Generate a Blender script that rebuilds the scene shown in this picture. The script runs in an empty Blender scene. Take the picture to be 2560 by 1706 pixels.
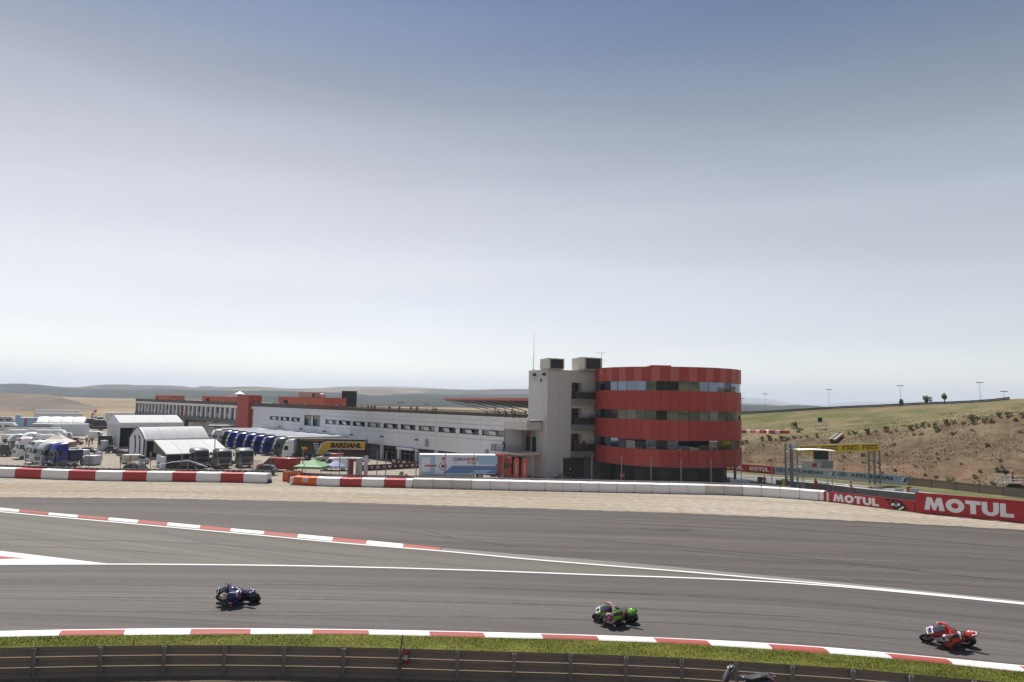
import bpy, bmesh, math, random
import numpy as np
from mathutils import Vector, Matrix, Quaternion
R = math.radians
rnd = random.Random(7)
S = bpy.context.scene
COL = S.collection

# ------------------------------------------------------------------ camera
CAMZ, FPX = 9.5, 1707.0            # eye height, focal length in photo pixels (24 mm full frame)
PITCH, ROLL = math.atan(150 / FPX), 0.0195
_f = Vector((0, math.cos(PITCH), math.sin(PITCH)))
_u0 = Vector((0, -math.sin(PITCH), math.cos(PITCH)))
_r = Vector((1, 0, 0)) * math.cos(ROLL) + _u0 * math.sin(ROLL)
_u = _u0 * math.cos(ROLL) - Vector((1, 0, 0)) * math.sin(ROLL)
CAM = Vector((0, 0, CAMZ))
cd = bpy.data.cameras.new('camera'); co = bpy.data.objects.new('camera', cd); COL.objects.link(co)
cd.sensor_width = 36; cd.lens = 36 * FPX / 2560; cd.clip_start = 0.1; cd.clip_end = 60000
co.matrix_world = Matrix(((_r.x, _u.x, -_f.x, 0), (_r.y, _u.y, -_f.y, 0), (_r.z, _u.z, -_f.z, CAMZ), (0, 0, 0, 1)))
S.camera = co

# ------------------------------------------------------------------ sky, sun, exposure
SUN_EL, SUN_AZ = R(60), R(-29)     # the sun stands behind the pit building, a little to the west
w = bpy.data.worlds.new('World'); S.world = w; w.use_nodes = True
nt = w.node_tree; N = nt.nodes; L = nt.links; N.clear()
sky = N.new('ShaderNodeTexSky'); sky.sky_type = 'NISHITA'; sky.sun_disc = False
sky.sun_elevation = SUN_EL; sky.sun_rotation = SUN_AZ
sky.altitude = 450; sky.air_density = 1.0; sky.dust_density = 1.2; sky.ozone_density = 1.5
tc = N.new('ShaderNodeTexCoord'); sx = N.new('ShaderNodeSeparateXYZ'); L.new(tc.outputs['Generated'], sx.inputs[0])
ramp = N.new('ShaderNodeValToRGB'); L.new(sx.outputs['Z'], ramp.inputs[0])
SKYRAMP = [(0.0, (1.0, 1.0, 1.0)), (1.0, (1.0, 1.0, 1.0))]
SKYRAMP = [(0.0, (1.28, 1.18, 1.16)), (.043, (1.30, 1.18, 1.15)), (.089, (1.25, 1.01, .92)), (.176, (1.40, 1.04, .815)), (.26, (1.36, .995, .74)), (.325, (1.15, .86, .64)), (.405, (.83, .675, .545)), (.465, (.55, .53, .51)), (.52, (.41, .445, .51)), (1.0, (.46, .48, .54))]
cr = ramp.color_ramp
while len(cr.elements) < len(SKYRAMP): cr.elements.new(0.5)
for e, (p, c) in zip(cr.elements, SKYRAMP): e.position = p; e.color = (*c, 1)
# thin veil of high cloud streaks
mp = N.new('ShaderNodeMapping'); mp.inputs['Scale'].default_value = (1.2, 1.2, 9); L.new(tc.outputs['Generated'], mp.inputs[0])
cn = N.new('ShaderNodeTexNoise'); cn.inputs['Scale'].default_value = 1.6; cn.inputs['Detail'].default_value = 5; L.new(mp.outputs[0], cn.inputs['Vector'])
cm = N.new('ShaderNodeMapRange'); cm.inputs[1].default_value = .3; cm.inputs[2].default_value = .75; cm.inputs[3].default_value = .94; cm.inputs[4].default_value = 1.06
L.new(cn.outputs['Fac'], cm.inputs[0])
mul = N.new('ShaderNodeVectorMath'); mul.operation = 'MULTIPLY'
L.new(sky.outputs[0], mul.inputs[0]); L.new(ramp.outputs[0], mul.inputs[1])
mul2 = N.new('ShaderNodeVectorMath'); mul2.operation = 'SCALE'; L.new(mul.outputs[0], mul2.inputs[0]); L.new(cm.outputs[0], mul2.inputs['Scale'])
bg = N.new('ShaderNodeBackground'); bg.inputs[1].default_value = 0.10
L.new(mul2.outputs[0], bg.inputs[0])
wo = N.new('ShaderNodeOutputWorld'); L.new(bg.outputs[0], wo.inputs[0])
sund = Vector((math.cos(SUN_EL) * math.sin(SUN_AZ), math.cos(SUN_EL) * math.cos(SUN_AZ), math.sin(SUN_EL)))
sl = bpy.data.lights.new('sun', 'SUN'); sl.energy = 4.2; sl.angle = R(0.53); sl.color = (1, .96, .9)
so = bpy.data.objects.new('sun', sl); COL.objects.link(so); so.rotation_euler = sund.to_track_quat('Z', 'Y').to_euler(); so.location = (0, 0, 80)
S.view_settings.view_transform = 'Standard'; S.view_settings.look = 'None'
S.view_settings.exposure = 0.5; S.view_settings.gamma = 1; S.view_settings.use_curve_mapping = False
S.cycles.max_bounces = 6; S.cycles.diffuse_bounces = 3; S.cycles.glossy_bounces = 3; S.cycles.transmission_bounces = 3
S.cycles.volume_bounces = 1; S.cycles.use_denoising = True; S.cycles.use_fast_gi = False
S.cycles.sample_clamp_indirect = 8
S.render.film_transparent = False

# ------------------------------------------------------------------ geometry of the picture
def ray(px, py): return _f * FPX + _r * (px - 1280) + _u * (853 - py)
def G(px, py, z=0.0):
    """where the sight line through a photo pixel meets the level z"""
    d = ray(px, py); return CAM + d * ((z - CAMZ) / d.z)
def D(px, py, depth):
    d = ray(px, py); return CAM + d * (depth / d.y)
def proj(p):
    v = Vector(p) - CAM; k = FPX / v.dot(_f); return 1280 + v.dot(_r) * k, 853 - v.dot(_u) * k
def zat(px, py, depth): return D(px, py, depth).z
PZ = -2.5                             # level of paddock and pit straight, below the corner in front
def GP(px, py): return G(px, py, PZ)

# ------------------------------------------------------------------ materials
MATS = {}
def rgb(r, g, b):
    f = lambda c: (c / 255 / 12.92) if c / 255 < .04045 else ((c / 255 + .055) / 1.055) ** 2.4
    return (f(r), f(g), f(b))
def mat(name, col, rough=.6, metal=0.0, var=0.0, scale=2.0, spec=.5, coat=0.0, col2=None, bump=0.0, stretch=(1, 1, 1), ior=None, coords='Object', detail=4):
    if name in MATS: return MATS[name]
    m = bpy.data.materials.new(name); m.use_nodes = True
    n = m.node_tree.nodes; l = m.node_tree.links; b = n['Principled BSDF']
    b.inputs['Base Color'].default_value = (*col, 1); b.inputs['Roughness'].default_value = rough; b.inputs['Metallic'].default_value = metal
    b.inputs['Specular IOR Level'].default_value = spec; b.inputs['Coat Weight'].default_value = coat; b.inputs['Coat Roughness'].default_value = .06
    if ior: b.inputs['IOR'].default_value = ior
    if var or col2 or bump:
        if coords == 'World':
            t = n.new('ShaderNodeNewGeometry'); src = t.outputs['Position']
        else:
            t = n.new('ShaderNodeTexCoord'); src = t.outputs[coords]
        mp = n.new('ShaderNodeMapping'); mp.inputs['Scale'].default_value = stretch; l.new(src, mp.inputs[0])
        z = n.new('ShaderNodeTexNoise'); z.inputs['Scale'].default_value = scale; z.inputs['Detail'].default_value = detail; z.inputs['Roughness'].default_value = .6
        l.new(mp.outputs[0], z.inputs['Vector'])
        mx = n.new('ShaderNodeMix'); mx.data_type = 'RGBA'
        a = tuple(max(0, c * (1 - var)) for c in col); c2 = col2 or tuple(min(1, c * (1 + var)) for c in col)
        mr = n.new('ShaderNodeMapRange'); mr.inputs[1].default_value = .3; mr.inputs[2].default_value = .7; l.new(z.outputs['Fac'], mr.inputs[0])
        mx.inputs[6].default_value = (*a, 1); mx.inputs[7].default_value = (*c2, 1)
        l.new(mr.outputs[0], mx.inputs[0]); l.new(mx.outputs[2], b.inputs['Base Color'])
        if bump:
            bp = n.new('ShaderNodeBump'); bp.inputs['Strength'].default_value = bump; bp.inputs['Distance'].default_value = .05
            l.new(z.outputs['Fac'], bp.inputs['Height']); l.new(bp.outputs[0], b.inputs['Normal'])
    MATS[name] = m; return m

class Nodes:
    """small helper to wire a procedural material"""
    def __init__(s, name, rough=.8, spec=.3):
        s.m = bpy.data.materials.new(name); s.m.use_nodes = True; MATS[name] = s.m
        s.n = s.m.node_tree.nodes; s.l = s.m.node_tree.links; s.b = s.n['Principled BSDF']
        s.b.inputs['Roughness'].default_value = rough; s.b.inputs['Specular IOR Level'].default_value = spec
    def co(s, kind, scale=(1, 1, 1), rot=(0, 0, 0)):
        if kind == 'World': o = s.n.new('ShaderNodeNewGeometry').outputs['Position']
        else: o = s.n.new('ShaderNodeTexCoord').outputs[kind]
        mp = s.n.new('ShaderNodeMapping'); mp.inputs['Scale'].default_value = scale; mp.inputs['Rotation'].default_value = rot
        s.l.new(o, mp.inputs[0]); return mp.outputs[0]
    def noise(s, vec, scale, detail=4, lo=.3, hi=.7, a=0.0, b=1.0, rough=.55, dist=0.0):
        z = s.n.new('ShaderNodeTexNoise'); z.inputs['Scale'].default_value = scale; z.inputs['Detail'].default_value = detail
        z.inputs['Roughness'].default_value = rough; z.inputs['Distortion'].default_value = dist
        s.l.new(vec, z.inputs['Vector'])
        mr = s.n.new('ShaderNodeMapRange'); mr.inputs[1].default_value = lo; mr.inputs[2].default_value = hi; mr.inputs[3].default_value = a; mr.inputs[4].default_value = b
        s.l.new(z.outputs['Fac'], mr.inputs[0]); return mr.outputs[0]
    def mix(s, fac, a, b, mode='MIX'):
        x = s.n.new('ShaderNodeMix'); x.data_type = 'RGBA'; x.blend_type = mode
        if isinstance(fac, (int, float)): x.inputs[0].default_value = fac
        else: s.l.new(fac, x.inputs[0])
        for i, v in ((6, a), (7, b)):
            if isinstance(v, tuple): x.inputs[i].default_value = (*v, 1)
            else: s.l.new(v, x.inputs[i])
        return x.outputs[2]
    def math(s, op, a, b=None):
        x = s.n.new('ShaderNodeMath'); x.operation = op
        for i, v in enumerate((a, b)):
            if v is None: continue
            if isinstance(v, (int, float)): x.inputs[i].default_value = v
            else: s.l.new(v, x.inputs[i])
        return x.outputs[0]
    def grey(s, fac):
        c = s.n.new('ShaderNodeCombineColor')
        for i in range(3): s.l.new(fac, c.inputs[i])
        return c.outputs[0]
    def out(s, col, bump=None, strength=.3, dist=.05, rough=None):
        s.l.new(col, s.b.inputs['Base Color'])
        if rough is not None: s.l.new(rough, s.b.inputs['Roughness'])
        if bump is not None:
            bp = s.n.new('ShaderNodeBump'); bp.inputs['Strength'].default_value = strength; bp.inputs['Distance'].default_value = dist
            s.l.new(bump, bp.inputs['Height']); s.l.new(bp.outputs[0], s.b.inputs['Normal'])
        return s.m

# ------------------------------------------------------------------ mesh builder
class MB:
    def __init__(s): s.v = []; s.f = []; s.mi = []; s.m = 0; s.M = None; s.uv = None
    def add(s, vs, fs, m=None):
        o = len(s.v); k = s.m if m is None else m
        for p in vs:
            p = Vector(p); s.v.append(s.M @ p if s.M else p)
        for q in fs: s.f.append(tuple(i + o for i in q)); s.mi.append(k)
        return s
    def box(s, c, d, m=None, rz=0.0, ry=0.0, rx=0.0):
        x, y, z = d[0] / 2, d[1] / 2, d[2] / 2
        vs = [Vector((a * x, b * y, e * z)) for e in (-1, 1) for a, b in ((-1, -1), (1, -1), (1, 1), (-1, 1))]
        if rz or ry or rx:
            q = Matrix.Rotation(rz, 3, 'Z') @ Matrix.Rotation(ry, 3, 'Y') @ Matrix.Rotation(rx, 3, 'X'); vs = [q @ p for p in vs]
        c = Vector(c)
        return s.add([c + p for p in vs], [(0, 3, 2, 1), (4, 5, 6, 7), (0, 1, 5, 4), (1, 2, 6, 5), (2, 3, 7, 6), (3, 0, 4, 7)], m)
    def box2(s, lo, hi, m=None): return s.box([(a + b) / 2 for a, b in zip(lo, hi)], [abs(b - a) for a, b in zip(lo, hi)], m)
    def quad(s, a, b, c, d, m=None): return s.add([a, b, c, d], [(0, 1, 2, 3)], m)
    def slab(s, pts, t, m=None):
        """a flat polygon given thickness along its normal (backwards)"""
        pts = [Vector(p) for p in pts]; n = (pts[1] - pts[0]).cross(pts[2] - pts[1]).normalized(); k = len(pts)
        return s.add(pts + [p - n * t for p in pts], [tuple(range(k)), tuple(range(2 * k - 1, k - 1, -1))] + [(i, i + k, (i + 1) % k + k, (i + 1) % k) for i in range(k)], m)
    def prism(s, poly, y0, y1, m=None, axis='xz'):
        k = len(poly)
        f = {'xz': lambda a, b, t: (a, t, b), 'xy': lambda a, b, t: (a, b, t), 'yz': lambda a, b, t: (t, a, b)}[axis]
        vs = [f(a, b, y0) for a, b in poly] + [f(a, b, y1) for a, b in poly]
        return s.add(vs, [tuple(range(k)), tuple(range(2 * k - 1, k - 1, -1))] + [(i, i + k, (i + 1) % k + k, (i + 1) % k) for i in range(k)], m)
    def tube(s, pts, r, n=8, m=None, closed=False):
        pts = [Vector(p) for p in pts]; k = len(pts); rs = r if isinstance(r, (list, tuple)) else [r] * k
        t0 = (pts[1] - pts[0]).normalized(); a = t0.orthogonal().normalized(); rings = []
        for i, p in enumerate(pts):
            if closed: t = (pts[(i + 1) % k] - pts[i - 1]).normalized()
            else: t = (pts[min(i + 1, k - 1)] - pts[max(i - 1, 0)]).normalized()
            a = (a - t * a.dot(t)).normalized(); b = t.cross(a)
            rings.append([p + (a * math.cos(2 * math.pi * j / n) + b * math.sin(2 * math.pi * j / n)) * rs[i] for j in range(n)])
        return s.loft(rings, m, closed=closed)
    def cyl(s, a, b, r, n=10, m=None, r2=None): return s.tube([a, b], [r, r if r2 is None else r2], n, m)
    def loft(s, rings, m=None, caps=True, closed=False):
        n = len(rings[0]); k = len(rings); vs = [p for q in rings for p in q]; fs = []
        for i in range(k if closed else k - 1):
            for j in range(n):
                a, b = i * n + j, i * n + (j + 1) % n; c, d = ((i + 1) % k) * n + (j + 1) % n, ((i + 1) % k) * n + j
                fs.append((a, b, c, d))
        if caps and not closed: fs += [tuple(range(n - 1, -1, -1)), tuple(range((k - 1) * n, k * n))]
        return s.add(vs, fs, m)
    def ball(s, c, r, nu=12, nv=8, m=None):
        r = r if isinstance(r, (tuple, list)) else (r, r, r); c = Vector(c); rings = []
        for i in range(nv + 1):
            t = math.pi * i / nv; q = max(math.sin(t), .02)
            rings.append([c + Vector((r[0] * q * math.cos(2 * math.pi * j / nu), r[1] * q * math.sin(2 * math.pi * j / nu), -r[2] * math.cos(t))) for j in range(nu)])
        return s.loft(rings, m)
    def torus(s, c, Rr, r, axis='y', n=20, k=8, m=None, sq=1.0):
        c = Vector(c); rings = []
        for i in range(n):
            t = 2 * math.pi * i / n; ring = []
            for j in range(k):
                u = 2 * math.pi * j / k; d = Rr + r * math.cos(u); h = r * sq * math.sin(u)
                p = (d * math.cos(t), h, d * math.sin(t)) if axis == 'y' else (d * math.cos(t), d * math.sin(t), h) if axis == 'z' else (h, d * math.cos(t), d * math.sin(t))
                ring.append(c + Vector(p))
            rings.append(ring)
        return s.loft(rings, m, closed=True)
    def mesh(s, name, mats, smooth=False, ang=35):
        me = bpy.data.meshes.new(name); me.from_pydata([tuple(p) for p in s.v], [], s.f)
        for x in (mats if isinstance(mats, (list, tuple)) else [mats]): me.materials.append(x)
        me.polygons.foreach_set('material_index', s.mi)
        bm = bmesh.new(); bm.from_mesh(me); bmesh.ops.recalc_face_normals(bm, faces=bm.faces); bm.to_mesh(me); bm.free()
        if smooth:
            me.polygons.foreach_set('use_smooth', [True] * len(me.polygons)); me.set_sharp_from_angle(angle=R(ang))
        me.update(); return me
    def build(s, name, mats, parent=None, smooth=False, ang=35, bevel=0.0, loc=None, mtx=None, label=None):
        o = bpy.data.objects.new(name, s.mesh(name, mats, smooth, ang)); COL.objects.link(o)
        if parent: o.parent = parent
        if mtx is not None: o.matrix_local = mtx
        elif loc is not None: o.location = loc
        if bevel:
            b = o.modifiers.new('bevel', 'BEVEL'); b.width = bevel; b.segments = 2; b.limit_method = 'ANGLE'; b.angle_limit = R(40)
        if label: o['label'] = label
        return o

def tag(o, label=None, cat=None, group=None, kind=None):
    if label: o['label'] = label
    if cat: o['category'] = cat
    if group: o['group'] = group
    if kind: o['kind'] = kind
    return o
def thing(name, label, cat, loc=(0, 0, 0), rz=0.0, group=None):
    o = bpy.data.objects.new(name, None); COL.objects.link(o); o.empty_display_size = .2
    o.location = loc; o.rotation_euler = (0, 0, rz); return tag(o, label, cat, group)
def inst(name, me, parent=None, loc=(0, 0, 0), rot=None, scale=None):
    o = bpy.data.objects.new(name, me); COL.objects.link(o)
    if parent: o.parent = parent
    o.location = loc
    if rot is not None: o.rotation_euler = rot
    if scale is not None: o.scale = scale
    return o
def copy_tree(o, parent=None):
    c = o.copy(); COL.objects.link(c); c.parent = parent
    for ch in list(o.children): copy_tree(ch, c)
    return c
def heading(v): return math.atan2(v[1], v[0])

def text_mesh(txt, size=1.0, bold=0.0, shear=0.0, xs=1.0, ext=.01):
    c = bpy.data.curves.new('lettering', 'FONT'); c.body = txt; c.size = size; c.offset = bold; c.shear = shear; c.extrude = ext
    c.align_x = 'CENTER'; c.align_y = 'CENTER'; c.resolution_u = 3
    o = bpy.data.objects.new('lettering', c); COL.objects.link(o); bpy.context.view_layer.update()
    dg = bpy.context.evaluated_depsgraph_get(); me = bpy.data.meshes.new_from_object(o.evaluated_get(dg)); COL.objects.unlink(o); bpy.data.objects.remove(o)
    co_ = np.array([v.co for v in me.vertices]) if len(me.vertices) else np.zeros((1, 3))
    lo, hi = co_.min(0), co_.max(0); mid = (lo + hi) / 2
    for v in me.vertices: v.co.x = (v.co.x - mid[0]) * xs; v.co.y -= mid[1]
    return me, (hi[0] - lo[0]) * xs, hi[1] - lo[1]
def text(txt, m, parent, centre, right, up, width, height, bold=.0, shear=0., proud=.015, name='lettering'):
    """lettering of a given width and height on a plane, centre/right/up in the parent's space"""
    me, w_, h_ = text_mesh(txt, 1.0, bold, shear)
    me.materials.clear(); me.materials.append(m)
    right = Vector(right).normalized(); up = Vector(up).normalized(); nrm = right.cross(up)
    o = bpy.data.objects.new(name, me); COL.objects.link(o)
    if parent: o.parent = parent
    c = Vector(centre) + nrm * proud
    sxx, syy = width / w_, height / h_
    o.matrix_local = Matrix(((right.x * sxx, up.x * syy, nrm.x, c.x), (right.y * sxx, up.y * syy, nrm.y, c.y), (right.z * sxx, up.z * syy, nrm.z, c.z), (0, 0, 0, 1)))
    return o

# ------------------------------------------------------------------ traces
def curve(pts):
    """smooth y(x) through traced points, straight beyond both ends"""
    xs = np.array([p[0] for p in pts], float); ys = np.array([p[1] for p in pts], float)
    dx = np.diff(xs); sl_ = np.diff(ys) / dx
    m = np.zeros(len(xs)); m[0] = sl_[0]; m[-1] = sl_[-1]
    for i in range(1, len(xs) - 1): m[i] = (sl_[i - 1] * dx[i] + sl_[i] * dx[i - 1]) / (dx[i - 1] + dx[i])
    def f(x):
        if x <= xs[0]: return ys[0] + m[0] * (x - xs[0])
        if x >= xs[-1]: return ys[-1] + m[-1] * (x - xs[-1])
        i = int(np.searchsorted(xs, x)) - 1; i = max(0, min(i, len(dx) - 1)); h = dx[i]; t = (x - xs[i]) / h
        return ((2 * t**3 - 3 * t**2 + 1) * ys[i] + (t**3 - 2 * t**2 + t) * h * m[i] + (-2 * t**3 + 3 * t**2) * ys[i + 1] + (t**3 - t**2) * h * m[i + 1])
    return f
def sheet(name, fa, fb, z, m, x0=-1500, x1=4000, step=40, nv=6, kind='structure', label=None, zf=None, xs=None):
    """a sheet of ground between two traced lines, UV in metres along and across"""
    xs = list(np.arange(x0, x1 + 1, step)) if xs is None else xs
    vs, uv, fs = [], [], []; run = 0; prev = None
    for i, x in enumerate(xs):
        a = G(x, fa(x), z); b = G(x, fb(x), z); mid = (a + b) / 2
        if prev is not None: run += (mid - prev).length
        prev = mid
        for j in range(nv + 1):
            t = j / nv; p = a.lerp(b, t)
            if zf: p.z = zf(p, t)
            vs.append(p); uv.append((run, (b - a).length * t))
    for i in range(len(xs) - 1):
        for j in range(nv):
            a = i * (nv + 1) + j; fs.append((a, a + 1, a + nv + 2, a + nv + 1))
    me = bpy.data.meshes.new(name); me.from_pydata([tuple(p) for p in vs], [], fs); me.materials.append(m)
    ul = me.uv_layers.new(name='UVMap'); idx = [0] * len(me.loops); me.loops.foreach_get('vertex_index', idx)
    ul.data.foreach_set('uv', [c for i in idx for c in uv[i]])
    bm = bmesh.new(); bm.from_mesh(me); bm.normal_update()
    if sum(f.normal.z for f in bm.faces) < 0: bmesh.ops.reverse_faces(bm, faces=bm.faces)
    bm.to_mesh(me); bm.free()
    o = bpy.data.objects.new(name, me); COL.objects.link(o); return tag(o, label, None, None, kind)

# ================================================================== THE SETTING
c_runoff = curve([(0, 1243), (430, 1247), (860, 1257), (1290, 1270), (1720, 1284), (2130, 1302), (2560, 1325)])
c_foot = curve([(0, 1194), (240, 1202), (480, 1205), (640, 1208), (790, 1215), (1010, 1220), (1440, 1230), (1660, 1234.5), (1900, 1242), (2060, 1254), (2251, 1276), (2560, 1307)])
c_ok1 = curve([(0, 1270), (123, 1282.5), (277, 1295), (430, 1308), (580, 1322), (755, 1337), (920, 1352), (1012, 1361), (1102, 1370)])
c_ok2 = curve([(0, 1277), (46, 1281), (192, 1294.5), (342, 1308), (497, 1322), (658, 1336.5), (830, 1353), (915, 1361), (1006, 1369), (1097, 1376.5)])
c_strip = curve([(1102, 1370), (1310, 1387), (1530, 1404), (1720, 1421), (1880, 1436), (2065, 1453), (2254, 1472), (2560, 1503)])
c_lineA = curve([(0, 1279.5), (192, 1297), (342, 1310.5), (497, 1324.5), (658, 1339), (860, 1358), (1130, 1380), (1310, 1397), (1530, 1415), (1720, 1430), (1880, 1444), (2065, 1460), (2254, 1477.5), (2560, 1508)])
c_lineB = curve([(0, 1411), (275, 1410.5), (860, 1417), (1155, 1425), (1510, 1438), (1720, 1445), (1880, 1452), (2065, 1464), (2254, 1480.5), (2560, 1510.5)])
c_k1 = curve([(0, 1577.5), (137, 1574.5), (480, 1570.5), (860, 1573), (1290, 1582), (1720, 1597), (2065, 1618), (2330, 1642), (2560, 1664)])
c_k2 = curve([(0, 1594), (147, 1591), (480, 1588), (860, 1587.5), (1212, 1595), (1720, 1612), (1900, 1623), (2230, 1648), (2560, 1681)])
GT = 1.02
c_gtop = curve([(0, 1618.6), (88, 1617), (257, 1614), (480, 1612), (860, 1617), (1003, 1620.5), (1145, 1625), (1286, 1629), (1430, 1633), (1563, 1638), (1703, 1644), (1840, 1652), (1980, 1661), (2130, 1671), (2275, 1684), (2430, 1698), (2560, 1711)])
c_bb = curve([(1790, 1172.5), (1860, 1180), (1935, 1186.5), (2050, 1195), (2265, 1213.5), (2400, 1228), (2560, 1246)])     # foot of the boards across the pit straight
c_gl = curve([(1820, 1181.5), (1955, 1191.5), (2060, 1202), (2135, 1209.5), (2195, 1216), (2316, 1228.5), (2560, 1257)])

def asphalt(name, dark, light, along, tint, rubber=.35, across=1.0, lane=.45):
    k = Nodes(name, .78, .35)
    st = k.noise(k.co('UV', (along * .5, across, 1)), 1.0, 6, .36, .64)                # long rubber and wear streaks
    st2 = k.noise(k.co('UV', (along * .35, across * 3.2, 1)), 1.0, 4, .35, .65)
    pt = k.noise(k.co('World', (.05, .12, .1)), 1.0, 5, .3, .7)                   # broad patches
    gr = k.noise(k.co('World'), 26.0, 3, .25, .75)                                 # aggregate
    fine = k.noise(k.co('World'), 5.0, 5, .3, .7)
    c = k.mix(st, dark, light); c = k.mix(k.math('MULTIPLY', st2, .45), c, light)
    c = k.mix(k.math('MULTIPLY', pt, .42), c, tint)
    c = k.mix(.12, c, k.grey(gr), 'OVERLAY'); c = k.mix(.10, c, k.grey(fine), 'OVERLAY'); c = k.mix(.30, c, k.grey(k.noise(k.co('UV', (along * .6, across * 6, 1)), 1.0, 4, .3, .7)), 'OVERLAY')
    # darker lanes of laid rubber and older repair strips
    uvs = k.n.new('ShaderNodeSeparateXYZ'); k.l.new(k.co('UV'), uvs.inputs[0])
    wob = k.noise(k.co('UV', (.02, .0, 1)), 1.0, 3, .2, .8, -1.2, 1.2)
    ln = k.n.new('ShaderNodeTexNoise'); ln.noise_dimensions = '1D'; ln.inputs['Scale'].default_value = .42; ln.inputs['Detail'].default_value = 3; k.l.new(k.math('ADD', uvs.outputs[1], wob), ln.inputs['W'])
    lm = k.n.new('ShaderNodeMapRange'); lm.inputs[1].default_value = .42; lm.inputs[2].default_value = .66; k.l.new(ln.outputs['Fac'], lm.inputs[0])
    c = k.mix(k.math('MULTIPLY', lm.outputs[0], lane), c, tuple(x * .62 for x in dark))
    # single tyre lines
    tl = k.noise(k.co('UV', (along * .22, across * 7.0, 1)), 1.0, 2, .62, .70)
    c = k.mix(k.math('MULTIPLY', tl, rubber), c, tuple(x * .45 for x in dark))
    return k.out(c, gr, .12, .02)
m_runoff = asphalt('runoff asphalt', (0.0640, 0.0537, 0.0468), (0.1032, 0.0885, 0.0784), .045, (0.1174, 0.0979, 0.0844), .38, .75)
m_old = asphalt('old asphalt', (0.0926, 0.0838, 0.0677), (0.1493, 0.1372, 0.1132), .05, (0.1648, 0.1478, 0.1200), .30, 1.0)
m_track = asphalt('track asphalt', (0.0735, 0.0644, 0.0592), (0.1177, 0.1046, 0.0958), .035, (0.1283, 0.1135, 0.1036), .32, 1.1)
m_strip = asphalt('concrete strip', (.17, .165, .14), (.25, .245, .215), .1, (.22, .21, .18), .1, 1.5)

k = Nodes('raked gravel', .95, .1)
a1 = k.noise(k.co('UV', (.02, 1.1, 1)), 1.0, 5, .3, .7); a2 = k.noise(k.co('World'), 18, 3, .2, .8); a3 = k.noise(k.co('UV', (.03, .16, 1)), 1.0, 3, .35, .65)
fur = k.noise(k.co('UV', (.012, 2.6, 1)), 1.0, 3, .56, .66)
c = k.mix(a1, (.27, .218, .155), (.36, .30, .23)); c = k.mix(a3, c, (.385, .34, .28)); c = k.mix(.2, c, k.grey(a2), 'OVERLAY')
rut = k.noise(k.co('UV', (.006, 1.3, 1)), 1.0, 2, .6, .66); c = k.mix(k.math('MULTIPLY', fur, .6), c, (.19, .15, .105)); c = k.mix(k.math('MULTIPLY', rut, .5), c, (.17, .135, .095)); c = k.mix(.35, c, k.grey(k.noise(k.co('World', (.6, 1.4, 1)), 2.2, 5, .25, .75)), 'OVERLAY')
m_gravel = k.out(c, a2, .5, .04)

k = Nodes('mown grass', .9, .15)
a1 = k.noise(k.co('UV', (.35, .9, 1)), 1.0, 5, .3, .7); a2 = k.noise(k.co('World'), 9, 4, .25, .75); a3 = k.noise(k.co('World'), 1.1, 5, .45, .8)
c = k.mix(a1, (.072, .09, .012), (.155, .162, .026)); c = k.mix(k.math('MULTIPLY', a3, .6), c, (.165, .14, .045)); uvg = k.n.new('ShaderNodeSeparateXYZ'); k.l.new(k.co('UV'), uvg.inputs[0]); er = k.n.new('ShaderNodeMapRange'); er.inputs[1].default_value = 1.9; er.inputs[2].default_value = 2.5; k.l.new(uvg.outputs[1], er.inputs[0])
bare = k.noise(k.co('World', (.5, 1, 1)), 1.4, 5, .62, .74); c = k.mix(k.math('MULTIPLY', bare, .7), c, (.22, .165, .085)); c = k.mix(.35, c, k.grey(a2), 'OVERLAY'); c = k.mix(er.outputs[0], c, (.25, .19, .125))
m_grass = k.out(c, a2, .6, .06)
m_grass2 = mat('verge grass', (.085, .10, .025), .95, var=.35, scale=.25, col2=(.17, .155, .06), coords='World')

k = Nodes('bare earth', .95, .1)
a1 = k.noise(k.co('World'), .8, 6, .3, .7); a2 = k.noise(k.co('World'), 7, 6, .2, .8); a3 = k.noise(k.co('World'), .18, 4, .4, .7)
c = k.mix(a1, (.062, .05, .038), (.125, .10, .075)); c = k.mix(k.math('MULTIPLY', a3, .4), c, (.11, .10, .05))
gp_ = k.n.new('ShaderNodeSeparateXYZ'); k.l.new(k.co('World'), gp_.inputs[0]); far_ = k.n.new('ShaderNodeMapRange'); far_.inputs[1].default_value = 14; far_.inputs[2].default_value = 6; k.l.new(gp_.outputs[1], far_.inputs[0])
c = k.mix(far_.outputs[0], c, k.mix(k.noise(k.co('World'), .07, 5, .35, .65), (.06, .075, .025), (.21, .17, .09))); c = k.mix(.45, c, k.grey(a2), 'OVERLAY')
m_earth = k.out(c, a2, .9, .12)

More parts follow.
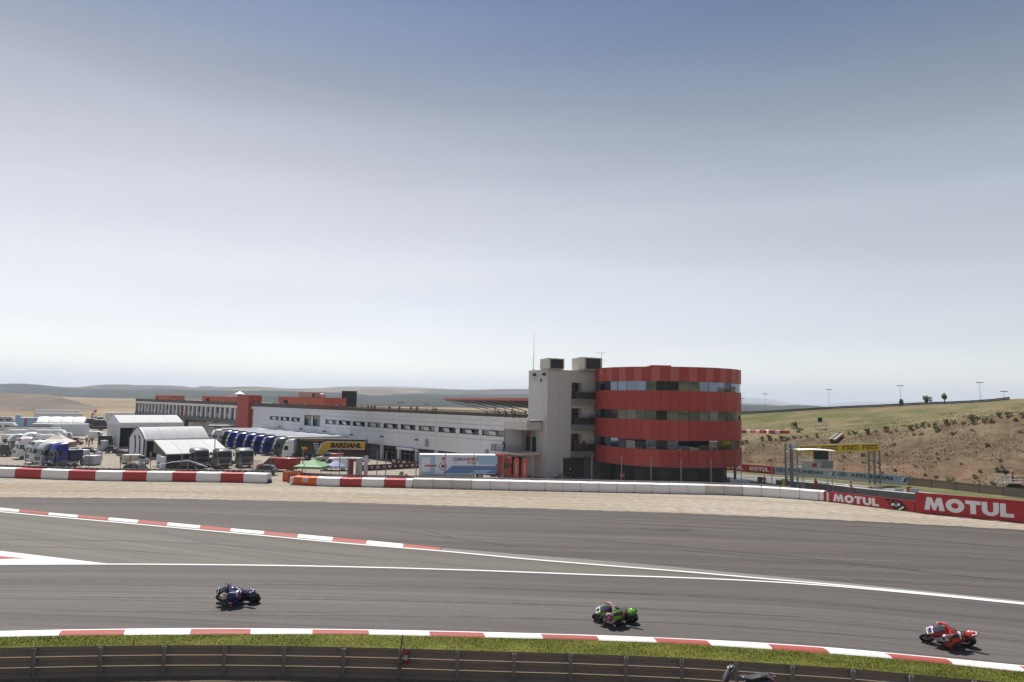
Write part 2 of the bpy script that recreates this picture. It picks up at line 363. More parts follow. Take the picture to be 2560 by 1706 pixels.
# --- plain reaching the horizon
k = Nodes('stubble plain', .95, .05)
p = k.co('World', (.0011, .0032, 1)); q = k.co('World', (.02, .05, 1))
b1 = k.noise(p, 1.0, 3, .45, .55); b2 = k.noise(p, 2.3, 2, .5, .56); b3 = k.noise(q, 1.0, 5, .25, .75); b4 = k.noise(k.co('World', (.004, .012, 1)), 1.0, 4, .55, .7)
c = k.mix(b1, (.235, .182, .118), (.29, .232, .158)); c = k.mix(k.math('MULTIPLY', b2, .55), c, (.23, .165, .085)); c = k.mix(k.math('MULTIPLY', b4, .6), c, (.15, .125, .07))
c = k.mix(.3, c, k.grey(b3), 'OVERLAY')
m_plain = k.out(c)
vs, fs = [(0, 0, PZ - .12)], []; rad = [50, 90, 140, 200, 300, 450, 650, 900, 1300, 1900, 2800, 4200, 7000, 12000, 20000]; NA = 90
for r_ in rad:
    for j in range(NA):
        a = 2 * math.pi * j / NA; x, y = r_ * math.sin(a), r_ * math.cos(a)
        z = PZ - .12 + (0 if r_ < 250 else 1.6 * math.sin(x * .011 + 1) * math.sin(y * .006 + .5) * min(1, (r_ - 250) / 500) - .5 * min(1, (r_ - 250) / 500))
        vs.append((x, y, z))
for j in range(NA): fs.append((0, 1 + (j + 1) % NA, 1 + j))
for i in range(len(rad) - 1):
    for j in range(NA):
        a = 1 + i * NA + j; b = 1 + i * NA + (j + 1) % NA; fs.append((a, b, b + NA, a + NA))
mb = MB(); mb.v = [Vector(p) for p in vs]; mb.f = fs; mb.mi = [0] * len(fs)
tag(mb.build('ground', m_plain, smooth=True, ang=180), None, None, None, 'structure')

# --- ridges of hills
from mathutils import noise as mn
def ridge(name, tr, d0, d1, zb, m, x0=-1100, x1=3700, step=8, rows=9, rough=.22, seed=0.0, back=1.25):
    f = curve(tr); vs, fs = [], []; nr = rows + 3; nx = 0
    for x in np.arange(x0, x1 + 1, step):
        top = D(x, f(x), d1)
        for i in range(rows + 1):
            t = i / rows; dd0 = d0(x) if callable(d0) else d0; dep = dd0 + (d1 - dd0) * t; q = D(x, 900, dep)
            h = zb + (top.z - zb) * (t ** 1.15)
            n_ = mn.fractal(Vector((q.x / d1 * 14 + seed, q.y / d1 * 9, seed)), .9, 2.1, 5)
            h += n_ * (top.z - zb) * rough * math.sin(math.pi * t) * (1 if top.z > zb else 0)
            vs.append((q.x, q.y, h))
        for t, hf in ((1.06, .8), (back, -.2)):
            q = D(x, 900, d1 * t); vs.append((q.x, q.y, zb + (top.z - zb) * hf))
        nx += 1
    for i in range(nx - 1):
        for j in range(nr - 1):
            a = i * nr + j; fs.append((a, a + nr, a + nr + 1, a + 1))
    b = MB(); b.v = [Vector(p) for p in vs]; b.f = fs; b.mi = [0] * len(fs)
    return tag(b.build(name, m, smooth=True, ang=180), None, None, None, 'structure')

k = Nodes('pine forest', .95, .05)
a1 = k.noise(k.co('World', (1, 1, 2)), .012, 6, .3, .7); a2 = k.noise(k.co('World', (1, 1, 3)), .0022, 4, .56, .66)
c = k.mix(a1, (.024, .030, .028), (.058, .066, .052)); c = k.mix(k.math('MULTIPLY', a2, .35), c, (.13, .105, .07))
m_forest = k.out(c)
k = Nodes('tilled hills', .95, .05)
a1 = k.noise(k.co('World', (.8, .5, 3)), .0016, 4, .46, .54, dist=.6); a2 = k.noise(k.co('World', (1, 1, 2)), .009, 5, .3, .7); a3 = k.noise(k.co('World', (1, .7, 3)), .0028, 3, .5, .6)
c = k.mix(a1, (.095, .078, .066), (.22, .172, .118)); c = k.mix(k.math('MULTIPLY', a3, .6), c, (.085, .085, .055)); c = k.mix(.3, c, k.grey(a2), 'OVERLAY')
m_tan = k.out(c)
m_blue = mat('far rock', (.10, .095, .085), .95, var=.3, scale=.0012, coords='World')
ridge('mountains', [(-900, 962), (-300, 966), (300, 976), (620, 979), (780, 975), (830, 967.5), (880, 965), (930, 966), (980, 965), (1030, 967), (1100, 971), (1200, 976), (1500, 985), (1700, 988), (1800, 990), (1850, 994), (1900, 996), (1945, 1002), (1985, 1010), (2050, 1012), (2100, 1008), (2140, 1005), (2200, 1005), (2300, 1004), (2500, 1008), (3000, 1020)], 9000, 13000, -3, m_blue, rough=.12, seed=3.0)
ridge('hills', [(-900, 952), (-300, 955), (0, 960), (62, 959.5), (95, 962), (140, 966), (175, 968), (210, 967), (240, 963.5), (300, 961.5), (350, 963), (420, 964), (462, 966), (492, 969), (505, 966.5), (560, 968), (640, 967), (740, 972), (830, 969.5), (950, 968), (1010, 969.5), (1100, 973), (1180, 975), (1260, 973), (1320, 973), (1500, 985), (1700, 1003), (1845, 1007), (1872, 1008), (1940, 1012), (1985, 1018), (2100, 1024), (2600, 1034), (3200, 1040)], 2500, 3700, -3, m_tan, rough=.35, seed=7.3)
ridge('hills', [(-900, 953), (-300, 956), (0, 961.5), (60, 960.5), (110, 963), (160, 969), (230, 973), (340, 974.5), (450, 974), (540, 976.5), (640, 977), (720, 978), (800, 981), (880, 983), (940, 989), (1010, 985.5), (1060, 984), (1120, 988), (1180, 986), (1240, 987), (1320, 986), (1500, 998), (1700, 1008), (1845, 1011), (1900, 1013), (1945, 1015), (1975, 1013), (2030, 1014.5), (2070, 1019), (2110, 1024), (2300, 1034), (3200, 1048)], lambda x: 2000 - 850 * max(0, min(1, (x - 150) / 550)), 2500, -3, m_forest, rough=.3, seed=1.7)
ridge('hills', [(-900, 970), (-400, 975), (0, 983), (80, 986.5), (145, 990), (180, 999), (222, 1011), (260, 1022), (500, 1030), (3000, 1090)], 430, 560, -3.4, mat('stony ground', (.12, .092, .068), .95, var=.3, scale=.05, col2=(.19, .148, .10), coords='World', stretch=(.6, .25, 1)), rough=.5, seed=5.1, x1=700)

# --- paddock, verge and gravel
k = Nodes('dusty paddock', .9, .2)
a1 = k.noise(k.co('World', (.05, .1, 1)), 1.0, 5, .3, .7); a2 = k.noise(k.co('World'), 3, 5, .25, .75)
c = k.mix(a1, (.235, .20, .158), (.33, .288, .235)); c = k.mix(.2, c, k.grey(a2), 'OVERLAY'); m_paddock = k.out(c)
mb = MB(); mb.add([(-330, 84, PZ), (46, 84, PZ), (46, 150, PZ), (-60, 250, PZ), (-330, 250, PZ)], [(0, 1, 2, 3, 4)])
tag(mb.build('paddock', m_paddock), None, None, None, 'structure')
def verge_z(p, t): return (0 if t < .03 else -.55 * min(1, (t - .03) / .08)) if t < .36 else -.55 - 2.1 * min(1, (t - .36) / .3)
sheet('verge', lambda x: c_foot(x) - 9, lambda x: c_foot(x) - 46, 0, mat('dry verge', (.30, .25, .18), .95, var=.25, scale=.4, col2=(.20, .17, .10), coords='World'), -900, 2960, 40, 24, zf=verge_z)
def c_edge(x): return c_runoff(x) + 1.1 * mn.fractal(Vector((x * .045, 3.3, 0)), .8, 2.2, 5)
sheet('gravel_trap', lambda x: c_edge(x) + 3, lambda x: c_foot(x) - 9, 0, m_gravel, -900, 2960, 20, 16, zf=lambda p, t: .03 * mn.noise(Vector((p.x * .25, p.y * 2.2, 0))) * math.sin(math.pi * t))
# --- asphalt sheets, 4 mm apart
sheet('runoff_asphalt', c_edge, lambda x: max(c_lineB(x), c_ok2(x) + 6) + 20, .004, m_runoff, -900, 2960, 6, 4)
oldtop = lambda x: c_ok2(x) - 1 if x < 1050 else c_lineA(x) - 1.2
sheet('old_track', oldtop, lambda x: max(c_lineB(x) + 2, oldtop(x) + .5), .008, m_old, -900, 2300, 20, 3)
sheet('race_track', c_lineB, lambda x: c_k1(x) + 6, .012, m_track, -900, 2960, 20, 8)
sheet('concrete_apron', lambda x: c_strip(x), lambda x: max(c_lineA(x) - .5, c_strip(x) + 1), .010, m_strip, 1092, 2960, 20, 1)
def worn(name, a, b, dirt, amt):
    k = Nodes(name, .6, .3); n1 = k.noise(k.co('World', (.4, 2, 1)), 2.5, 4, .3, .7); n2 = k.noise(k.co('World', (.18, 3.2, 1)), 1.3, 5, .54, .72); n3 = k.noise(k.co('World'), 6, 4, .55, .75)
    c = k.mix(n1, a, b); c = k.mix(k.math('MULTIPLY', n2, amt), c, dirt); c = k.mix(k.math('MULTIPLY', n3, amt * .6), c, dirt); return k.out(c)
m_wline = worn('white road paint', (.80, .79, .77), (.70, .685, .66), (.30, .28, .26), .5)
m_rpaint = worn('red road paint', (.40, .082, .062), (.33, .075, .058), (.12, .07, .06), .55)
def strip_line(name, fc, width, z, x0, x1, m, label):
    """a painted line of constant width on the ground, along a traced centre line"""
    xs = np.arange(x0, x1 + 1, 20); pts = [G(x, fc(x), z) for x in xs]; vs, fs = [], []
    for i, p in enumerate(pts):
        t = (pts[min(i + 1, len(pts) - 1)] - pts[max(i - 1, 0)]).normalized(); nn = Vector((-t.y, t.x, 0)) * width / 2; vs += [p + nn, p - nn]
    for i in range(len(pts) - 1): fs.append((2 * i, 2 * i + 1, 2 * i + 3, 2 * i + 2))
    b = MB(); b.add(vs, fs); return tag(b.build(name, m), None, None, None, 'structure')
strip_line('track_line', lambda x: c_lineA(x), .24, .019, -900, 2960, m_wline, '')
strip_line('track_line', lambda x: c_lineB(x), .22, .023, -900, 2960, m_wline, '')
strip_line('track_line', lambda x: c_k1(x) + 1.8, .15, .019, -900, 2960, m_wline, '')
mb = MB(); mb.add([G(-700, 1295, .021), G(-700, 1413, .021), G(0, 1411.4, .021), G(278, 1410.6, .021), G(0, 1377.5, .021)], [(0, 1, 2, 3, 4)])
tag(mb.build('painted_wedge', m_wline), None, None, None, 'structure')
mb = MB(); mb.add([G(-700, 1325, .025), G(-700, 1406, .025), G(0, 1398, .025), G(68, 1396.3, .025), G(0, 1390.3, .025)], [(0, 1, 2, 3, 4)])
tag(mb.build('painted_wedge', m_rpaint), None, None, None, 'structure')

# --- kerbs, one child per painted block
def kerb(name, f1, f2, bounds, first_white, label, z0=.014, h=.055, skew=0.0, slope_back=True):
    root = thing(name, label, 'kerb', tuple(G(bounds[len(bounds) // 2][0], f1(bounds[len(bounds) // 2][0]))), 0); off = root.location
    white = first_white
    for (a, a2), (b, b2) in zip(bounds[:-1], bounds[1:]):
        n = 5; up = [G(a + (b - a) * i / n, f1(a + (b - a) * i / n)) for i in range(n + 1)]; lo = [G(a2 + (b2 - a2) * i / n, f2(a2 + (b2 - a2) * i / n)) for i in range(n + 1)]
        prof = [(0, z0), (.12, z0 + h * .55), (.5, z0 + h), (.88, z0 + h * .8), (1, z0 - .02)]; vs, fs = [], []
        for u_, l_ in zip(up, lo):
            for t, z in prof: q = u_.lerp(l_, t); vs.append(Vector((q.x, q.y, z)) - off)
        k_ = len(prof)
        for i in range(n):
            for j in range(k_ - 1): fs.append((i * k_ + j, i * k_ + j + 1, (i + 1) * k_ + j + 1, (i + 1) * k_ + j))
        mb = MB(); mb.add(vs, fs); mb.build('kerb_block', m_wline if white else m_rpaint, root, smooth=True, ang=60)
        white = not white
    return root
ob = [-600, -530, -455, -375, -295, -215, -145, -80, -20, 46, 120, 193, 270, 343, 417, 498, 575, 658, 743, 830, 915, 1006, 1099]
kerb('outer_kerb', c_ok1, c_ok2, [(x + 4, x) for x in ob], False if len(ob) % 2 == 0 else True, 'flat red and white kerb between the old track and the wide runoff asphalt')
ib = [(-465, -480), (-315, -328), (-160, -172), (-4, -14), (155, 146), (314, 309), (479, 474), (627, 626), (780, 781), (920, 923), (1072, 1074.5), (1206, 1213), (1350, 1358), (1489, 1498), (1629, 1643), (1764, 1778), (1916, 1931), (2056, 2075), (2206, 2232), (2363, 2383), (2541, 2566), (2700, 2730), (2860, 2895)]
kerb('inner_kerb', lambda x: c_k1(x) + 3.6, c_k2, ib, False, 'raised red and white kerb along the green grass strip inside the bend')

# --- grass strip with blades
def foot_guard(x): p = G(x, c_gtop(x), GT); return p
def c_gfoot(x):
    p = foot_guard(x); return proj((p.x, p.y, 0))[1]
sheet('grass_verge', lambda x: c_k2(x) - 1.5, lambda x: c_gfoot(x) + 14, .002, m_grass, -900, 2960, 10, 10, zf=lambda p, t: .01 + .05 * math.sin(math.pi * min(1, t * 1.3)) * (1 + .6 * mn.noise(Vector((p.x * .9, p.y * .9, 0)))))
def blades(name, n, place, h, wdt, m, kind='stuff'):
    vs, fs = [], []
    for i in range(n):
        p = place()
        if p is None: continue
        a = rnd.random() * 6.283; hh = h * (.5 + rnd.random()); ww = wdt * (.6 + rnd.random() * .8); lx, ly = (rnd.random() - .5) * hh, (rnd.random() - .5) * hh
        dx, dy = math.cos(a) * ww, math.sin(a) * ww; o = len(vs)
        vs += [(p[0] - dx, p[1] - dy, p[2] - .01), (p[0] + dx, p[1] + dy, p[2] - .01), (p[0] + lx, p[1] + ly, p[2] + hh)]; fs.append((o, o + 1, o + 2))
    me = bpy.data.meshes.new(name); me.from_pydata(vs, [], fs); me.materials.append(m)
    o = bpy.data.objects.new(name, me); COL.objects.link(o); return tag(o, None, None, None, kind)
m_blade = mat('grass blades', (.105, .128, .016), .9, var=.4, scale=1.2, spec=.1, col2=(.20, .20, .042), coords='World')
def on_strip():
    x = rnd.uniform(-150, 2750); a = G(x, c_k2(x) + 1, 0); b = foot_guard(x); t = rnd.random() * .52
    if rnd.random() < .3 and mn.noise(Vector((a.x * .35, t * 2, 3))) < -.1: return None
    q = a.lerp(b, t); return (q.x, q.y, .03 + .04 * math.sin(math.pi * min(1, t * 1.3)))
blades('grass', 60000, on_strip, .035, .008, m_blade)

# --- bank where the photographer stands
NG = 60; gx = [-900 + i * (3860 / NG) for i in range(NG + 1)]; gpts = [foot_guard(x) for x in gx]
def guard_y(x):
    for a, b in zip(gpts[:-1], gpts[1:]):
        if a.x <= x <= b.x: return a.y + (b.y - a.y) * (x - a.x) / (b.x - a.x)
    return gpts[0].y if x < gpts[0].x else gpts[-1].y
def bank_z(x, y):
    d = guard_y(x) - y
    base = -.06 + .30 * max(0, d - .35) if d < 24 else 7.03 + max(0, d - 34) * .17
    if d > 150: base = 7.03 + 116 * .17 + (d - 150) * .05
    n1 = mn.fractal(Vector((x * .55, y * .8, 1.0)), .9, 2.1, 5)
    return base + n1 * .10 * min(1, max(0, d) / 1.2) * (1 if d < 10 else min(8, d / 10)) + (.06 if d > .2 else 0)
vs, fs = [], []; ys = [0.0, .15, .3, .45, .6, .8, 1.0, 1.2, 1.45, 1.7, 2, 2.4, 2.8, 3.3, 4, 5, 7, 10, 14, 19, 24, 30, 36, 44, 54, 66, 80, 100, 125, 150, 190, 240]; xs_ = list(np.arange(-25, 25.01, .22)); xs_ = list(np.arange(-160, -25, 5)) + xs_ + list(np.arange(26, 161, 5))
for x in xs_:
    for d in ys: y = guard_y(x) + .12 - d; vs.append(Vector((x, y, bank_z(x, y) if d > 0 else -.08)))
k_ = len(ys)
for i in range(len(xs_) - 1):
    for j in range(k_ - 1): fs.append((i * k_ + j, i * k_ + j + 1, (i + 1) * k_ + j + 1, (i + 1) * k_ + j))
mb = MB(); mb.v = vs; mb.f = fs; mb.mi = [0] * len(fs); tag(mb.build('bank', m_earth, smooth=True, ang=180), None, None, None, 'structure')
def on_bank():
    x = rnd.uniform(-19, 18); y = guard_y(x) - .2 - rnd.random() ** 1.5 * 2.4
    return (x, y, bank_z(x, y)) if mn.noise(Vector((x * .8, y * .8, 9))) > .12 else None
blades('dry_weeds', 5000, on_bank, .12, .006, mat('dry weeds', (.17, .14, .07), .9, var=.4, scale=2, coords='World'))

# --- hillside behind the pit straight
c_crest = curve([(1500, 1128), (1845, 1106), (1950, 1098), (2060, 1091), (2150, 1082), (2250, 1072), (2350, 1061), (2450, 1047), (2560, 1033), (2800, 1005)])
c_top = curve([(1500, 1052), (1700, 1043), (1845, 1036), (1900, 1034), (2000, 1028), (2100, 1022), (2200, 1018), (2300, 1013), (2400, 1009.5), (2480, 1004), (2530, 998), (2560, 997), (2800, 985)])
HC = list(np.arange(1480, 3300, 12)); HROWS = [0, .04, .1, .18, .27, .36, .46, .56, .66, .76, .86, .94, 1.0, 1.06, 1.15, 1.27, 1.4, 1.52, 1.64, 1.76, 1.88, 1.95, 2.0]
def hill_xyz(px, v):
    f0 = G(px, c_bb(px) - 1.5, PZ); a = D(px, c_crest(px), f0.y + 15 + (2560 - px) * .004); b = D(px, c_top(px), a.y + 62)
    p = f0.lerp(a, v) if v <= 1 else a.lerp(b, v - 1)
    if v <= 1: p.z += .5 * math.sin(math.pi * v) * .4
    else: p.z -= .9 * math.sin(math.pi * (v - 1))
    e = min(1, min(v, 2 - v) * 6); amp = .55 if v < 1 else .35
    p.z += e * amp * mn.fractal(Vector((p.x * .12, p.y * .2, 2.2)), .9, 2.1, 5) * (.35 if .96 < v < 1.04 else 1)
    return p
vs, uvs, fs = [], [], []
for px in HC:
    for v in HROWS: vs.append(hill_xyz(px, v)); uvs.append((px * .06, v))
    q = vs[-1]; d_ = Vector((q.x, q.y, 0)).normalized()
    vs.append(q + d_ * 60 + Vector((0, 0, .2))); uvs.append((px * .06, 2.1)); vs.append(Vector((q.x, q.y, PZ - 3)) + d_ * 260); uvs.append((px * .06, 2.6))
k_ = len(HROWS) + 2
for i in range(len(HC) - 1):
    for j in range(k_ - 1): fs.append((i * k_ + j, (i + 1) * k_ + j, (i + 1) * k_ + j + 1, i * k_ + j + 1))
k = Nodes('dry hillside', .95, .05)
uvn = k.n.new('ShaderNodeUVMap'); sp = k.n.new('ShaderNodeSeparateXYZ'); k.l.new(uvn.outputs[0], sp.inputs[0]); V = sp.outputs[1]
n1 = k.noise(k.co('World'), .16, 6, .3, .7, -.18, .18); vv = k.math('ADD', V, n1)
cut = k.n.new('ShaderNodeMapRange'); cut.inputs[1].default_value = .93; cut.inputs[2].default_value = 1.08; k.l.new(vv, cut.inputs[0])
red = k.n.new('ShaderNodeMapRange'); red.inputs[1].default_value = .42; red.inputs[2].default_value = .08; k.l.new(vv, red.inputs[0])
e1 = k.noise(k.co('World', (.35, 1, 3)), .5, 6, .3, .7); e2 = k.noise(k.co('World', (.45, 1, 3.5)), 1.6, 5, .25, .75); e3 = k.noise(k.co('World'), .075, 5, .42, .6); e4 = k.noise(k.co('World', (.6, .6, 1)), .22, 4, .5, .62)
soil = k.mix(e1, (.10, .070, .045), (.178, .132, .084)); soil = k.mix(k.math('MULTIPLY', red.outputs[0], .55), soil, (.25, .15, .095)); soil = k.mix(k.math('MULTIPLY', e4, .5), soil, (.225, .18, .112)); gul = k.noise(k.co('UV', (.55, .35, 1)), 1.0, 5, .5, .68); soil = k.mix(k.math('MULTIPLY', gul, .5), soil, (.075, .052, .034))
turf = k.mix(e3, (.19, .152, .085), (.105, .115, .045)); turf = k.mix(k.math('MULTIPLY', e4, .6), turf, (.215, .165, .10)); path_ = k.noise(k.co('World', (.35, 1.1, 1)), .28, 5, .56, .66); turf = k.mix(k.math('MULTIPLY', path_, .6), turf, (.15, .115, .07))
c = k.mix(cut.outputs[0], soil, turf); c = k.mix(.25, c, k.grey(e2), 'OVERLAY')
m_hill = k.out(c, e2, .4, .12)
me = bpy.data.meshes.new('hillside'); me.from_pydata([tuple(p) for p in vs], [], fs); me.materials.append(m_hill)
ul = me.uv_layers.new(name='UVMap'); idx = [0] * len(me.loops); me.loops.foreach_get('vertex_index', idx); ul.data.foreach_set('uv', [c_ for i in idx for c_ in uvs[i]])
me.polygons.foreach_set('use_smooth', [True] * len(me.polygons))
ho = bpy.data.objects.new('hillside', me); COL.objects.link(ho); tag(ho, None, None, None, 'structure')
def hill_pt(px, py):
    """the point of the hillside seen at a photo pixel"""
    best = None
    for i in range(201):
        p = hill_xyz(px, i / 100); e = abs(proj(p)[1] - py)
        if best is None or e < best[0]: best = (e, p)
    return best[1]
def on_hill():
    px = rnd.uniform(1700, 2750); v = rnd.uniform(.02, 1.6); q = hill_xyz(px, v); return q if mn.noise(Vector((q.x * .12, q.y * .2, 5))) > -.12 else None
blades('dry_tussocks', 16000, on_hill, .2, .07, mat('tussock straw', (.20, .155, .095), .95, var=.25, scale=.4, col2=(.16, .135, .07), coords='World'))

# --- pit straight
sheet('pit_verge', lambda x: c_bb(x) - 3, lambda x: c_gl(x) + 1, PZ + .012, m_grass2, 1500, 2960, 30, 4)
def sheetz(name, fa, fb, z, m, x0, x1): return sheet(name, fa, fb, z, m, x0, x1, 30, 3)
m_straight = asphalt('straight asphalt', (.13, .122, .112), (.185, .175, .165), .03, (.2, .19, .178), .15, .5)
sheetz('pit_straight', c_gl, lambda x: c_gl(x) + 52, PZ + .008, m_straight, 1500, 2960)
def pit_line(dy, x0, x1, wdt):
    xs = np.arange(x0, x1 + 1, 20); pts = [G(x, c_gl(x) + dy, PZ + .02) for x in xs]; vs, fs = [], []
    for i, p in enumerate(pts):
        t = (pts[min(i + 1, len(pts) - 1)] - pts[max(i - 1, 0)]).normalized(); nn = Vector((-t.y, t.x, 0)) * wdt / 2; vs += [p + nn, p - nn]
    for i in range(len(pts) - 1): fs.append((2 * i, 2 * i + 1, 2 * i + 3, 2 * i + 2))
    b = MB(); b.add(vs, fs); tag(b.build('track_line', m_wline), None, None, None, 'structure')
pit_line(4, 1600, 2900, .3); pit_line(9, 1600, 1860, .2); pit_line(16, 1600, 1860, .2); pit_line(24, 1600, 1925, .25)

# ---- tyre marks and repairs on the asphalt
m_skid = mat('rubber mark', (.052, .048, .045), .7, var=.3, scale=1.5, coords='World', col2=(.085, .079, .073))
def skid(pts, width, z, name='tyre_mark', m=m_skid):
    f = curve(pts); xs = np.linspace(pts[0][0], pts[-1][0], 24); P = [G(x, f(x), z) for x in xs]; vs, fs = [], []
    for i, p in enumerate(P):
        t = (P[min(i + 1, 23)] - P[max(i - 1, 0)]).normalized(); wd = width * (.25 + .75 * math.sin(math.pi * i / 23) ** .5); nn = Vector((-t.y, t.x, 0)) * wd / 2; vs += [p + nn, p - nn]
    for i in range(23): fs.append((2 * i, 2 * i + 1, 2 * i + 3, 2 * i + 2))
    b = MB(); b.add(vs, fs); tag(b.build(name, m), None, None, None, 'structure')
for i, (pts, wd) in enumerate((([(388, 1318), (420, 1333), (500, 1352), (600, 1368)], .16), ([(250, 1300), (400, 1330), (560, 1362), (760, 1384)], .14), ([(0, 1349), (300, 1352), (620, 1366), (900, 1392)], .18), ([(0, 1366), (240, 1372), (500, 1390)], .14), ([(920, 1318), (1050, 1335), (1180, 1352), (1300, 1368)], .16), ([(1060, 1325), (1140, 1345), (1260, 1362)], .13), ([(560, 1270), (900, 1284), (1400, 1300), (1900, 1326)], .2), ([(1150, 1338), (1500, 1352), (1900, 1384), (2300, 1425)], .2), ([(1400, 1296), (1800, 1310), (2200, 1340), (2560, 1372)], .18), ([(200, 1276), (500, 1284), (800, 1300)], .15), ([(1700, 1376), (2100, 1408), (2560, 1456)], .16))): skid(pts, wd, .0155 + (i % 3) * .0012)
for i, (pts, wd) in enumerate((([(0, 1452), (600, 1458), (1200, 1468), (1800, 1492)], .22), ([(200, 1492), (800, 1497), (1400, 1512), (2000, 1542)], .3), ([(600, 1536), (1200, 1543), (1700, 1558), (2300, 1600)], .2), ([(0, 1530), (400, 1527), (900, 1530)], .18), ([(1500, 1480), (2000, 1505), (2560, 1552)], .24))): skid(pts, wd, .0185 + (i % 2) * .0012)
skid([(1600, 1322), (1650, 1323.5), (1700, 1325), (1730, 1326)], 1.1, .0145, 'oil_stain', mat('oil stain', (.045, .041, .038), .5, var=.4, scale=.8, coords='World', col2=(.075, .068, .062)))

# ================================================================== BUILDINGS
m_conc = mat('cast concrete', (.66, .635, .605), .85, var=.10, scale=.5, col2=(.58, .555, .535), bump=.15)
m_conc_d = mat('dark concrete', (.22, .23, .225), .85, var=.15, scale=.6)
m_panel = mat('facade panel', (.79, .79, .80), .7, var=.06, scale=.35, col2=(.72, .72, .735), coords='World')
m_white = mat('white sheet', (.78, .78, .77), .55, var=.04, scale=.6)
m_coping = mat('white coping', (.72, .71, .68), .7, var=.1, scale=.8)
m_red = mat('red cladding', (.48, .078, .066), .55, var=.14, scale=.9, spec=.25, col2=(.41, .068, .059), coords='World', stretch=(1, 1, .15))
m_red2 = mat('faded red cladding', (.52, .10, .085), .55, var=.14, scale=.9, spec=.25, col2=(.46, .085, .072), coords='World', stretch=(1, 1, .15))
m_brick = mat('orange red render', (.58, .135, .075), .8, var=.12, scale=.6)
m_steel = mat('galvanised steel', (.36, .37, .38), .45, metal=.6, var=.15, scale=3)
m_dark = mat('dark grey metal', (.035, .036, .038), .5)
m_black = mat('black', (.012, .012, .013), .6)
m_void = mat('dark interior', (.015, .014, .013), .9)
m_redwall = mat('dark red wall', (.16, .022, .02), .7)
m_frame = mat('window frame', (.05, .052, .055), .4)
def glassmat(name, base, ior=2.4, rough=.015, tint=(.72, .84, 1)):  # the tint puts the blue of reflected sky into the glass
    m = mat(name, base, rough, ior=ior); m.node_tree.nodes['Principled BSDF'].inputs['Specular Tint'].default_value = (*tint, 1); return m
m_glass = glassmat('mirror glass', (.012, .016, .02), 2.9)
m_glass_b = glassmat('bluish mirror glass', (.014, .022, .034), 3.2)
m_glass_d = glassmat('dark window glass', (.012, .014, .016), 1.7)
m_glass_l = glassmat('pale window blind', (.30, .30, .27), 1.6, .2)
m_wire = mat('fence wire', (.22, .225, .23), .5, metal=.7)
m_post = mat('grey post', (.19, .195, .20), .55, metal=.3, var=.15, scale=4)

# ---- round red building
cyl_c = D(1665, 1000, 112.0); CX, CY = cyl_c.x, cyl_c.y; CR = 177 / FPX * 112 * 1.006
root = thing('round_building', 'round red banded building with mirror glass strips beside the concrete tower', 'building', (CX, CY, PZ))
ZB = [(.30, 2.80), (4.22, 7.10), (8.52, 11.42), (12.86, 14.95)]           # red bands
ZG = [(2.80, 4.22), (7.10, 8.52), (11.42, 12.86)]                         # glass bands
NP = 54
def ring_panel(z0, z1, r, th, a0, a1, n=2, gap=0.0):
    mb = MB(); ri, ro = r - th, r; fs = []; vs = []
    a0 += gap; a1 -= gap
    for i in range(n + 1):
        a = a0 + (a1 - a0) * i / n; cx_, sx_ = math.cos(a), math.sin(a)
        vs += [(ro * cx_, ro * sx_, z0), (ro * cx_, ro * sx_, z1), (ri * cx_, ri * sx_, z1), (ri * cx_, ri * sx_, z0)]
    for i in range(n):
        o = i * 4
        for j in range(4): fs.append((o + j, o + (j + 1) % 4, o + 4 + (j + 1) % 4, o + 4 + j))
    fs += [(0, 1, 2, 3), (n * 4 + 3, n * 4 + 2, n * 4 + 1, n * 4)]
    return mb.add(vs, fs)
dA = 2 * math.pi / NP
for bi, (z0, z1) in enumerate(ZB):
    pm = [ring_panel(z0 - PZ, z1 - PZ, CR, .10, 0, dA, 2, .0014).mesh('panel', x, smooth=True, ang=20) for x in (m_red, m_red2, mat('worn red cladding', (.56, .165, .14), .55, var=.12, scale=.9, spec=.25, col2=(.50, .125, .105), coords='World', stretch=(1, 1, .15)))]
    for i in range(NP):
        use2 = (i % 2 == 1) if bi == 3 else (rnd.random() < .22)
        inst('panel', (pm[2] if bi == 3 else pm[1]) if use2 else pm[0], root, rot=(0, 0, i * dA + rnd.uniform(-.0006, .0006)))
    ring_panel(z1 - PZ, z1 - PZ + .05, CR + .03, .16, 0, 2 * math.pi, 64).build('flashing', m_red2, root, smooth=True)
NG_ = 46; dG = 2 * math.pi / NG_
for z0, z1 in ZG:
    gm = [ring_panel(z0 - PZ + .03, z1 - PZ - .03, CR - .12, .05, 0, dG, 1, .0022).mesh('pane', x) for x in (m_glass, m_glass_b, m_glass_d)]
    for i in range(NG_):
        o = inst('pane', rnd.choice([gm[0], gm[0], gm[1], gm[1], gm[0], gm[2]]), root, rot=(rnd.uniform(-.0035, .0035), rnd.uniform(-.0035, .0035), i * dG + rnd.uniform(-.004, .004)))
    ring_panel(z0 - PZ, z1 - PZ, CR - .24, .06, 0, 2 * math.pi, 64).build('mullion_ring', m_frame, root)
core = MB()
core.cyl((0, 0, 14.6 - PZ), (0, 0, 14.7 - PZ), CR - .15, 64); core.build('roof', mat('roof gravel', (.3, .29, .27), .9), root)
mb = MB(); mb.cyl((0, 0, .28 - PZ), (0, 0, .36 - PZ), CR - .05, 64); mb.build('soffit', m_conc_d, root)
for z in (2.6, 6.9, 11.2):
    mb = MB(); mb.cyl((0, 0, z - PZ), (0, 0, z - PZ + .2), CR - .4, 48); mb.build('floor_slab', m_conc_d, root)
mb = MB(); mb.cyl((0, 0, 0), (0, 0, .3 - PZ), CR * .795, 48); mb.build('ground_floor_wall', mat('charcoal render', (.045, .047, .048), .8, var=.2, scale=.6), root, smooth=True)
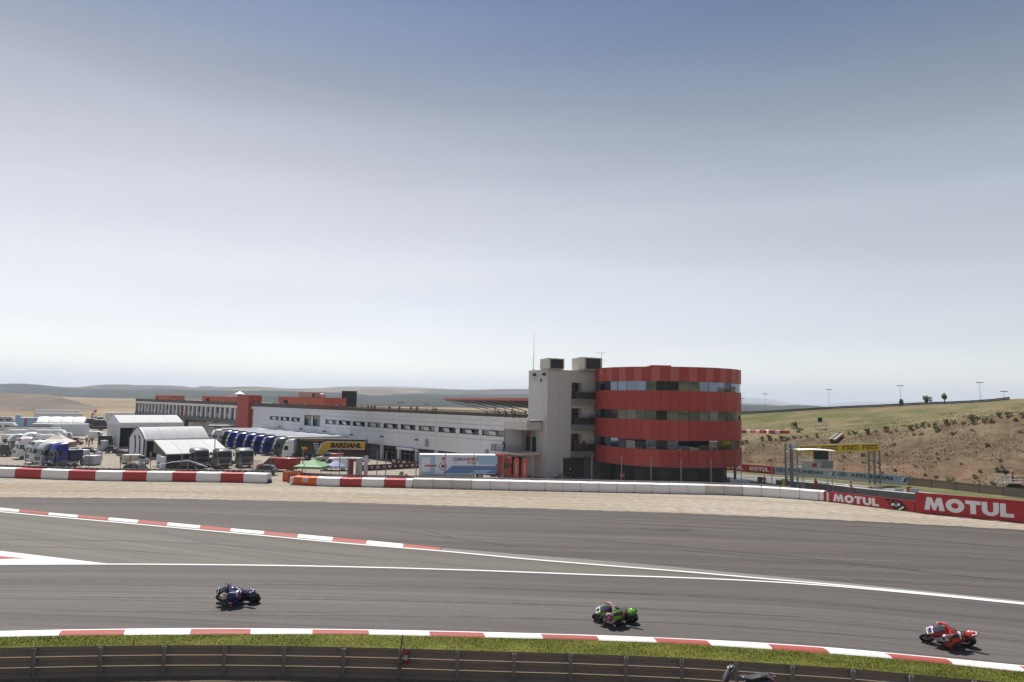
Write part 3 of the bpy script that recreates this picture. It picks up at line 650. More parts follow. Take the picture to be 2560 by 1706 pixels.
mb = MB(); mb.box((-1.2, 0, 14.95 - PZ + .32), (3.4, 3.4, .95)); mb.build('roof_hatch', m_red, root, bevel=.1)
for i in range(14):                                                     # ground floor doors and glazing set in the dark base
    a = R(196 + i * 12); mb = MB(); mb.box((0, 0, 0), (.10, 1.35, 2.1)); o = mb.build('door_panel', m_dark if i % 2 else m_black, root)
    o.location = (CR * .797 * math.cos(a), CR * .797 * math.sin(a), 1.06); o.rotation_euler = (0, 0, a)
for i in range(10):
    a = R(30 + i * 36); mb = MB(); mb.cyl((CR * .93 * math.cos(a), CR * .93 * math.sin(a), 0), (CR * .93 * math.cos(a), CR * .93 * math.sin(a), .3 - PZ), .22, 14)
    mb.build('column', m_conc_d, root, smooth=True) if not (R(190) < a < R(350)) else None

# ---- concrete stair tower
TA = R(26); tc_ = GP(1366, 1197)
root = thing('stair_tower', 'tall grey concrete stair tower joining the round red building', 'building', (tc_.x, tc_.y, PZ), TA); TT = 14.62 - PZ
TL, TF = 6.6, 9.4                                                        # depth of the side face, length of the front
def tz(z): return z - PZ
mb = MB(); mb.box2((0.08, 1.3, 0), (TF, TL, TT - .12)); mb.box2((0.08, .08, 0), (4.42, 1.35, TT - .12)); mb.box2((6.45, .08, 0), (TF, 1.35, TT - .12))
OP = [(10.07, 12.65), (5.97, 8.55), (1.75, 4.5)]
edges = [0.0, .30]
mb.box2((4.42, .08, tz(12.65)), (6.45, 1.35, TT - .12)); mb.box2((4.42, .08, tz(8.55)), (6.45, 1.35, tz(10.05))); mb.box2((4.42, .08, tz(4.5)), (6.45, 1.35, tz(5.95))); mb.box2((4.42, .08, tz(.35)), (6.45, 1.35, tz(1.73)))
mb.build('wall', m_conc, root)
mb = MB(); mb.box2((-.06, -.02, TT - .12), (TF, TL + .05, TT)); mb.build('coping', m_conc, root)
def conc_panels(x0, x1, z0, z1, axis):
    mb = MB()
    if axis == 'f': mb.box2((x0 + .012, 0, z0 + .012), (x1 - .012, .078, z1 - .012))
    else: mb.box2((0, x0 + .012, z0 + .012), (.078, x1 - .012, z1 - .012))
    mb.build('panel', m_conc, root)
zr = [tz(.35), tz(4.9), tz(9.1), tz(13.3), TT - .12]
for z0, z1 in zip(zr[:-1], zr[1:]):
    for a, b in ((0.09, 2.2), (2.2, 4.42)): conc_panels(a, b, z0, z1, 'f')
    for a, b in ((0.0, 3.3), (3.3, TL)): conc_panels(a, b, z0, z1, 's')
for a, b in ((0.09, 3.0),): conc_panels(a, b, 0.0, tz(.35), 'f')
for a, b in ((0.0, 3.3), (3.3, TL)): conc_panels(a, b, 0.0, tz(.35), 's')
conc_panels(4.42, 9.4, tz(12.67), TT - .12, 'f')
for (z0, z1), (w0, w1) in zip(OP, ((10.05, 12.6), (5.95, 8.5), (1.73, 4.45))): conc_panels(6.47, 9.4, tz(w0), tz(w1), 'f')
for z0, z1 in OP:
    mb = MB(); mb.box2((4.42, 1.30, tz(z0)), (6.45, 1.34, tz(z1))); mb.build('doorway', m_void, root)
    mb = MB(); mb.box2((4.36, -1.05, tz(z0) - .95), (9.3, .0, tz(z0) - .02)); mb.build('balcony', m_conc_d, root)
    mb = MB()
    for i in range(26): mb.box((4.42 + i * .192, -1.0, tz(z0) + .55), (.018, .018, 1.1))
    for yy in (.05, .6, 1.12): mb.box2((4.38, -1.02, tz(z0) + yy - .02), (9.28, -.98, tz(z0) + yy + .02))
    for i in range(5): mb.box((4.40, -.85 + i * .2, tz(z0) + .55), (.018, .018, 1.1))
    mb.box2((4.38, -1.0, tz(z0) + 1.10), (4.42, 0, tz(z0) + 1.14)); mb.build('railing', m_dark, root)
    mb = MB(); mb.box2((4.40, -.99, tz(z0) + .08), (9.26, -.965, tz(z0) + 1.05)); mb.build('mesh_infill', mat('smoked screen', (.06, .06, .062), .4), root)
mb = MB(); mb.box2((3.02, -.03, 0), (6.9, .07, tz(.33))); mb.box2((2.95, -.30, tz(.33)), (6.95, -.0, tz(.62))); mb.build('garage_door', mat('brown shutter', (.035, .026, .024), .7, var=.3, scale=2, stretch=(.2, 1, 8)), root)
mb = MB(); mb.box2((9.42, .4, 0), (13.2, 1.6, tz(.27))); mb.build('link_wall', mat('grey brown render', (.17, .155, .14), .85, var=.1, scale=.8), root)
mb = MB(); mb.box2((7.0, -.04, 0), (9.4, .06, tz(.9))); mb.build('wall_pier', mat('grey brown render', (.17, .155, .14), .85, var=.1, scale=.8), root)
for yy in (.9, 4.2):                                                   # floodlights under the coping
    mb = MB(); mb.box((-.28, yy, TT - .75), (.42, .55, .38), ry=R(25)); mb.cyl((0, yy, TT - .62), (-.22, yy, TT - .7), .05, 8); mb.build('floodlight', m_black, root, bevel=.03)
mb = MB(); mb.box((-.05, 2.2, TT - 1.7), (.1, .4, .5)); mb.build('junction_box', m_dark, root)

def hvac(px0, px1, py0, py1, depth, label, fan):
    a = D((px0 + px1) / 2, py1, depth); s_ = depth / FPX; wd = (px1 - px0) * s_; hh = (py1 - py0) * s_
    t = thing('roof_chiller', label, 'chiller', (a.x, a.y, 14.62), R(24), 'chillers on the tower roof'); hh = a.z + hh - 14.62
    L1 = wd * .62; L2 = wd * .95
    mb = MB(); mb.box((0, 0, hh / 2 + .06), (L1 * 1.25, L2, hh - .12)); mb.build('casing', mat('cream casing', (.50, .47, .40), .6, var=.12, scale=1.5), t, bevel=.02)
    mb = MB(); n = 16
    for i in range(n): mb.box((-L1 * .5 + (i + .5) * L1 / n, -L2 / 2 - .03, hh * .52), (L1 / n * .55, .06, hh * .8))
    mb.box((0, -L2 / 2 - .008, hh * .52), (L1 * 1.02, .012, hh * .82)); mb.build('coil_grille', m_dark, t)
    mb = MB(); mb.box2((-L1 * .6, -L2 * .45, -.02), (L1 * .6, L2 * .45, .08)); mb.build('base_frame', m_steel, t)
    for q in (-.3, .3):
        mb = MB(); mb.cyl((q * L1, 0, hh), (q * L1, 0, hh + .12), L1 * .26, 14); mb.build('fan_cowl', m_steel, t)
hvac(1353, 1407, 898, 923, 109.5, 'smaller cream chiller unit on the tower roof nearer the mast', 0)
hvac(1434, 1500, 896, 926, 111.5, 'larger cream chiller unit on the tower roof beside the round building', 1)
a = D(1334, 925, 111.0)
t = thing('mast', 'thin tall mast standing on the concrete tower roof', 'mast', (a.x, a.y, 14.6)); top = zat(1332, 830, 111.0) - 14.6
mb = MB(); mb.tube([(0, 0, 0), (0, 0, top * .5), (0, 0, top)], [.05, .035, .018], 6); mb.build('pole', m_steel, t)
mb = MB()
for a_ in (0, 2.1, 4.2): mb.cyl((.9 * math.cos(a_), .9 * math.sin(a_), 0), (0, 0, top * .45), .008, 4)
mb.build('guy_wire', m_steel, t); mb = MB(); mb.box((0, 0, .05), (.4, .4, .1)); mb.build('base_plate', m_dark, t)
a = D(1503, 921, 112.5)
t = thing('aerial', 'spindly television aerial above the larger roof chiller', 'aerial', (a.x, a.y, 14.6)); 
mb = MB(); mb.cyl((0, 0, 0), (0, 0, 3.3), .03, 6); mb.build('pole', m_steel, t)
for zz, ln in ((3.1, 1.7), (1.9, 1.6)):
    mb = MB(); mb.cyl((-ln / 2, 0, zz), (ln / 2, 0, zz), .02, 5)
    for i in range(7): mb.cyl((-ln / 2 + i * ln / 6, 0, zz - .25), (-ln / 2 + i * ln / 6, 0, zz + .25), .008, 4)
    mb.build('boom', m_steel, t)

# ---- long pit building
FA = Vector((34 / FPX * 108, 108, 0)); F2 = D(640, 1000, 177); FU = Vector((F2.x - FA.x, F2.y - FA.y, 0)).normalized(); FN = Vector((-FU.y, FU.x, 0))
if FN.dot(CAM - FA) < 0: FN = -FN
def fac(px, py=1000):
    d = ray(px, py); t = (FA - CAM).dot(FN) / d.dot(FN); p = CAM + d * t; return (p - FA).dot(FU), p.z
pit = thing('pit_building', 'long low pale grey pit building receding behind the parked trucks', 'building', (FA.x, FA.y, PZ), heading(FU))
# local frame: x along the facade away from the tower, y = outward normal, sign set below
SG = 1 if (Matrix.Rotation(heading(FU), 3, 'Z') @ Vector((0, 1, 0))).dot(FN) > 0 else -1
def fb(s0, s1, d0, d1, z0, z1, mb=None):
    """box in facade coordinates: s along, d outwards, z absolute"""
    mb = mb or MB(); mb.box2((s0, SG * d0, z0 - PZ), (s1, SG * d1, z1 - PZ)); return mb
S_BAL0, S_BAL1 = fac(1314)[0], fac(1262)[0]; S_RED = fac(634)[0]; S_P1, S_P0 = fac(602)[0], fac(630)[0]; S_END = fac(340)[0]
COP0, COP1 = 6.2, 6.8
b = fb(S_BAL1, S_RED, -14, -.35, .40, 6.2); fb(S_BAL0 - .5, S_BAL1, -14, -4.2, PZ, 6.2, b); fb(S_RED, S_END + 2, -14, -5, PZ, 6.2, b); fb(S_BAL1, S_RED, -14, -6, PZ, .4, b); b.build('core_wall', m_panel, pit)
fb(S_BAL0 - .5, S_P0 - .1, -.5, .12, COP0, COP1).build('coping', m_coping, pit); fb(S_BAL0 - .5, S_END, -14, -.5, 6.2, 6.5).build('roof', mat('roof felt', (.25, .24, .22), .9, var=.15, scale=.3), pit)
fb(S_P1 + .1, S_END, -.5, .25, COP0, COP1).build('coping', m_coping, pit)
wins = [(677, 700), (704, 726), (731, 752), (816, 844), (849, 879), (884, 915), (921, 954), (961, 997), (1004, 1041), (1049, 1089), (1098, 1141), (1151, 1199), (1207, 1261)]
ws = sorted([sorted((fac(a)[0], fac(b)[0])) for a, b in wins]); bays = [S_BAL1]
for (a, b), (c, d) in zip(ws[:-1], ws[1:]): bays.append((b + c) / 2)
# bays either side of the wide double window
wide = [sorted((fac(a)[0], fac(b)[0])) for a, b in ((763, 781), (784, 803))]; wide.sort()
bays = [x for x in bays if not (wide[0][0] - 3 < x < wide[1][1] + 3)] + [wide[0][0] - .6, wide[1][1] + .6, S_RED]; bays.sort()
WZ0, WZ1 = 3.72, 4.66
unit = MB().box((0, 0, 0), (1, 1, 1)).mesh('panel', m_panel)
def panel(s0, s1, z0, z1, d=0.0, th=.12):
    inst('panel', unit, pit, ((s0 + s1) / 2, SG * (d - th / 2), (z0 + z1) / 2 - PZ), None, (s1 - s0 - .05, th, z1 - z0 - .05))
for s0, s1 in zip(bays[:-1], bays[1:]):
    inside = [(a, b) for a, b in ws if s0 - .2 < (a + b) / 2 < s1 + .2]; isw = s0 < (wide[0][0] + wide[1][1]) / 2 < s1
    panel(s0, s1, 5.42, 6.2); panel(s0, s1, .42, 3.0)
    if isw: panel(s0, wide[0][0], 3.0, 5.42); panel(wide[0][1], wide[1][0], 3.0, 5.42); panel(wide[1][1], s1, 3.0, 5.42); continue
    panel(s0, s1, WZ1, 5.42); panel(s0, s1, 3.0, WZ0); cur = s0
    for a, b in inside: panel(cur, a, WZ0, WZ1, .02); cur = b
    panel(cur, s1, WZ0, WZ1, .02)
for i, (a, b) in enumerate(ws + wide):
    z0, z1 = (WZ0, WZ1) if i < len(ws) else (3.05, 5.35)
    fr = fb(a + .03, b - .03, -.34, -.28, z0, z1).build('window', m_glass_d if i % 3 else m_glass_l, pit)
    mb = MB()
    for q in (a + .03, b - .09): fb(q, q + .06, -.30, -.06, z0, z1, mb)
    fb(a, b, -.30, -.06, z0, z0 + .06, mb); fb(a, b, -.30, -.06, z1 - .06, z1, mb)
    for q in (1 / 3, 2 / 3): fb(a + (b - a) * q - .03, a + (b - a) * q + .03, -.29, -.2, z0, z1, mb)
    mb.build('frame', m_frame, fr)
    if i < len(ws):                                                    # the middle light stands open like a hopper
        c_ = a + (b - a) * .5; ln = (b - a) * .15; mb = MB()
        mb.slab([(c_ - ln, SG * -.20, z0 + .06 - PZ), (c_ + ln, SG * -.20, z0 + .06 - PZ), (c_ + ln, SG * .22, z1 - .18 - PZ), (c_ - ln, SG * .22, z1 - .18 - PZ)], .04); mb.build('sash', mat('bright sash', (.55, .6, .66), .25), fr)
    else:
        fb(a + .05, b - .05, -.275, -.26, z0 + 1.55, z1 - .05).build('blind', mat('tan blind', (.42, .36, .22), .8), fr); fb(a + .05, (a + b) / 2, -.275, -.26, z0 + .1, z0 + 1.5).build('curtain', mat('teal curtain', (.28, .42, .42), .8), fr)
# garages along the ground
gb = [S_BAL1] + [x for x in bays if x > S_BAL1 + 1]
for i, (s0, s1) in enumerate(zip(gb[:-1], gb[1:])):
    fb(s0 - .28, s0 + .28, -.45, .06, PZ, .40).build('pier', m_panel, pit)
    fb(s0 + .28, s1 - .28, -3.2, -3.1, PZ, .40).build('garage_back', m_redwall if i in (2, 3) else m_void, pit)
    fb(s0 + .28, s1 - .28, -.5, -.42, -.25, .40).build('shutter_box', m_dark, pit)
    if i % 3 == 0:
        mb = MB()
        for q in range(9): fb(s0 + .3, s1 - .3, -.62, -.56, PZ + q * .26, PZ + q * .26 + .24, mb)
        mb.build('shutter', mat('blue grey shutter', (.10, .11, .135), .5), pit)
    else:
        mb = MB()
        for q in (.28, .52, .76): fb(s0 + (s1 - s0) * q - .04, s0 + (s1 - s0) * q + .04, -.7, -.62, PZ, -.2, mb)
        fb(s0 + .3, s1 - .3, -.7, -.62, -.9, -.82, mb); mb.build('door_frame', m_steel, pit)
q0, q1 = sorted((fac(1000)[0], fac(1041)[0]))
fb(q0, q1, -.1, .5, -.05, .38).build('awning_box', m_white, pit)
for px_, py_ in ((1068, 1108), (1218, 1135)):
    s_, z_ = fac(px_, py_); fb(s_ - .32, s_ + .32, 0, .3, z_ - .65, z_ + .65).build('air_vent', mat('grey vent', (.30, .31, .32), .6, var=.2, scale=8, stretch=(1, 1, 6)), pit)
for px_, py_ in ((753, 1072), (812, 1079), (880, 1087), (956, 1092), (1043, 1100), (700, 1068)):
    s_, z_ = fac(px_, py_); mb = fb(s_ - .3, s_ + .3, 0, .45, z_ - .1, z_ + .12); mb.build('wall_lamp', m_dark, pit)
# balcony recess beside the tower
sb0, sb1 = S_BAL0 - .3, fac(1241)[0]
zsl = 1.45
fb(sb0, sb1, -4.2, 1.1, zsl - .35, zsl).build('balcony', mat('pinkish slab', (.6, .55, .51), .8), pit)
mb = MB()
for i in range(30): fb(sb0 + (sb1 - sb0) * i / 29 - .012, sb0 + (sb1 - sb0) * i / 29 + .012, 1.0, 1.03, zsl, zsl + 1.05, mb)
for q in (.1, .55, 1.05): fb(sb0, sb1, .99, 1.04, zsl + q - .02, zsl + q + .02, mb)
for i in range(8): fb(sb1 - .02, sb1 + .01, i * .14, i * .14 + .03, zsl, zsl + 1.05, mb)
mb.build('railing', m_dark, pit)
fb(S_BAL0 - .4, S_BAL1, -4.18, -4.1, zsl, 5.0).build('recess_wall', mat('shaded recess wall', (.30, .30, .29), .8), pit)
for q in (.3, .6): fb(S_BAL0 + (S_BAL1 - S_BAL0) * q, S_BAL0 + (S_BAL1 - S_BAL0) * (q + .18), -4.08, -4.0, zsl, zsl + 2.3).build('door', m_glass_d, pit)
s_, z_ = fac(1278, 1086); fb(s_ - .35, s_ + .35, -4.0, -3.94, z_ - .4, z_ + .4).build('hazard_sign', mat('sign red', (.38, .03, .02), .6), pit)
fb(S_BAL0 - .4, S_BAL1, -4.2, .1, 5.0, 6.2).build('lintel', mat('beige lintel', (.6, .58, .54), .8), pit)
# red stair slab and recess
fb(S_P0 - .05, S_P1 + .1, -2.6, .9, PZ, 9.7).build('stair_slab', m_red, pit)
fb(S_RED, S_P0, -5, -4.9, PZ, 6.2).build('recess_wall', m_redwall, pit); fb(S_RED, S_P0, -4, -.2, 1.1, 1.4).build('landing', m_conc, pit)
mb = MB()
for i in range(14): fb(S_RED + (S_P0 - S_RED) * i / 13 - .02, S_RED + (S_P0 - S_RED) * i / 13 + .02, -.3, -.26, 1.4, 2.5, mb)
fb(S_RED, S_P0, -.3, -.25, 2.45, 2.52, mb); mb.build('railing', m_dark, pit)
# gallery on the first floor beyond the slab
fb(S_P1, S_END, -5, .1, 1.9, 3.0).build('gallery_sill', mat('grey sill cladding', (.085, .085, .088), .6, var=.15, scale=.5), pit)
fb(S_P1, S_END, -5, -.9, 2.9, 6.2).build('gallery_wall', m_void, pit)
nb = 26; mull = []
for i in range(nb + 1):
    s_ = S_P1 + (S_END - S_P1) * (i / nb)
    fb(s_ - .32, s_ + .32, -.9, -.02, 3.0, 6.2).build('mullion', m_panel, pit)
    if i < nb:
        s2 = S_P1 + (S_END - S_P1) * ((i + 1) / nb)
        if i in (12, 25): fb(s_ + .32, s2 - .32, -.8, -.1, 3.0, 6.2).build('red_infill', m_redwall, pit); continue
        fb(s_ + .34, s2 - .34, -.5, -.45, 3.02, 6.15).build('window', m_glass if i % 4 else m_glass_d, pit)
        if i % 2 == 0: fb(s_ + .36, s2 - .36, -.44, -.42, 3.05 + .2, 4.5).build('blind', m_glass_l, pit)
fb(S_P1, S_END, -5, -4.9, PZ, 1.9).build('lower_wall', m_white, pit)
for px_ in (465, 375): s_ = fac(px_)[0]; fb(s_ - 1.0, s_ + 1.0, -4.6, .05, PZ, 1.9).build('pier', m_black, pit)
# roof railing of dark mesh
mb = MB(); pos = S_BAL0
fb(S_BAL0 - .4, S_P0, .0, .05, 7.72, 7.78, mb); fb(S_BAL0 - .4, S_P0, .0, .05, 6.9, 6.95, mb); fb(S_P1, S_END, .1, .15, 7.72, 7.78, mb)
while pos < S_P0: fb(pos - .02, pos + .02, .0, .05, 6.8, 7.75, mb); pos += .17
mb.build('roof_railing', mat('brown railing', (.075, .06, .05), .6), pit)
pos = S_P1; mb = MB(); fb(S_P1, S_END, .11, .14, 6.82, 7.72, mb); mb.build('railing_mesh', mat('brown mesh', (.085, .075, .066), .7), pit)
q0 = fac(760)[0]; q1 = S_P0; fb(q0, q1, .06, .08, 6.82, 7.7).build('railing_mesh', MATS['brown mesh'], pit)
fb(S_BAL0, S_P0, -13.9, -13.7, 6.5, 7.05).build('far_parapet', MATS['brown mesh'], pit)
# red boxes on the roof
for x0, x1, zt, d0, d1 in ((357, 391, 9.0, -9, -4), (472, 557, 9.05, -10, -4), (650, 761, 9.3, -11, -5)):
    a, b_ = sorted((fac(x0)[0], fac(x1)[0])); mb = fb(a, b_, d0, d1, 6.5, zt); rb = mb.build('roof_house', m_brick, pit)
    fb(b_ - (b_ - a) * .22, b_ - (b_ - a) * .12, d1 - .05, d1 + .03, 6.6, 8.6).build('door', m_void, rb)
    fb(a - .05, b_ + .05, d0 - .05, d1 + .05, zt, zt + .12).build('parapet', m_red2, rb)
s0, s1 = sorted((fac(676)[0], fac(718)[0]))
mb = fb(s0, s1, -10, -7.5, 9.42, 10.7); mb.build('plant_unit', mat('beige plant', (.40, .37, .28), .7, var=.2, scale=3, stretch=(6, 6, .2)), pit); 
fb(s0 + .4, s0 + 1.8, -7.5, -7.4, 9.5, 10.5).build('plant_grille', m_dark, pit)
s_ = fac(729)[0]; mb = MB(); mb.cyl((s_, SG * -8, 9.4 - PZ), (s_, SG * -8, 10.1 - PZ), .12, 8); mb.ball((s_, SG * -8, 10.25 - PZ), (.55, .55, .25), 12, 6); mb.build('roof_vent', m_white, pit, smooth=True)

# parasol on the roof box
s_ = fac(538)[0]; p = FA + FU * s_ - FN * 7
t = thing('parasol', 'white open parasol on the red box on top of the pit building', 'parasol', (p.x, p.y, 9.17)); hz_ = zat(538, 977, p.y) - 9.17
mb = MB(); mb.cyl((0, 0, 0), (0, 0, hz_), .05, 8); mb.build('pole', m_steel, t)
mb = MB(); mb.loft([[Vector((r_ * math.cos(a * math.pi / 8), r_ * math.sin(a * math.pi / 8), z)) for a in range(16)] for r_, z in ((1.55, hz_ - .95), (1.5, hz_ - .85), (.75, hz_ - .42), (.05, hz_))]); mb.build('canopy', m_white, t)
mb = MB(); mb.box((0, 0, .45), (1.0, .8, .9)); mb.build('base', m_dark, t, bevel=.05)

# lattice screen behind the building
p = D(872, 1019, 188); t = thing('video_wall', 'tall dark slatted back of a video wall above the pit roof', 'screen', (p.x, p.y, PZ), R(4)); zz0, zz1 = p.z - PZ, zat(872, 978, 188) - PZ; wd = 36 * 188 / FPX
n = 12
for i in range(n):
    z = zz0 + (zz1 - zz0) * (i + .5) / n
    mb = MB(); mb.box((0, 0, z), (wd, .35, (zz1 - zz0) / n * .62)); mb.build('slat', m_dark, t)
mb = MB()
for i in range(7): mb.box((-wd / 2 + wd * i / 6, .1, (zz0 + zz1) / 2), (.10, .3, zz1 - zz0))
mb.build('upright', mat('brown steel', (.15, .12, .10), .6), t)
mb = MB(); mb.box2((-wd / 2, .25, zz0), (wd / 2, .3, zz1)); mb.build('cabinet_back', mat('dim cabinet', (.16, .15, .14), .7), t)
mb = MB(); mb.box2((-wd * .3, -.2, 0), (-wd * .2, .3, zz0)); mb.box2((wd * .2, -.2, 0), (wd * .3, .3, zz0)); mb.build('leg', m_steel, t)

# grandstand roof beyond
gl, gr = D(1107, 998.5, 232), D(1345, 1000, 150)
t = thing('grandstand', 'covered grandstand with thin red roof edge behind the pit building', 'grandstand', (0, 0, 0)); dv = (gr - gl); dh = Vector((dv.x, dv.y, 0)).normalized(); nb_ = Vector((-dh.y, dh.x, 0))
if nb_.y < 0: nb_ = -nb_
gl2, gr2 = gl - dh * 0, gr + dh * 14; off = nb_ * 17
mb = MB(); mb.add([gl2, gr2, gr2 + off + Vector((0, 0, -3.0)), gl2 + off * .5 + Vector((0, 0, -1.2)), gl2 + Vector((0, 0, .25)), gr2 + Vector((0, 0, .25)), gr2 + off + Vector((0, 0, -2.7)), gl2 + off * .5 + Vector((0, 0, -.9))], [(3, 2, 1, 0), (4, 5, 6, 7), (0, 1, 5, 4), (1, 2, 6, 5), (2, 3, 7, 6), (3, 0, 4, 7)]); mb.build('roof', mat('dark roof deck', (.03, .03, .032), .7), t)
mb = MB(); mb.slab([gl2 + Vector((0, -.02, -.15)), gr2 + Vector((0, -.02, -.25)), gr2 + Vector((0, -.02, .42)), gl2 + Vector((0, -.02, .32))], .1); mb.build('fascia', m_red, t)
for i in range(9):
    a = gl2.lerp(gr2, i / 9 + .02); mb = MB(); mb.tube([a + Vector((0, 0, -.1)), a + off * .9 + dh * 8 + Vector((0, 0, -4.2))], .11, 6); mb.build('strut', m_dark, t)
for i in range(6):
    a = gl2.lerp(gr2, i / 6 + .08) + off * .95; mb = MB(); mb.cyl((a.x, a.y, PZ), (a.x, a.y, a.z - 1.8), .25, 8); mb.build('column', m_steel, t)
mb = MB(); st = gl2 + off * .1; 
for i in range(7):
    q0 = gl2 + off * (.15 + i * .11); q1 = gr2 + off * (.15 + i * .11); z = PZ + 1.0 + i * .6
    mb.add([(q0.x, q0.y, PZ), (q1.x, q1.y, PZ), (q1.x, q1.y, z), (q0.x, q0.y, z), (q0.x + off.x * .11, q0.y + off.y * .11, z), (q1.x + off.x * .11, q1.y + off.y * .11, z)], [(0, 1, 2, 3), (3, 2, 5, 4)])
mb.build('terrace', m_conc, t)

# ================================================================== TRACKSIDE
m_arm = mat('weathered armco', (.56, .465, .375), .5, metal=.0, var=.22, scale=1.2, col2=(.40, .315, .235), coords='World', stretch=(.3, 1, 4))
m_red_b = mat('red foam cover', (.46, .05, .045), .55, var=.12, scale=1.5, bump=.1)
m_white_b = mat('white foam cover', (.86, .83, .805), .55, var=.05, scale=1.2, bump=.2)
m_grey_b = mat('grey foam cover', (.62, .58, .52), .6, var=.12, scale=1.2, bump=.2)
m_orange_b = mat('orange foam cover', (.72, .135, .028), .6, var=.12, scale=1.2, bump=.1)
m_strap = mat('dark strap', (.10, .09, .085), .7)

def wbeam(a, b, zc, hgt=.315, dep=.08, th=.006):
    """corrugated rail from a to b, ribs towards the track"""
    prof = [(.5, .0), (.40, .0), (.29, 1), (.13, 1), (0, .1), (-.13, 1), (-.29, 1), (-.40, .0), (-.5, .0)]
    t = (b - a).normalized(); nn = Vector((-t.y, t.x, 0)); nn = nn if nn.y > 0 else -nn; rings = []
    for p in (a, b):
        rings.append([p + nn * -.035 + Vector((0, 0, zc + hgt * .5))] + [p + nn * (d * dep) + Vector((0, 0, zc + z * hgt)) for z, d in prof] + [p + nn * (d * dep - th) + Vector((0, 0, zc + z * hgt)) for z, d in reversed(prof)])  # first point is an extra top lip, added to catch sunlight
    return MB().loft(rings)
def foot_of(px): p = foot_guard(px); return Vector((p.x, p.y, 0))
gp = [-545, -385, -230, -75, 89, 256, 414, 563, 713, 860, 1003, 1145, 1286, 1426, 1563, 1703, 1840, 1980, 2130, 2275, 2432, 2592, 2755]
gpos = [foot_of(x) for x in gp]; gc = gpos[len(gpos) // 2].copy()
root = thing('guardrail', 'long three rail steel guardrail on posts below the grass strip', 'guardrail', gc)
for i in range(0, len(gpos) - 1, 2):
    for zc in (.852, .517, .182):
        for a, b in ((gpos[i], gpos[i + 1]),) + (((gpos[i + 1], gpos[i + 2]),) if i + 2 < len(gpos) else ()):
            a_ = a - (b - a).normalized() * .02
            wbeam(a_ - gc + Vector((0, .0015 * (i % 4), 0)), b - gc, zc).build('rail', m_arm, root, smooth=True, ang=50)
pm = MB(); pm.box((0, 0, .45), (.11, .008, 1.08)); pm.box((-.05, -.03, .45), (.008, .06, 1.08)); pm.box((.05, -.03, .45), (.008, .06, 1.08)); pm.box((0, .012, .86), (.16, .03, .2)); pm.box((0, .012, .53), (.16, .03, .2))
pmesh = pm.mesh('post', mat('guardrail post', (.46, .42, .40), .5, metal=.1, var=.2, scale=3))
bmesh_ = MB().box((0, 0, 0), (.05, .03, .03)).mesh('bolt', mat('bolt', (.45, .43, .40), .4, metal=.7))
for i, p in enumerate(gpos):
    q = gpos[min(i + 1, len(gpos) - 1)] - gpos[max(i - 1, 0)]
    o = inst('post', pmesh, root, p - gc + Vector((0, -.045, 0)), (R(rnd.uniform(-1, 2)), R(rnd.uniform(-1.5, 1.5)), math.atan2(q.y, q.x)))
    inst('bolt', bmesh_, o, (.02, -.012, .93))
# stake and extinguisher on the rail
p = foot_of(1000); p2 = D(1007, 1588, p.y - .12)
t = thing('stake', 'tall weathered stake leaning against the guardrail beside the red extinguisher', 'stake', (p.x - .07, p.y - .14, -.1))
mb = MB(); mb.tube([(0, 0, 0), (p2.x - p.x + .07, .02, p2.z + .1)], [.04, .032], 6); mb.build('pole', mat('grey wood', (.26, .225, .19), .85, var=.25, scale=6, stretch=(3, 3, .4)), t)
mb = MB(); mb.box(((p2.x - p.x + .07) * .55, .03, .62), (.12, .03, .05)); mb.build('tie', m_strap, t)
p = D(1015, 1655, foot_of(1015).y - .13)
t = thing('fire_extinguisher', 'red fire extinguisher hanging on the guardrail beside the stake', 'extinguisher', p)
mb = MB(); mb.loft([[Vector((r_ * math.cos(a * math.pi / 7), r_ * math.sin(a * math.pi / 7), z)) for a in range(14)] for r_, z in ((.055, -.08), (.075, -.06), (.075, .26), (.05, .33), (.022, .36))]); mb.build('cylinder', mat('extinguisher red', (.34, .018, .015), .35), t, smooth=True)
mb = MB(); mb.cyl((0, 0, .36), (0, 0, .42), .02, 8); mb.box((.02, 0, .44), (.14, .025, .02)); mb.box((.03, 0, .41), (.12, .02, .015), ry=R(15)); mb.build('valve', m_steel, t)
mb = MB(); mb.cyl((0, 0, .08), (0, 0, .24), .0765, 14); mb.build('label_band', mat('paper label', (.62, .55, .52), .6), t, smooth=True)
mb = MB(); mb.tube([(.06, 0, .40), (.12, -.02, .3), (.1, -.03, .05)], .012, 6); mb.build('hose', m_black, t)

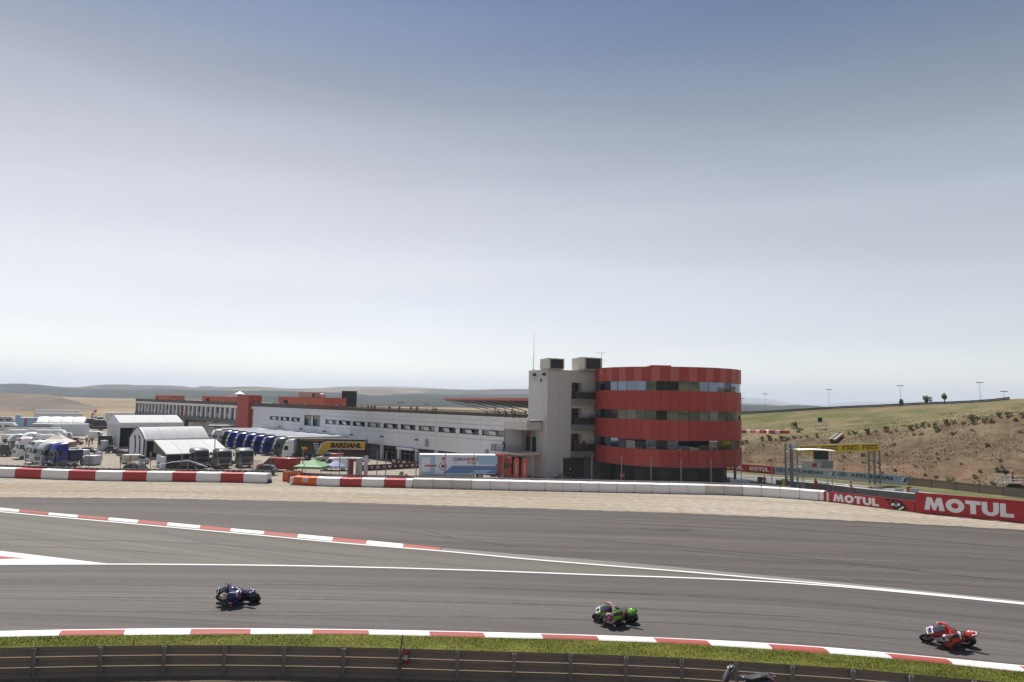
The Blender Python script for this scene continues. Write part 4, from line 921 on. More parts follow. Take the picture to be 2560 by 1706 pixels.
# ---- foam barrier blocks
def block(px0, px1, m, label, group, h=1.0, dep=1.25, name='barrier_block', setback=0.0, cat='barrier'):
    a, b = G(px0, c_foot(px0)), G(px1, c_foot(px1)); tv = (b - a); L_ = tv.length; tv.normalize(); nn = Vector((-tv.y, tv.x, 0)); nn = nn if nn.y > 0 else -nn
    c_ = (a + b) / 2 + nn * setback; rz = math.atan2(tv.y, tv.x) + rnd.uniform(-.004, .004)
    t = thing(name, label, cat, c_, rz, group); w2 = L_ / 2 - .012; mb = MB()
    sag = rnd.uniform(.0, .03)
    prof = [(0.0, .015), (-.02, .3), (.0, h * .75), (.04, h * .93), (.13, h), (dep * .5, h + .02), (dep - .1, h - .01), (dep, h * .9), (dep, .015)]
    rings = []
    for i in range(5):
        u_ = -w2 + 2 * w2 * i / 4; bul = .035 * math.sin(math.pi * i / 4)
        rings.append([Vector((u_, d - (bul if 0 < j < 5 else 0), z - sag * (1 if 3 <= j <= 6 else 0) * math.sin(math.pi * i / 4))) for j, (d, z) in enumerate(prof)])
    mb.loft(rings); mb.build('cover', m, t, smooth=True, ang=38, bevel=.02)
    mb = MB(); mb.box((w2 + .012, .05, h * .87), (.16, .03, .07)); mb.box((w2 + .012, -.0, .07), (.20, .03, .06)); mb.build('buckle', m_strap, t)
    return t
lb = [-165, -98, -31, 36, 101, 170, 237, 305, 365, 430, 488.5, 551, 607, 666]; nL = len(lb) - 1
ords = ['first', 'second', 'third', 'fourth', 'fifth', 'sixth', 'seventh', 'eighth', 'ninth', 'tenth', 'eleventh', 'twelfth', 'thirteenth', 'fourteenth', 'fifteenth', 'sixteenth', 'seventeenth', 'eighteenth', 'nineteenth', 'twentieth', 'twenty-first', 'twenty-second']
for i, (a, b) in enumerate(zip(lb[:-1], lb[1:])):
    white = (nL - 1 - i) % 2 == 0
    block(a, b, m_white_b if white else m_red_b, '%s foam barrier block, %s from the gap by the orange panels' % ('white' if white else 'red', ords[nL - 1 - i]), 'red and white foam barrier blocks', 1.03)
rb_ = [733, 790.5, 849, 903, 960, 1013, 1031]; rc_ = [m_orange_b, m_white_b, m_red_b, m_white_b, m_red_b, m_white_b]; rn_ = ['orange foam barrier block carrying a small number plate', 'white foam barrier block next to the orange one', 'red foam barrier block in front of the grey booth', 'white foam barrier block between two red ones', 'red foam barrier block nearest the grey blocks', 'narrow white foam barrier block touching the first grey one']
blk = None
for (a, b), m_, l_ in zip(zip(rb_[:-1], rb_[1:]), rc_, rn_):
    t = block(a, b, m_, l_, 'red and white foam barrier blocks', .9)
    if blk is None: blk = t
mb = MB(); mb.box((.05, -.05, .56), (.58, .03, .42)); mb.build('number_plate', m_white, blk); text('11', m_black, blk, (.05, -.066, .56), (1, 0, 0), (0, 0, 1), .3, .3, .03, name='numeral')
gb_ = [1032, 1082, 1129.5, 1179, 1226, 1273, 1317, 1362, 1407, 1451, 1497, 1542, 1586, 1630, 1674, 1720, 1764.5, 1810, 1857, 1904, 1951, 1999, 2047]; greys = {0, 1, 2, 16, 17}
for i, (a, b) in enumerate(zip(gb_[:-1], gb_[1:])):
    gy = i in greys
    block(a, b, m_grey_b if gy else m_white_b, '%s foam barrier block, %s in the plain row counted from the red end' % ('dull grey' if gy else 'off white', ords[i]), 'plain foam barrier blocks', 1.0)
block(2048, 2060, m_white_b, 'short white foam barrier block ending the row at the red banner', 'plain foam barrier blocks', 1.0)
# the gap with orange panels, white drum, blue drum
for a, b, mm, hh, sb, lab in ((676, 705, m_orange_b, 1.12, 2.4, 'wider orange panel closing the gap in the foam barrier'), (705.5, 713, m_orange_b, 1.12, 2.45, 'narrow orange panel folded beside the wider one in the gap'), (714, 723, m_white_b, 1.0, 2.3, 'white panel beside the orange ones in the barrier gap'), (726.5, 734, m_orange_b, 1.25, 1.6, 'tall narrow orange panel behind the white drum')):
    block(a, b, mm, lab, 'panels closing the barrier gap', hh, .25, 'gap_panel', sb, 'panel')
def drum(px, h, r_, m_, label, sb=0.0, name='drum'):
    p = G(px, c_foot(px)) + Vector((0, sb, 0)); t = thing(name, label, 'drum', p)
    mb = MB(); mb.loft([[Vector((q * math.cos(a * math.pi / 8), q * math.sin(a * math.pi / 8), z)) for a in range(16)] for q, z in ((r_ * .96, .0), (r_, .03), (r_, h * .33), (r_ * 1.04, h * .35), (r_, h * .37), (r_, h * .66), (r_ * 1.04, h * .68), (r_, h * .70), (r_, h - .03), (r_ * .96, h))]); mb.build('body', m_, t, smooth=True)
    mb = MB(); mb.torus((0, 0, h), r_ * .95, .02, 'z', 16, 6); mb.build('rim', m_, t, smooth=True); return t
drum(729, .78, .26, m_white, 'white drum at the start of the orange block', .2)
drum(671, .36, .2, mat('blue plastic', (.02, .06, .25), .4), 'small blue drum in the gap beside the last white block', .5)

# ---- tyre stacks behind the left barrier, armco behind the rest
tm = MB()
for j in range(6): tm.torus((0, 0, .10 + j * .2), .23, .10, 'z', 14, 6, sq=.95)
tmesh = tm.mesh('tyre_stack', mat('tyre rubber', (.045, .044, .042), .8, var=.5, scale=3, col2=(.16, .15, .14)), smooth=True)
a, b = G(-165, c_foot(-165)), G(668, c_foot(668)); nn = Vector((0, 1, 0)); tw = thing('tyre_wall', 'long row of stacked old tyres behind the red and white foam blocks', 'tyre wall', (a + b) / 2); n = int((b - a).length / .66)
for i in range(n):
    px = -165 + (668 + 165) * i / n; p = G(px, c_foot(px)) + Vector((0, 1.85, -.03)); inst('tyre_stack', tmesh, tw, p - tw.location, (0, 0, rnd.random() * 6))
def armco(name, pts, rails, label, h=.3, dep=.07, m=None, post_every=1, base=None):
    c_ = pts[len(pts) // 2].copy(); t = thing(name, label, 'guardrail', c_)
    for a, b in zip(pts[:-1], pts[1:]):
        for zc in rails:
            mb = wbeam(a - c_, b - c_, zc, h, dep)
            tv = (b - a); dz = 0
            mb.build('rail', m or m_steel, t, smooth=True, ang=50)
    pm_ = MB().box((0, 0, (rails[-1] + .2) / 2 - .15), (.1, .12, rails[-1] + .5)).mesh('post', m_post)
    for p in pts[::post_every]: inst('post', pm_, t, p - c_ + Vector((0, .1, 0)))
    return t
pts = [G(x, c_foot(x)) + Vector((0, 2.0, 0)) for x in range(738, 2070, 74)]
armco('guardrail', pts, (.55, .95), 'low steel guardrail behind the plain foam barrier blocks')

# ---- debris fence
pts = [G(x, c_foot(x)) + Vector((0, 2.8, 0)) for x in [-150, -66, 16, 98, 180, 262, 340, 420, 498, 576, 653]]
def fence(name, pts, ztop, label, nw=11, rw=.006, rp=.045, z0=-.55):
    c_ = pts[len(pts) // 2].copy(); t = thing(name, label, 'fence', c_)
    pm_ = MB(); pm_.cyl((0, 0, z0), (0, 0, ztop), rp, 8); pm_.cyl((0, 0, ztop), (0, -.35, ztop + .3), rp * .8, 6); pme = pm_.mesh('post', m_post)
    for p in pts: inst('post', pme, t, p - c_)
    for i in range(nw):
        z = .55 + (ztop - .6) * i / (nw - 1); mb = MB(); mb.tube([p - c_ + Vector((0, -.05, z + .01 * math.sin(p.x))) for p in pts], rw, 4); mb.build('wire', m_wire, t)
    return t
fence('debris_fence', pts, 2.5, 'tall wire debris fence behind the tyre stacks', 9, .005, .04)
pts = [G(x, c_foot(x)) + Vector((0, 2.8, 0)) for x in [735, 831, 928, 951, 1030, 1105, 1180, 1256, 1333, 1410, 1487, 1564, 1641, 1719, 1797, 1876, 1956, 2040]]
fence('debris_fence', pts, 3.35, 'tall wire debris fence behind the plain foam blocks and under the round building', 13, .006, .05)
# small pedestrian gate of bars near the grey lorries
a, b = D(622, 1180, 80), D(652, 1180, 80); t = thing('bar_gate', 'small steel bar gate in the fence beside the red van', 'gate', ((a.x + b.x) / 2, 80, -.62)); wd = (b.x - a.x)
hh = zat(637, 1152, 80) + .62
for i in range(11): mb = MB(); mb.cyl((-wd / 2 + wd * i / 10, 0, 0), (-wd / 2 + wd * i / 10, 0, hh), .018, 6); mb.build('bar', m_post, t)
mb = MB(); mb.box((0, 0, hh), (wd, .04, .05)); mb.box((0, 0, .1), (wd, .04, .05)); mb.build('frame', m_post, t)

# ---- advertising boards
m_motred = mat('banner red', (.44, .024, .03), .45, var=.06, scale=.8); m_letter = mat('banner white', (.86, .83, .85), .5)
def glyph(ch):
    P = []
    if ch == 'M': return 1.22, [[(0, 0), (.17, 1), (.46, 1), (.61, .52), (.76, 1), (1.05, 1), (1.22, 0), (.90, 0), (.84, .52), (.69, .02), (.53, .02), (.38, .52), (.32, 0)]]
    if ch == 'O':
        n = 28; o = [(.54 + .54 * math.cos(a * 2 * math.pi / n), .5 + .53 * math.sin(a * 2 * math.pi / n)) for a in range(n)]; q = [(.54 + .21 * math.cos(a * 2 * math.pi / n), .5 + .22 * math.sin(a * 2 * math.pi / n)) for a in range(n)]
        return 1.08, [[o[i], o[(i + 1) % n], q[(i + 1) % n], q[i]] for i in range(n)]
    if ch == 'T': return .86, [[(0, .72), (0, 1), (.86, 1), (.86, .72)], [(.27, 0), (.27, .72), (.59, .72), (.59, 0)]]
    if ch == 'U':
        n = 10; o = [(.47 + .47 * math.cos(math.pi + math.pi * a / n), .40 - .42 * math.sin(math.pi * a / n)) for a in range(n + 1)]; q = [(.47 + .16 * math.cos(math.pi + math.pi * a / n), .40 - .15 * math.sin(math.pi * a / n)) for a in range(n + 1)]
        return .94, [[o[i], o[i + 1], q[i + 1], q[i]] for i in range(n)] + [[(0, .40), (.31, .40), (.31, 1), (0, 1)], [(.63, .40), (.94, .40), (.94, 1), (.63, 1)]]
    if ch == 'L': return .74, [[(0, 0), (0, 1), (.32, 1), (.32, .28), (.32, 0)], [(.32, 0), (.32, .28), (.74, .28), (.74, 0)]]
def motul(parent, x0, x1, z0, z1, y, m, dirn=1, shear=.06):
    ws_ = [glyph(c_)[0] for c_ in 'MOTUL']; gap = .06; tot = sum(ws_) + gap * 4; sx_ = (x1 - x0) / tot; x = 0
    for c_, w_ in zip('MOTUL', ws_):
        mb = MB()
        for pl in glyph(c_)[1]:
            pp = [(x0 + (x + u_) * sx_, z0 + v_ * (z1 - z0)) for u_, v_ in pl]; mb.prism(pp, y - .004, y - .012)
        mb.build('letter', m, parent); x += w_ + gap
def board(a, b, z0, h, m_, label, name='banner_board', cat='banner', th=.12, group=None):
    tv = (b - a); L_ = tv.length; t = thing(name, label, cat, ((a.x + b.x) / 2, (a.y + b.y) / 2, z0), math.atan2(tv.y, tv.x), group)
    mb = MB(); mb.box((0, th / 2, h / 2 + .01), (L_, th, h - .02)); mb.build('panel', m_, t)
    mb = MB(); mb.box((0, th + .02, h * .5), (L_, .04, .06)); n = max(2, int(L_ / 2))
    for i in range(n + 1): mb.box((-L_ / 2 + .05 + (L_ - .1) * i / n, th + .25, h * .45), (.06, .5, h * .9))
    mb.build('support', m_steel, t); return t, L_
t, L_ = board(G(2073, 1255.3), G(2287, 1281.6), 0, 1.04, m_motred, 'low red banner board with white lettering MOTUL at the end of the foam blocks')
d_ = lambda px: ((G(px, c_foot(px)) - G(2073, 1255.3)).length - L_ / 2)
motul(t, d_(2084), d_(2200), .14, .88, 0, m_letter)
mb = MB(); x0 = d_(2243); mb.prism([(x0 - .95, .92), (x0 - .75, 1.0), (x0 + .2, .96), (x0 + .55, .82), (x0 + 1.0, .32), (x0 + .95, .15), (x0 + .6, .04), (x0 - .1, .06), (x0 - .35, .2)], -.004, -.012); mb.build('shield_logo', mat('shield black', (.02, .018, .018), .5), t)
for i, (u_, v_, s_, mm) in enumerate(((-.25, .5, .30, m_letter), (.05, .42, .24, mat('logo grey', (.35, .35, .36), .5)), (.25, .55, .2, m_letter), (-.5, .75, .2, m_motred), (0, .78, .16, m_motred))): mb = MB(); mb.box((x0 + u_, -.016, v_), (s_, .008, .22), ry=R(-25)); mb.build('logo_mark', mm, t)
mb = MB(); mb.box((x0 + .45, -.016, .22), (.6, .008, .14), ry=R(-38)); mb.build('logo_mark', m_letter, t)
t, L_ = board(G(2289, 1282.3), G(2660, 1318.5), 0, 1.86, m_motred, 'tall red banner board with large white lettering MOTUL')
dB = lambda px: ((G(px, 1282.3 + (px - 2289) * (1318.5 - 1282.3) / 371) - G(2289, 1282.3)).length - L_ / 2)
motul(t, dB(2311), dB(2536), .37, 1.52, 0, m_letter)
t, L_ = board(G(2061, 1254.3), G(2072, 1255.2), 0, .98, m_motred, 'short red and white striped panel between foam blocks and banner', 'striped_panel', 'panel')
mb = MB(); mb.box((.10, -.01, .48), (.17, .02, .94)); mb.build('stripe', m_letter, t)

# far boards across the straight
m_pale = mat('pale blue banner', (.38, .50, .62), .5, var=.1, scale=.5); m_navy = mat('banner navy', (.02, .035, .08), .5)
def fb_(px): return G(px, c_bb(px), PZ)
def far_board(p0, p1, m_, label, h, grp=None): return board(fb_(p0), fb_(p1), PZ, h, m_, label, 'banner_board', 'banner', .1, grp)
t, L_ = far_board(1742, 1868, m_motred, 'far red banner board across the straight half hidden by the round building', 1.35); motul(t, L_ * -.02, L_ * .42, .35, 1.1, 0, m_letter); 
t, L_ = far_board(1869, 1936, m_motred, 'far red banner board with lettering MOTUL across the straight', 1.35); motul(t, -L_ * .44, L_ * .30, .35, 1.1, 0, m_letter)
def hyundai(p0, p1, label):
    t, L_ = far_board(p0, p1, m_pale, label, 1.42)
    n = 20; mb = MB(); o = [(-L_ * .40 + .75 * math.cos(i * 2 * math.pi / n), .88 + .34 * math.sin(i * 2 * math.pi / n)) for i in range(n)]; q = [(-L_ * .40 + .62 * math.cos(i * 2 * math.pi / n), .88 + .25 * math.sin(i * 2 * math.pi / n)) for i in range(n)]
    for i in range(n): mb.prism([o[i], o[(i + 1) % n], q[(i + 1) % n], q[i]], -.004, -.012)
    mb.prism([(-L_ * .40 - .3, .66), (-L_ * .40 - .14, .66), (-L_ * .40 - .02, 1.08), (-L_ * .40 - .18, 1.08)], -.004, -.012); mb.prism([(-L_ * .40 + .06, .66), (-L_ * .40 + .22, .66), (-L_ * .40 + .34, 1.08), (-L_ * .40 + .18, 1.08)], -.004, -.012); mb.prism([(-L_ * .40 - .12, .82), (-L_ * .40 + .14, .86), (-L_ * .40 + .16, .94), (-L_ * .40 - .1, .90)], -.004, -.012)
    mb.build('emblem', m_navy, t); text('HYUNDAI', m_navy, t, (L_ * .02, -.004, .88), (1, 0, 0), (0, 0, 1), L_ * .56, .5, .03)
    mb = MB(); mb.prism([(L_ * .40, .5), (L_ * .43, .5), (L_ * .46, 1.1), (L_ * .43, 1.1)], -.004, -.012); mb.build('slash', m_letter, t); mb = MB(); mb.prism([(L_ * .44, .5), (L_ * .47, .5), (L_ * .495, 1.1), (L_ * .465, 1.1)], -.004, -.012); mb.build('slash', m_navy, t)
    mb = MB(); mb.box((0, -.03, .27), (L_, .05, .10)); mb.box((0, -.03, .10), (L_, .05, .10)); mb.build('rail', m_letter, t)
hyundai(1937, 2088, 'pale blue banner board with lettering HYUNDAI behind the gantry legs'); hyundai(2089, 2270, 'pale blue banner board with lettering HYUNDAI beside the bare guardrail')
pts = [G(x, c_bb(x), PZ) for x in (2272, 2330, 2390, 2450, 2510, 2570, 2640, 2720)]
armco('guardrail', pts, (.2, .52, .84, 1.12), 'four rail guardrail below the hillside beyond the pale blue boards', m=m_arm)

# ---- Pirelli gantry across the straight
m_yel = mat('banner yellow', (.72, .60, .03), .5); m_pred = mat('banner deep red', (.30, .03, .01), .5); m_gant = mat('gantry grey', (.24, .265, .29), .45, metal=.4)
ga, gbp = D(1972, 1121, 99.4), D(2190, 1119, 110); tv = (gbp - ga); L_ = Vector((tv.x, tv.y)).length
t = thing('gantry', 'lattice gantry over the straight with yellow banner lettered PIRELLI', 'gantry', ((ga.x + gbp.x) / 2, (ga.y + gbp.y) / 2, PZ), math.atan2(tv.y, tv.x)); bz = (zat(1990, 1131, 100) - PZ + zat(2188, 1128, 110) - PZ) / 2; tz_ = (zat(1990, 1111, 100) - PZ + zat(2188, 1110.5, 110) - PZ) / 2
x0 = -L_ / 2 + 1.15; x1 = L_ / 2 + .1; bh = tz_ - bz
mb = MB(); mb.box2((x0, -.55, bz), (x1, -.45, tz_)); mb.build('banner', m_yel, t)
mb = MB(); mb.box2((x0, .45, bz), (x1, .5, tz_)); mb.build('back_banner', m_yel, t)
mb = MB()
for yy in (-.42, .42):
    for zz in (bz + .05, tz_ - .05): mb.box2((-L_ / 2, yy - .05, zz - .05), (L_ / 2, yy + .05, zz + .05))
for i in range(18):
    xx = -L_ / 2 + L_ * i / 18; mb.cyl((xx, .42, bz), (xx + L_ / 18, .42, tz_), .03, 5); mb.cyl((xx, -.42, tz_), (xx, .42, tz_), .03, 5)
mb.build('truss', m_gant, t)
for sgn in (-1, 1):
    xc = sgn * (L_ / 2 - .55)
    for dx in (-.75, .75):
        for dy in (-.42, .42):
            mb = MB(); mb.box2((xc + dx - .09, dy - .09, 0), (xc + dx + .09, dy + .09, tz_ + (.2 if sgn < 0 else -1.1))); mb.build('leg', m_gant, t)
    mb = MB()
    for i in range(6):
        z = .5 + i * (tz_ - 1.2) / 5; mb.box2((xc - .75, -.46, z - .04), (xc + .75, -.40, z + .04)); mb.box2((xc - .75, .40, z - .04), (xc + .75, .46, z + .04))
    mb.build('brace', m_gant, t)
for i in range(4):
    lw = (x1 - x0) / 4; c_ = x0 + lw * (i + .5); w2 = lw * .40
    mb = MB(); zt = bz + bh * .80; zb = bz + bh * .24
    mb.prism([(c_ - w2, zb), (c_ - w2, zt), (c_ - w2 + lw * .055, zt), (c_ - w2 + lw * .055, zb)], -.552, -.56)
    mb.prism([(c_ - w2, zt), (c_ + w2 * .96, zt), (c_ + w2, zt - bh * .07), (c_ + w2 * .94, zt - bh * .15), (c_ - w2, zt - bh * .15)], -.553, -.562)
    mb.prism([(c_ - w2, zt - bh * .27), (c_ - w2 + lw * .16, zt - bh * .27), (c_ - w2 + lw * .16, zt - bh * .36), (c_ - w2, zt - bh * .36)], -.554, -.561)
    mb.build('long_letter', m_pred, t); text('IRELLI', m_pred, t, (c_ + lw * .09, -.552, (zb + zt - bh * .22) / 2), (1, 0, 0), (0, 0, 1), lw * .56, bh * .32, .03)
mb = MB(); mb.box2((-L_ / 2 - .1, -.62, tz_ - .75), (-L_ / 2 + .95, -.5, tz_ + .25)); mb.build('side_plate', mat('pale plate', (.5, .52, .56), .5), t)

# ---- marshal hut on stilts behind the boards
p = D(2036, 1168, 96); t = thing('marshal_hut', 'raised open marshal hut with white curved canopy before the yellow banner', 'hut', (p.x, p.y, PZ), R(-8)); fz = p.z - PZ; hw = (2074 - 2000) / 2 * 96 / FPX; tzh = zat(2036, 1123, 96) - PZ
mb = MB(); mb.box2((-hw, -1.2, fz - .15), (hw, 1.2, fz)); mb.build('floor', m_steel, t)
for sx_ in (-1, 1):
    for sy in (-1, 1): mb = MB(); mb.cyl((sx_ * hw * .96, sy * 1.1, 0), (sx_ * hw * .96, sy * 1.1, tzh - .2), .05, 8); mb.build('post', m_steel, t)
mb = MB(); rings = []
for i in range(13):
    u_ = i / 12 * 2 - 1; rings.append([Vector((u_ * hw * 1.16, yy * 1.5, tzh + .13 * (1 - u_ * u_) - .2 + dz)) for yy, dz in ((-1, 0), (-1, .07), (0, .14), (1, .07), (1, 0), (0, .05))])
mb.loft(rings); mb.build('canopy', m_white, t, smooth=True)
mb = MB(); mb.box2((-hw, -1.22, fz + .02), (hw * .28, -1.16, fz + .78)); mb.build('front_panel', mat('dull white panel', (.42, .42, .41), .6, var=.1, scale=1), t)
mb = MB(); mb.box2((hw * .32, -1.22, fz + .02), (hw, -1.16, fz + 1.0)); mb.build('front_panel', mat('glassy panel', (.20, .22, .22), .4), t)
for zz in (.92, 1.08): mb = MB(); mb.box2((-hw, -1.2, fz + zz - .03), (hw, -1.15, fz + zz + .03)); mb.build('rail', m_letter, t)
mb = MB(); mb.box2((hw * .1, .3, fz), (hw * .95, 1.15, fz + 2.2)); mb.build('cabinet', m_dark, t)
mb = MB(); mb.box2((-hw * .3, -1.24, fz + .1), (0, -1.225, fz + .6)); mb.build('red_sign', m_pred, t)

# ---- pit wall with steps
wp = [(1940, 1199.5), (1968, 1201.5), (2046, 1208), (2111, 1215.5), (2138, 1219), (2195, 1225), (2289, 1234), (2400, 1246), (2560, 1263)]
pts = [G(x, y, PZ + 1.1) for x, y in wp]; c_ = pts[3].copy(); c_.z = PZ; t = thing('pit_wall', 'grey concrete pit wall along the straight behind the red banners', 'wall', c_)
for a, b in zip(pts[:-1], pts[1:]):
    u_ = (b - a).normalized(); nn = Vector((-u_.y, u_.x, 0)) * .16; b_ = b - u_ * .02
    mb = MB(); mb.add([Vector((q.x - c_.x, q.y - c_.y, z)) for z in (-.05, 1.02) for q in (a + nn, a - nn, b_ - nn, b_ + nn)], [(0, 3, 2, 1), (4, 5, 6, 7), (0, 1, 5, 4), (1, 2, 6, 5), (2, 3, 7, 6), (3, 0, 4, 7)]); mb.build('wall_section', mat('pit wall concrete', (.19, .185, .175), .85, var=.15, scale=.8), t)
    mb = MB(); mb.add([Vector((q.x - c_.x, q.y - c_.y, z)) for z in (1.025, 1.10) for q in (a + nn * 1.4, a - nn * 1.4, b_ - nn * 1.4, b_ + nn * 1.4)], [(0, 3, 2, 1), (4, 5, 6, 7), (0, 1, 5, 4), (1, 2, 6, 5), (2, 3, 7, 6), (3, 0, 4, 7)]); mb.build('capping', m_coping, t)
p = G(2124, 1224, PZ + .5); t = thing('steps', 'white concrete steps against the pit wall beside a marshal', 'steps', (p.x, p.y - .5, PZ), R(-20))
for i in range(6): mb = MB(); mb.box2((-.75 + i * .25, -.6, 0), (-.5 + i * .25, .2, 1.15 - i * .19)); mb.build('step', m_coping, t)
for px, col, lab in ((2172, m_yel, 'yellow and red striped board on the pit wall'), (2268, m_brick, 'small red board on the pit wall beside the tall banner')):
    p = G(px, 1233, PZ + .4); t = thing('marker_board', lab, 'board', (p.x, p.y - .35, PZ)); mb = MB(); mb.box2((-.3, -.05, .25), (0, .05, 1.3)); mb.build('panel', col, t); mb = MB(); mb.box2((.0, -.05, .25), (.3, .05, 1.3)); mb.build('panel', m_redwall, t); mb = MB(); mb.box2((-.25, 0, 0), (-.2, .06, .25)); mb.box2((.2, 0, 0), (.25, .06, .25)); mb.build('leg', m_steel, t)
for px, lab in ((2190, 'white sheet draped on the pit wall beside the striped board'), (2243, 'white sheet draped on the pit wall above the shield emblem'), (2281, 'white sheet draped on the pit wall next to the tall banner')):
    p = G(px, 1234, PZ + .45); t = thing('draped_sheet', lab, 'sheet', (p.x, p.y - .5, PZ), R(-10), 'white sheets on the pit wall'); mb = MB(); mb.loft([[Vector((x * .55, y_, z)) for x in (-1, -.5, 0, .5, 1) for y_ in ((.0 + .04 * math.sin(x * 7 + z * 3)),)] + [Vector((x * .55, .08 + .04 * math.sin(x * 7 + z * 3), z)) for x in (1, .5, 0, -.5, -1)] for z in (.15, .5, .9, 1.15)]); mb.build('cloth', mat('white cloth', (.55, .56, .58), .7), t, smooth=True)

# ---- people
m_skin = mat('skin', (.36, .20, .135), .6); m_hair = mat('hair', (.03, .022, .016), .6); m_shoe = mat('shoe', (.03, .03, .03), .6)
def skinned(J, bones, radii, level=2, root_i='pelvis', name='person'):
    """grow one continuous body over a skeleton; faces take the tag of the nearest bone"""
    names = list(J); ix = {n_: i for i, n_ in enumerate(names)}
    me = bpy.data.meshes.new(name); me.from_pydata([tuple(J[n_]) for n_ in names], [(ix[a], ix[b]) for a, b, _ in bones], [])
    o = bpy.data.objects.new(name, me); COL.objects.link(o); sk = o.modifiers.new('skin', 'SKIN'); sk.use_smooth_shade = True
    for n_ in names:
        d = me.skin_vertices[0].data[ix[n_]]; r_ = radii.get(n_, .05); d.radius = (r_, r_) if not isinstance(r_, tuple) else r_; d.use_root = (n_ == root_i)
    sb = o.modifiers.new('sub', 'SUBSURF'); sb.levels = level; sb.render_levels = level
    bpy.context.view_layer.update(); out = bpy.data.meshes.new_from_object(o.evaluated_get(bpy.context.evaluated_depsgraph_get())); COL.objects.unlink(o); bpy.data.objects.remove(o)
    seg = [(Vector(J[a]), Vector(J[b]), t_) for a, b, t_ in bones]; mi = []
    for f in out.polygons:
        c_ = f.center; best = (9e9, 0)
        for a, b, t_ in seg:
            ab = b - a; k_ = max(0, min(1, (c_ - a).dot(ab) / max(ab.dot(ab), 1e-9))); e = (a + ab * k_ - c_).length
            if e < best[0]: best = (e, t_)
        mi.append(best[1])
    out.materials.clear()
    for _ in range(5): out.materials.append(m_skin)
    out.polygons.foreach_set('material_index', mi); out.polygons.foreach_set('use_smooth', [True] * len(out.polygons)); out.name = name; return out
BONES = [('pelvis', 'chest', 1), ('chest', 'neck', 1), ('neck', 'head', 0), ('head', 'crown', 3), ('chest', 'shl', 1), ('shl', 'ell', 1), ('ell', 'hal', 0), ('chest', 'shr', 1), ('shr', 'elr', 1), ('elr', 'har', 0), ('pelvis', 'hpl', 2), ('hpl', 'knl', 2), ('knl', 'anl', 2), ('anl', 'tol', 4), ('pelvis', 'hpr', 2), ('hpr', 'knr', 2), ('knr', 'anr', 2), ('anr', 'tor', 4)]
RAD = dict(pelvis=.145, chest=(.17, .135), neck=.062, head=.095, crown=.075, shl=.075, shr=.075, ell=.05, elr=.05, hal=.036, har=.036, hpl=.10, hpr=.10, knl=.066, knr=.066, anl=.045, anr=.045, tol=.035, tor=.035)
STAND = dict(pelvis=(0, 0, .95), chest=(0, 0, 1.32), neck=(0, 0, 1.50), head=(.02, 0, 1.63), crown=(.02, 0, 1.72), shl=(0, .2, 1.42), ell=(-.02, .27, 1.14), hal=(.06, .27, .88), shr=(0, -.2, 1.42), elr=(-.02, -.27, 1.14), har=(.06, -.27, .88), hpl=(0, .1, .9), knl=(.02, .11, .50), anl=(-.02, .12, .08), tol=(.14, .13, .04), hpr=(0, -.1, .9), knr=(.02, -.11, .50), anr=(-.02, -.12, .08), tor=(.14, -.13, .04))
LEAN = dict(STAND, pelvis=(-.12, 0, .93), chest=(.06, 0, 1.26), neck=(.16, 0, 1.42), head=(.22, 0, 1.54), crown=(.24, 0, 1.63), shl=(.08, .2, 1.36), ell=(.2, .26, 1.12), hal=(.42, .2, 1.02), shr=(.08, -.2, 1.36), elr=(.2, -.26, 1.12), har=(.42, -.2, 1.02), hpl=(-.12, .1, .88), hpr=(-.12, -.1, .88))
SIT = dict(STAND, pelvis=(0, 0, .5), chest=(.02, 0, .88), neck=(.04, 0, 1.06), head=(.06, 0, 1.19), crown=(.06, 0, 1.28), shl=(.02, .2, .98), ell=(.06, .26, .72), hal=(.28, .2, .62), shr=(.02, -.2, .98), elr=(.06, -.26, .72), har=(.28, -.2, .62), hpl=(.02, .1, .48), knl=(.44, .13, .5), anl=(.42, .13, .08), tol=(.56, .13, .04), hpr=(.02, -.1, .48), knr=(.44, -.13, .5), anr=(.42, -.13, .08), tor=(.56, -.13, .04))
WATCH = dict(STAND, hal=(.24, .10, 1.22), har=(.24, -.10, 1.22), ell=(.02, .30, 1.16), elr=(.02, -.30, 1.16))
PM = {n_: skinned(j_, BONES, RAD, 1, name='body') for n_, j_ in (('stand', STAND), ('lean', LEAN), ('sit', SIT), ('watch', WATCH))}
HEADZ = dict(stand=(.02, 0, 1.70), lean=(.24, 0, 1.61), sit=(.06, 0, 1.26), watch=(.02, 0, 1.70))
capm = MB(); capm.loft([[Vector((r_ * math.cos(a * math.pi / 6), r_ * math.sin(a * math.pi / 6) * .92, z)) for a in range(12)] for r_, z in ((.125, -.03), (.125, .02), (.09, .075), (.02, .095))]); capm.prism([(.08, -.1), (.24, -.06), (.24, .06), (.08, .1)], -.035, -.02, axis='xy')
CLOTH = {}
def cloth(name, c_): return mat('cloth ' + name, c_, .8)
ORANGE = cloth('orange', (.55, .10, .02)); CR = {n_: cloth(n_, c_) for n_, c_ in dict(red=(.32, .03, .025), white=(.62, .61, .6), black=(.02, .02, .022), navy=(.02, .03, .09), grey=(.2, .2, .21), blue=(.06, .13, .32), yellow=(.5, .38, .03), lime=(.35, .5, .04), brown=(.14, .09, .06), khaki=(.22, .18, .11), denim=(.05, .075, .14), maroon=(.16, .02, .03), teal=(.08, .3, .3)).items()}
CR['orange'] = ORANGE
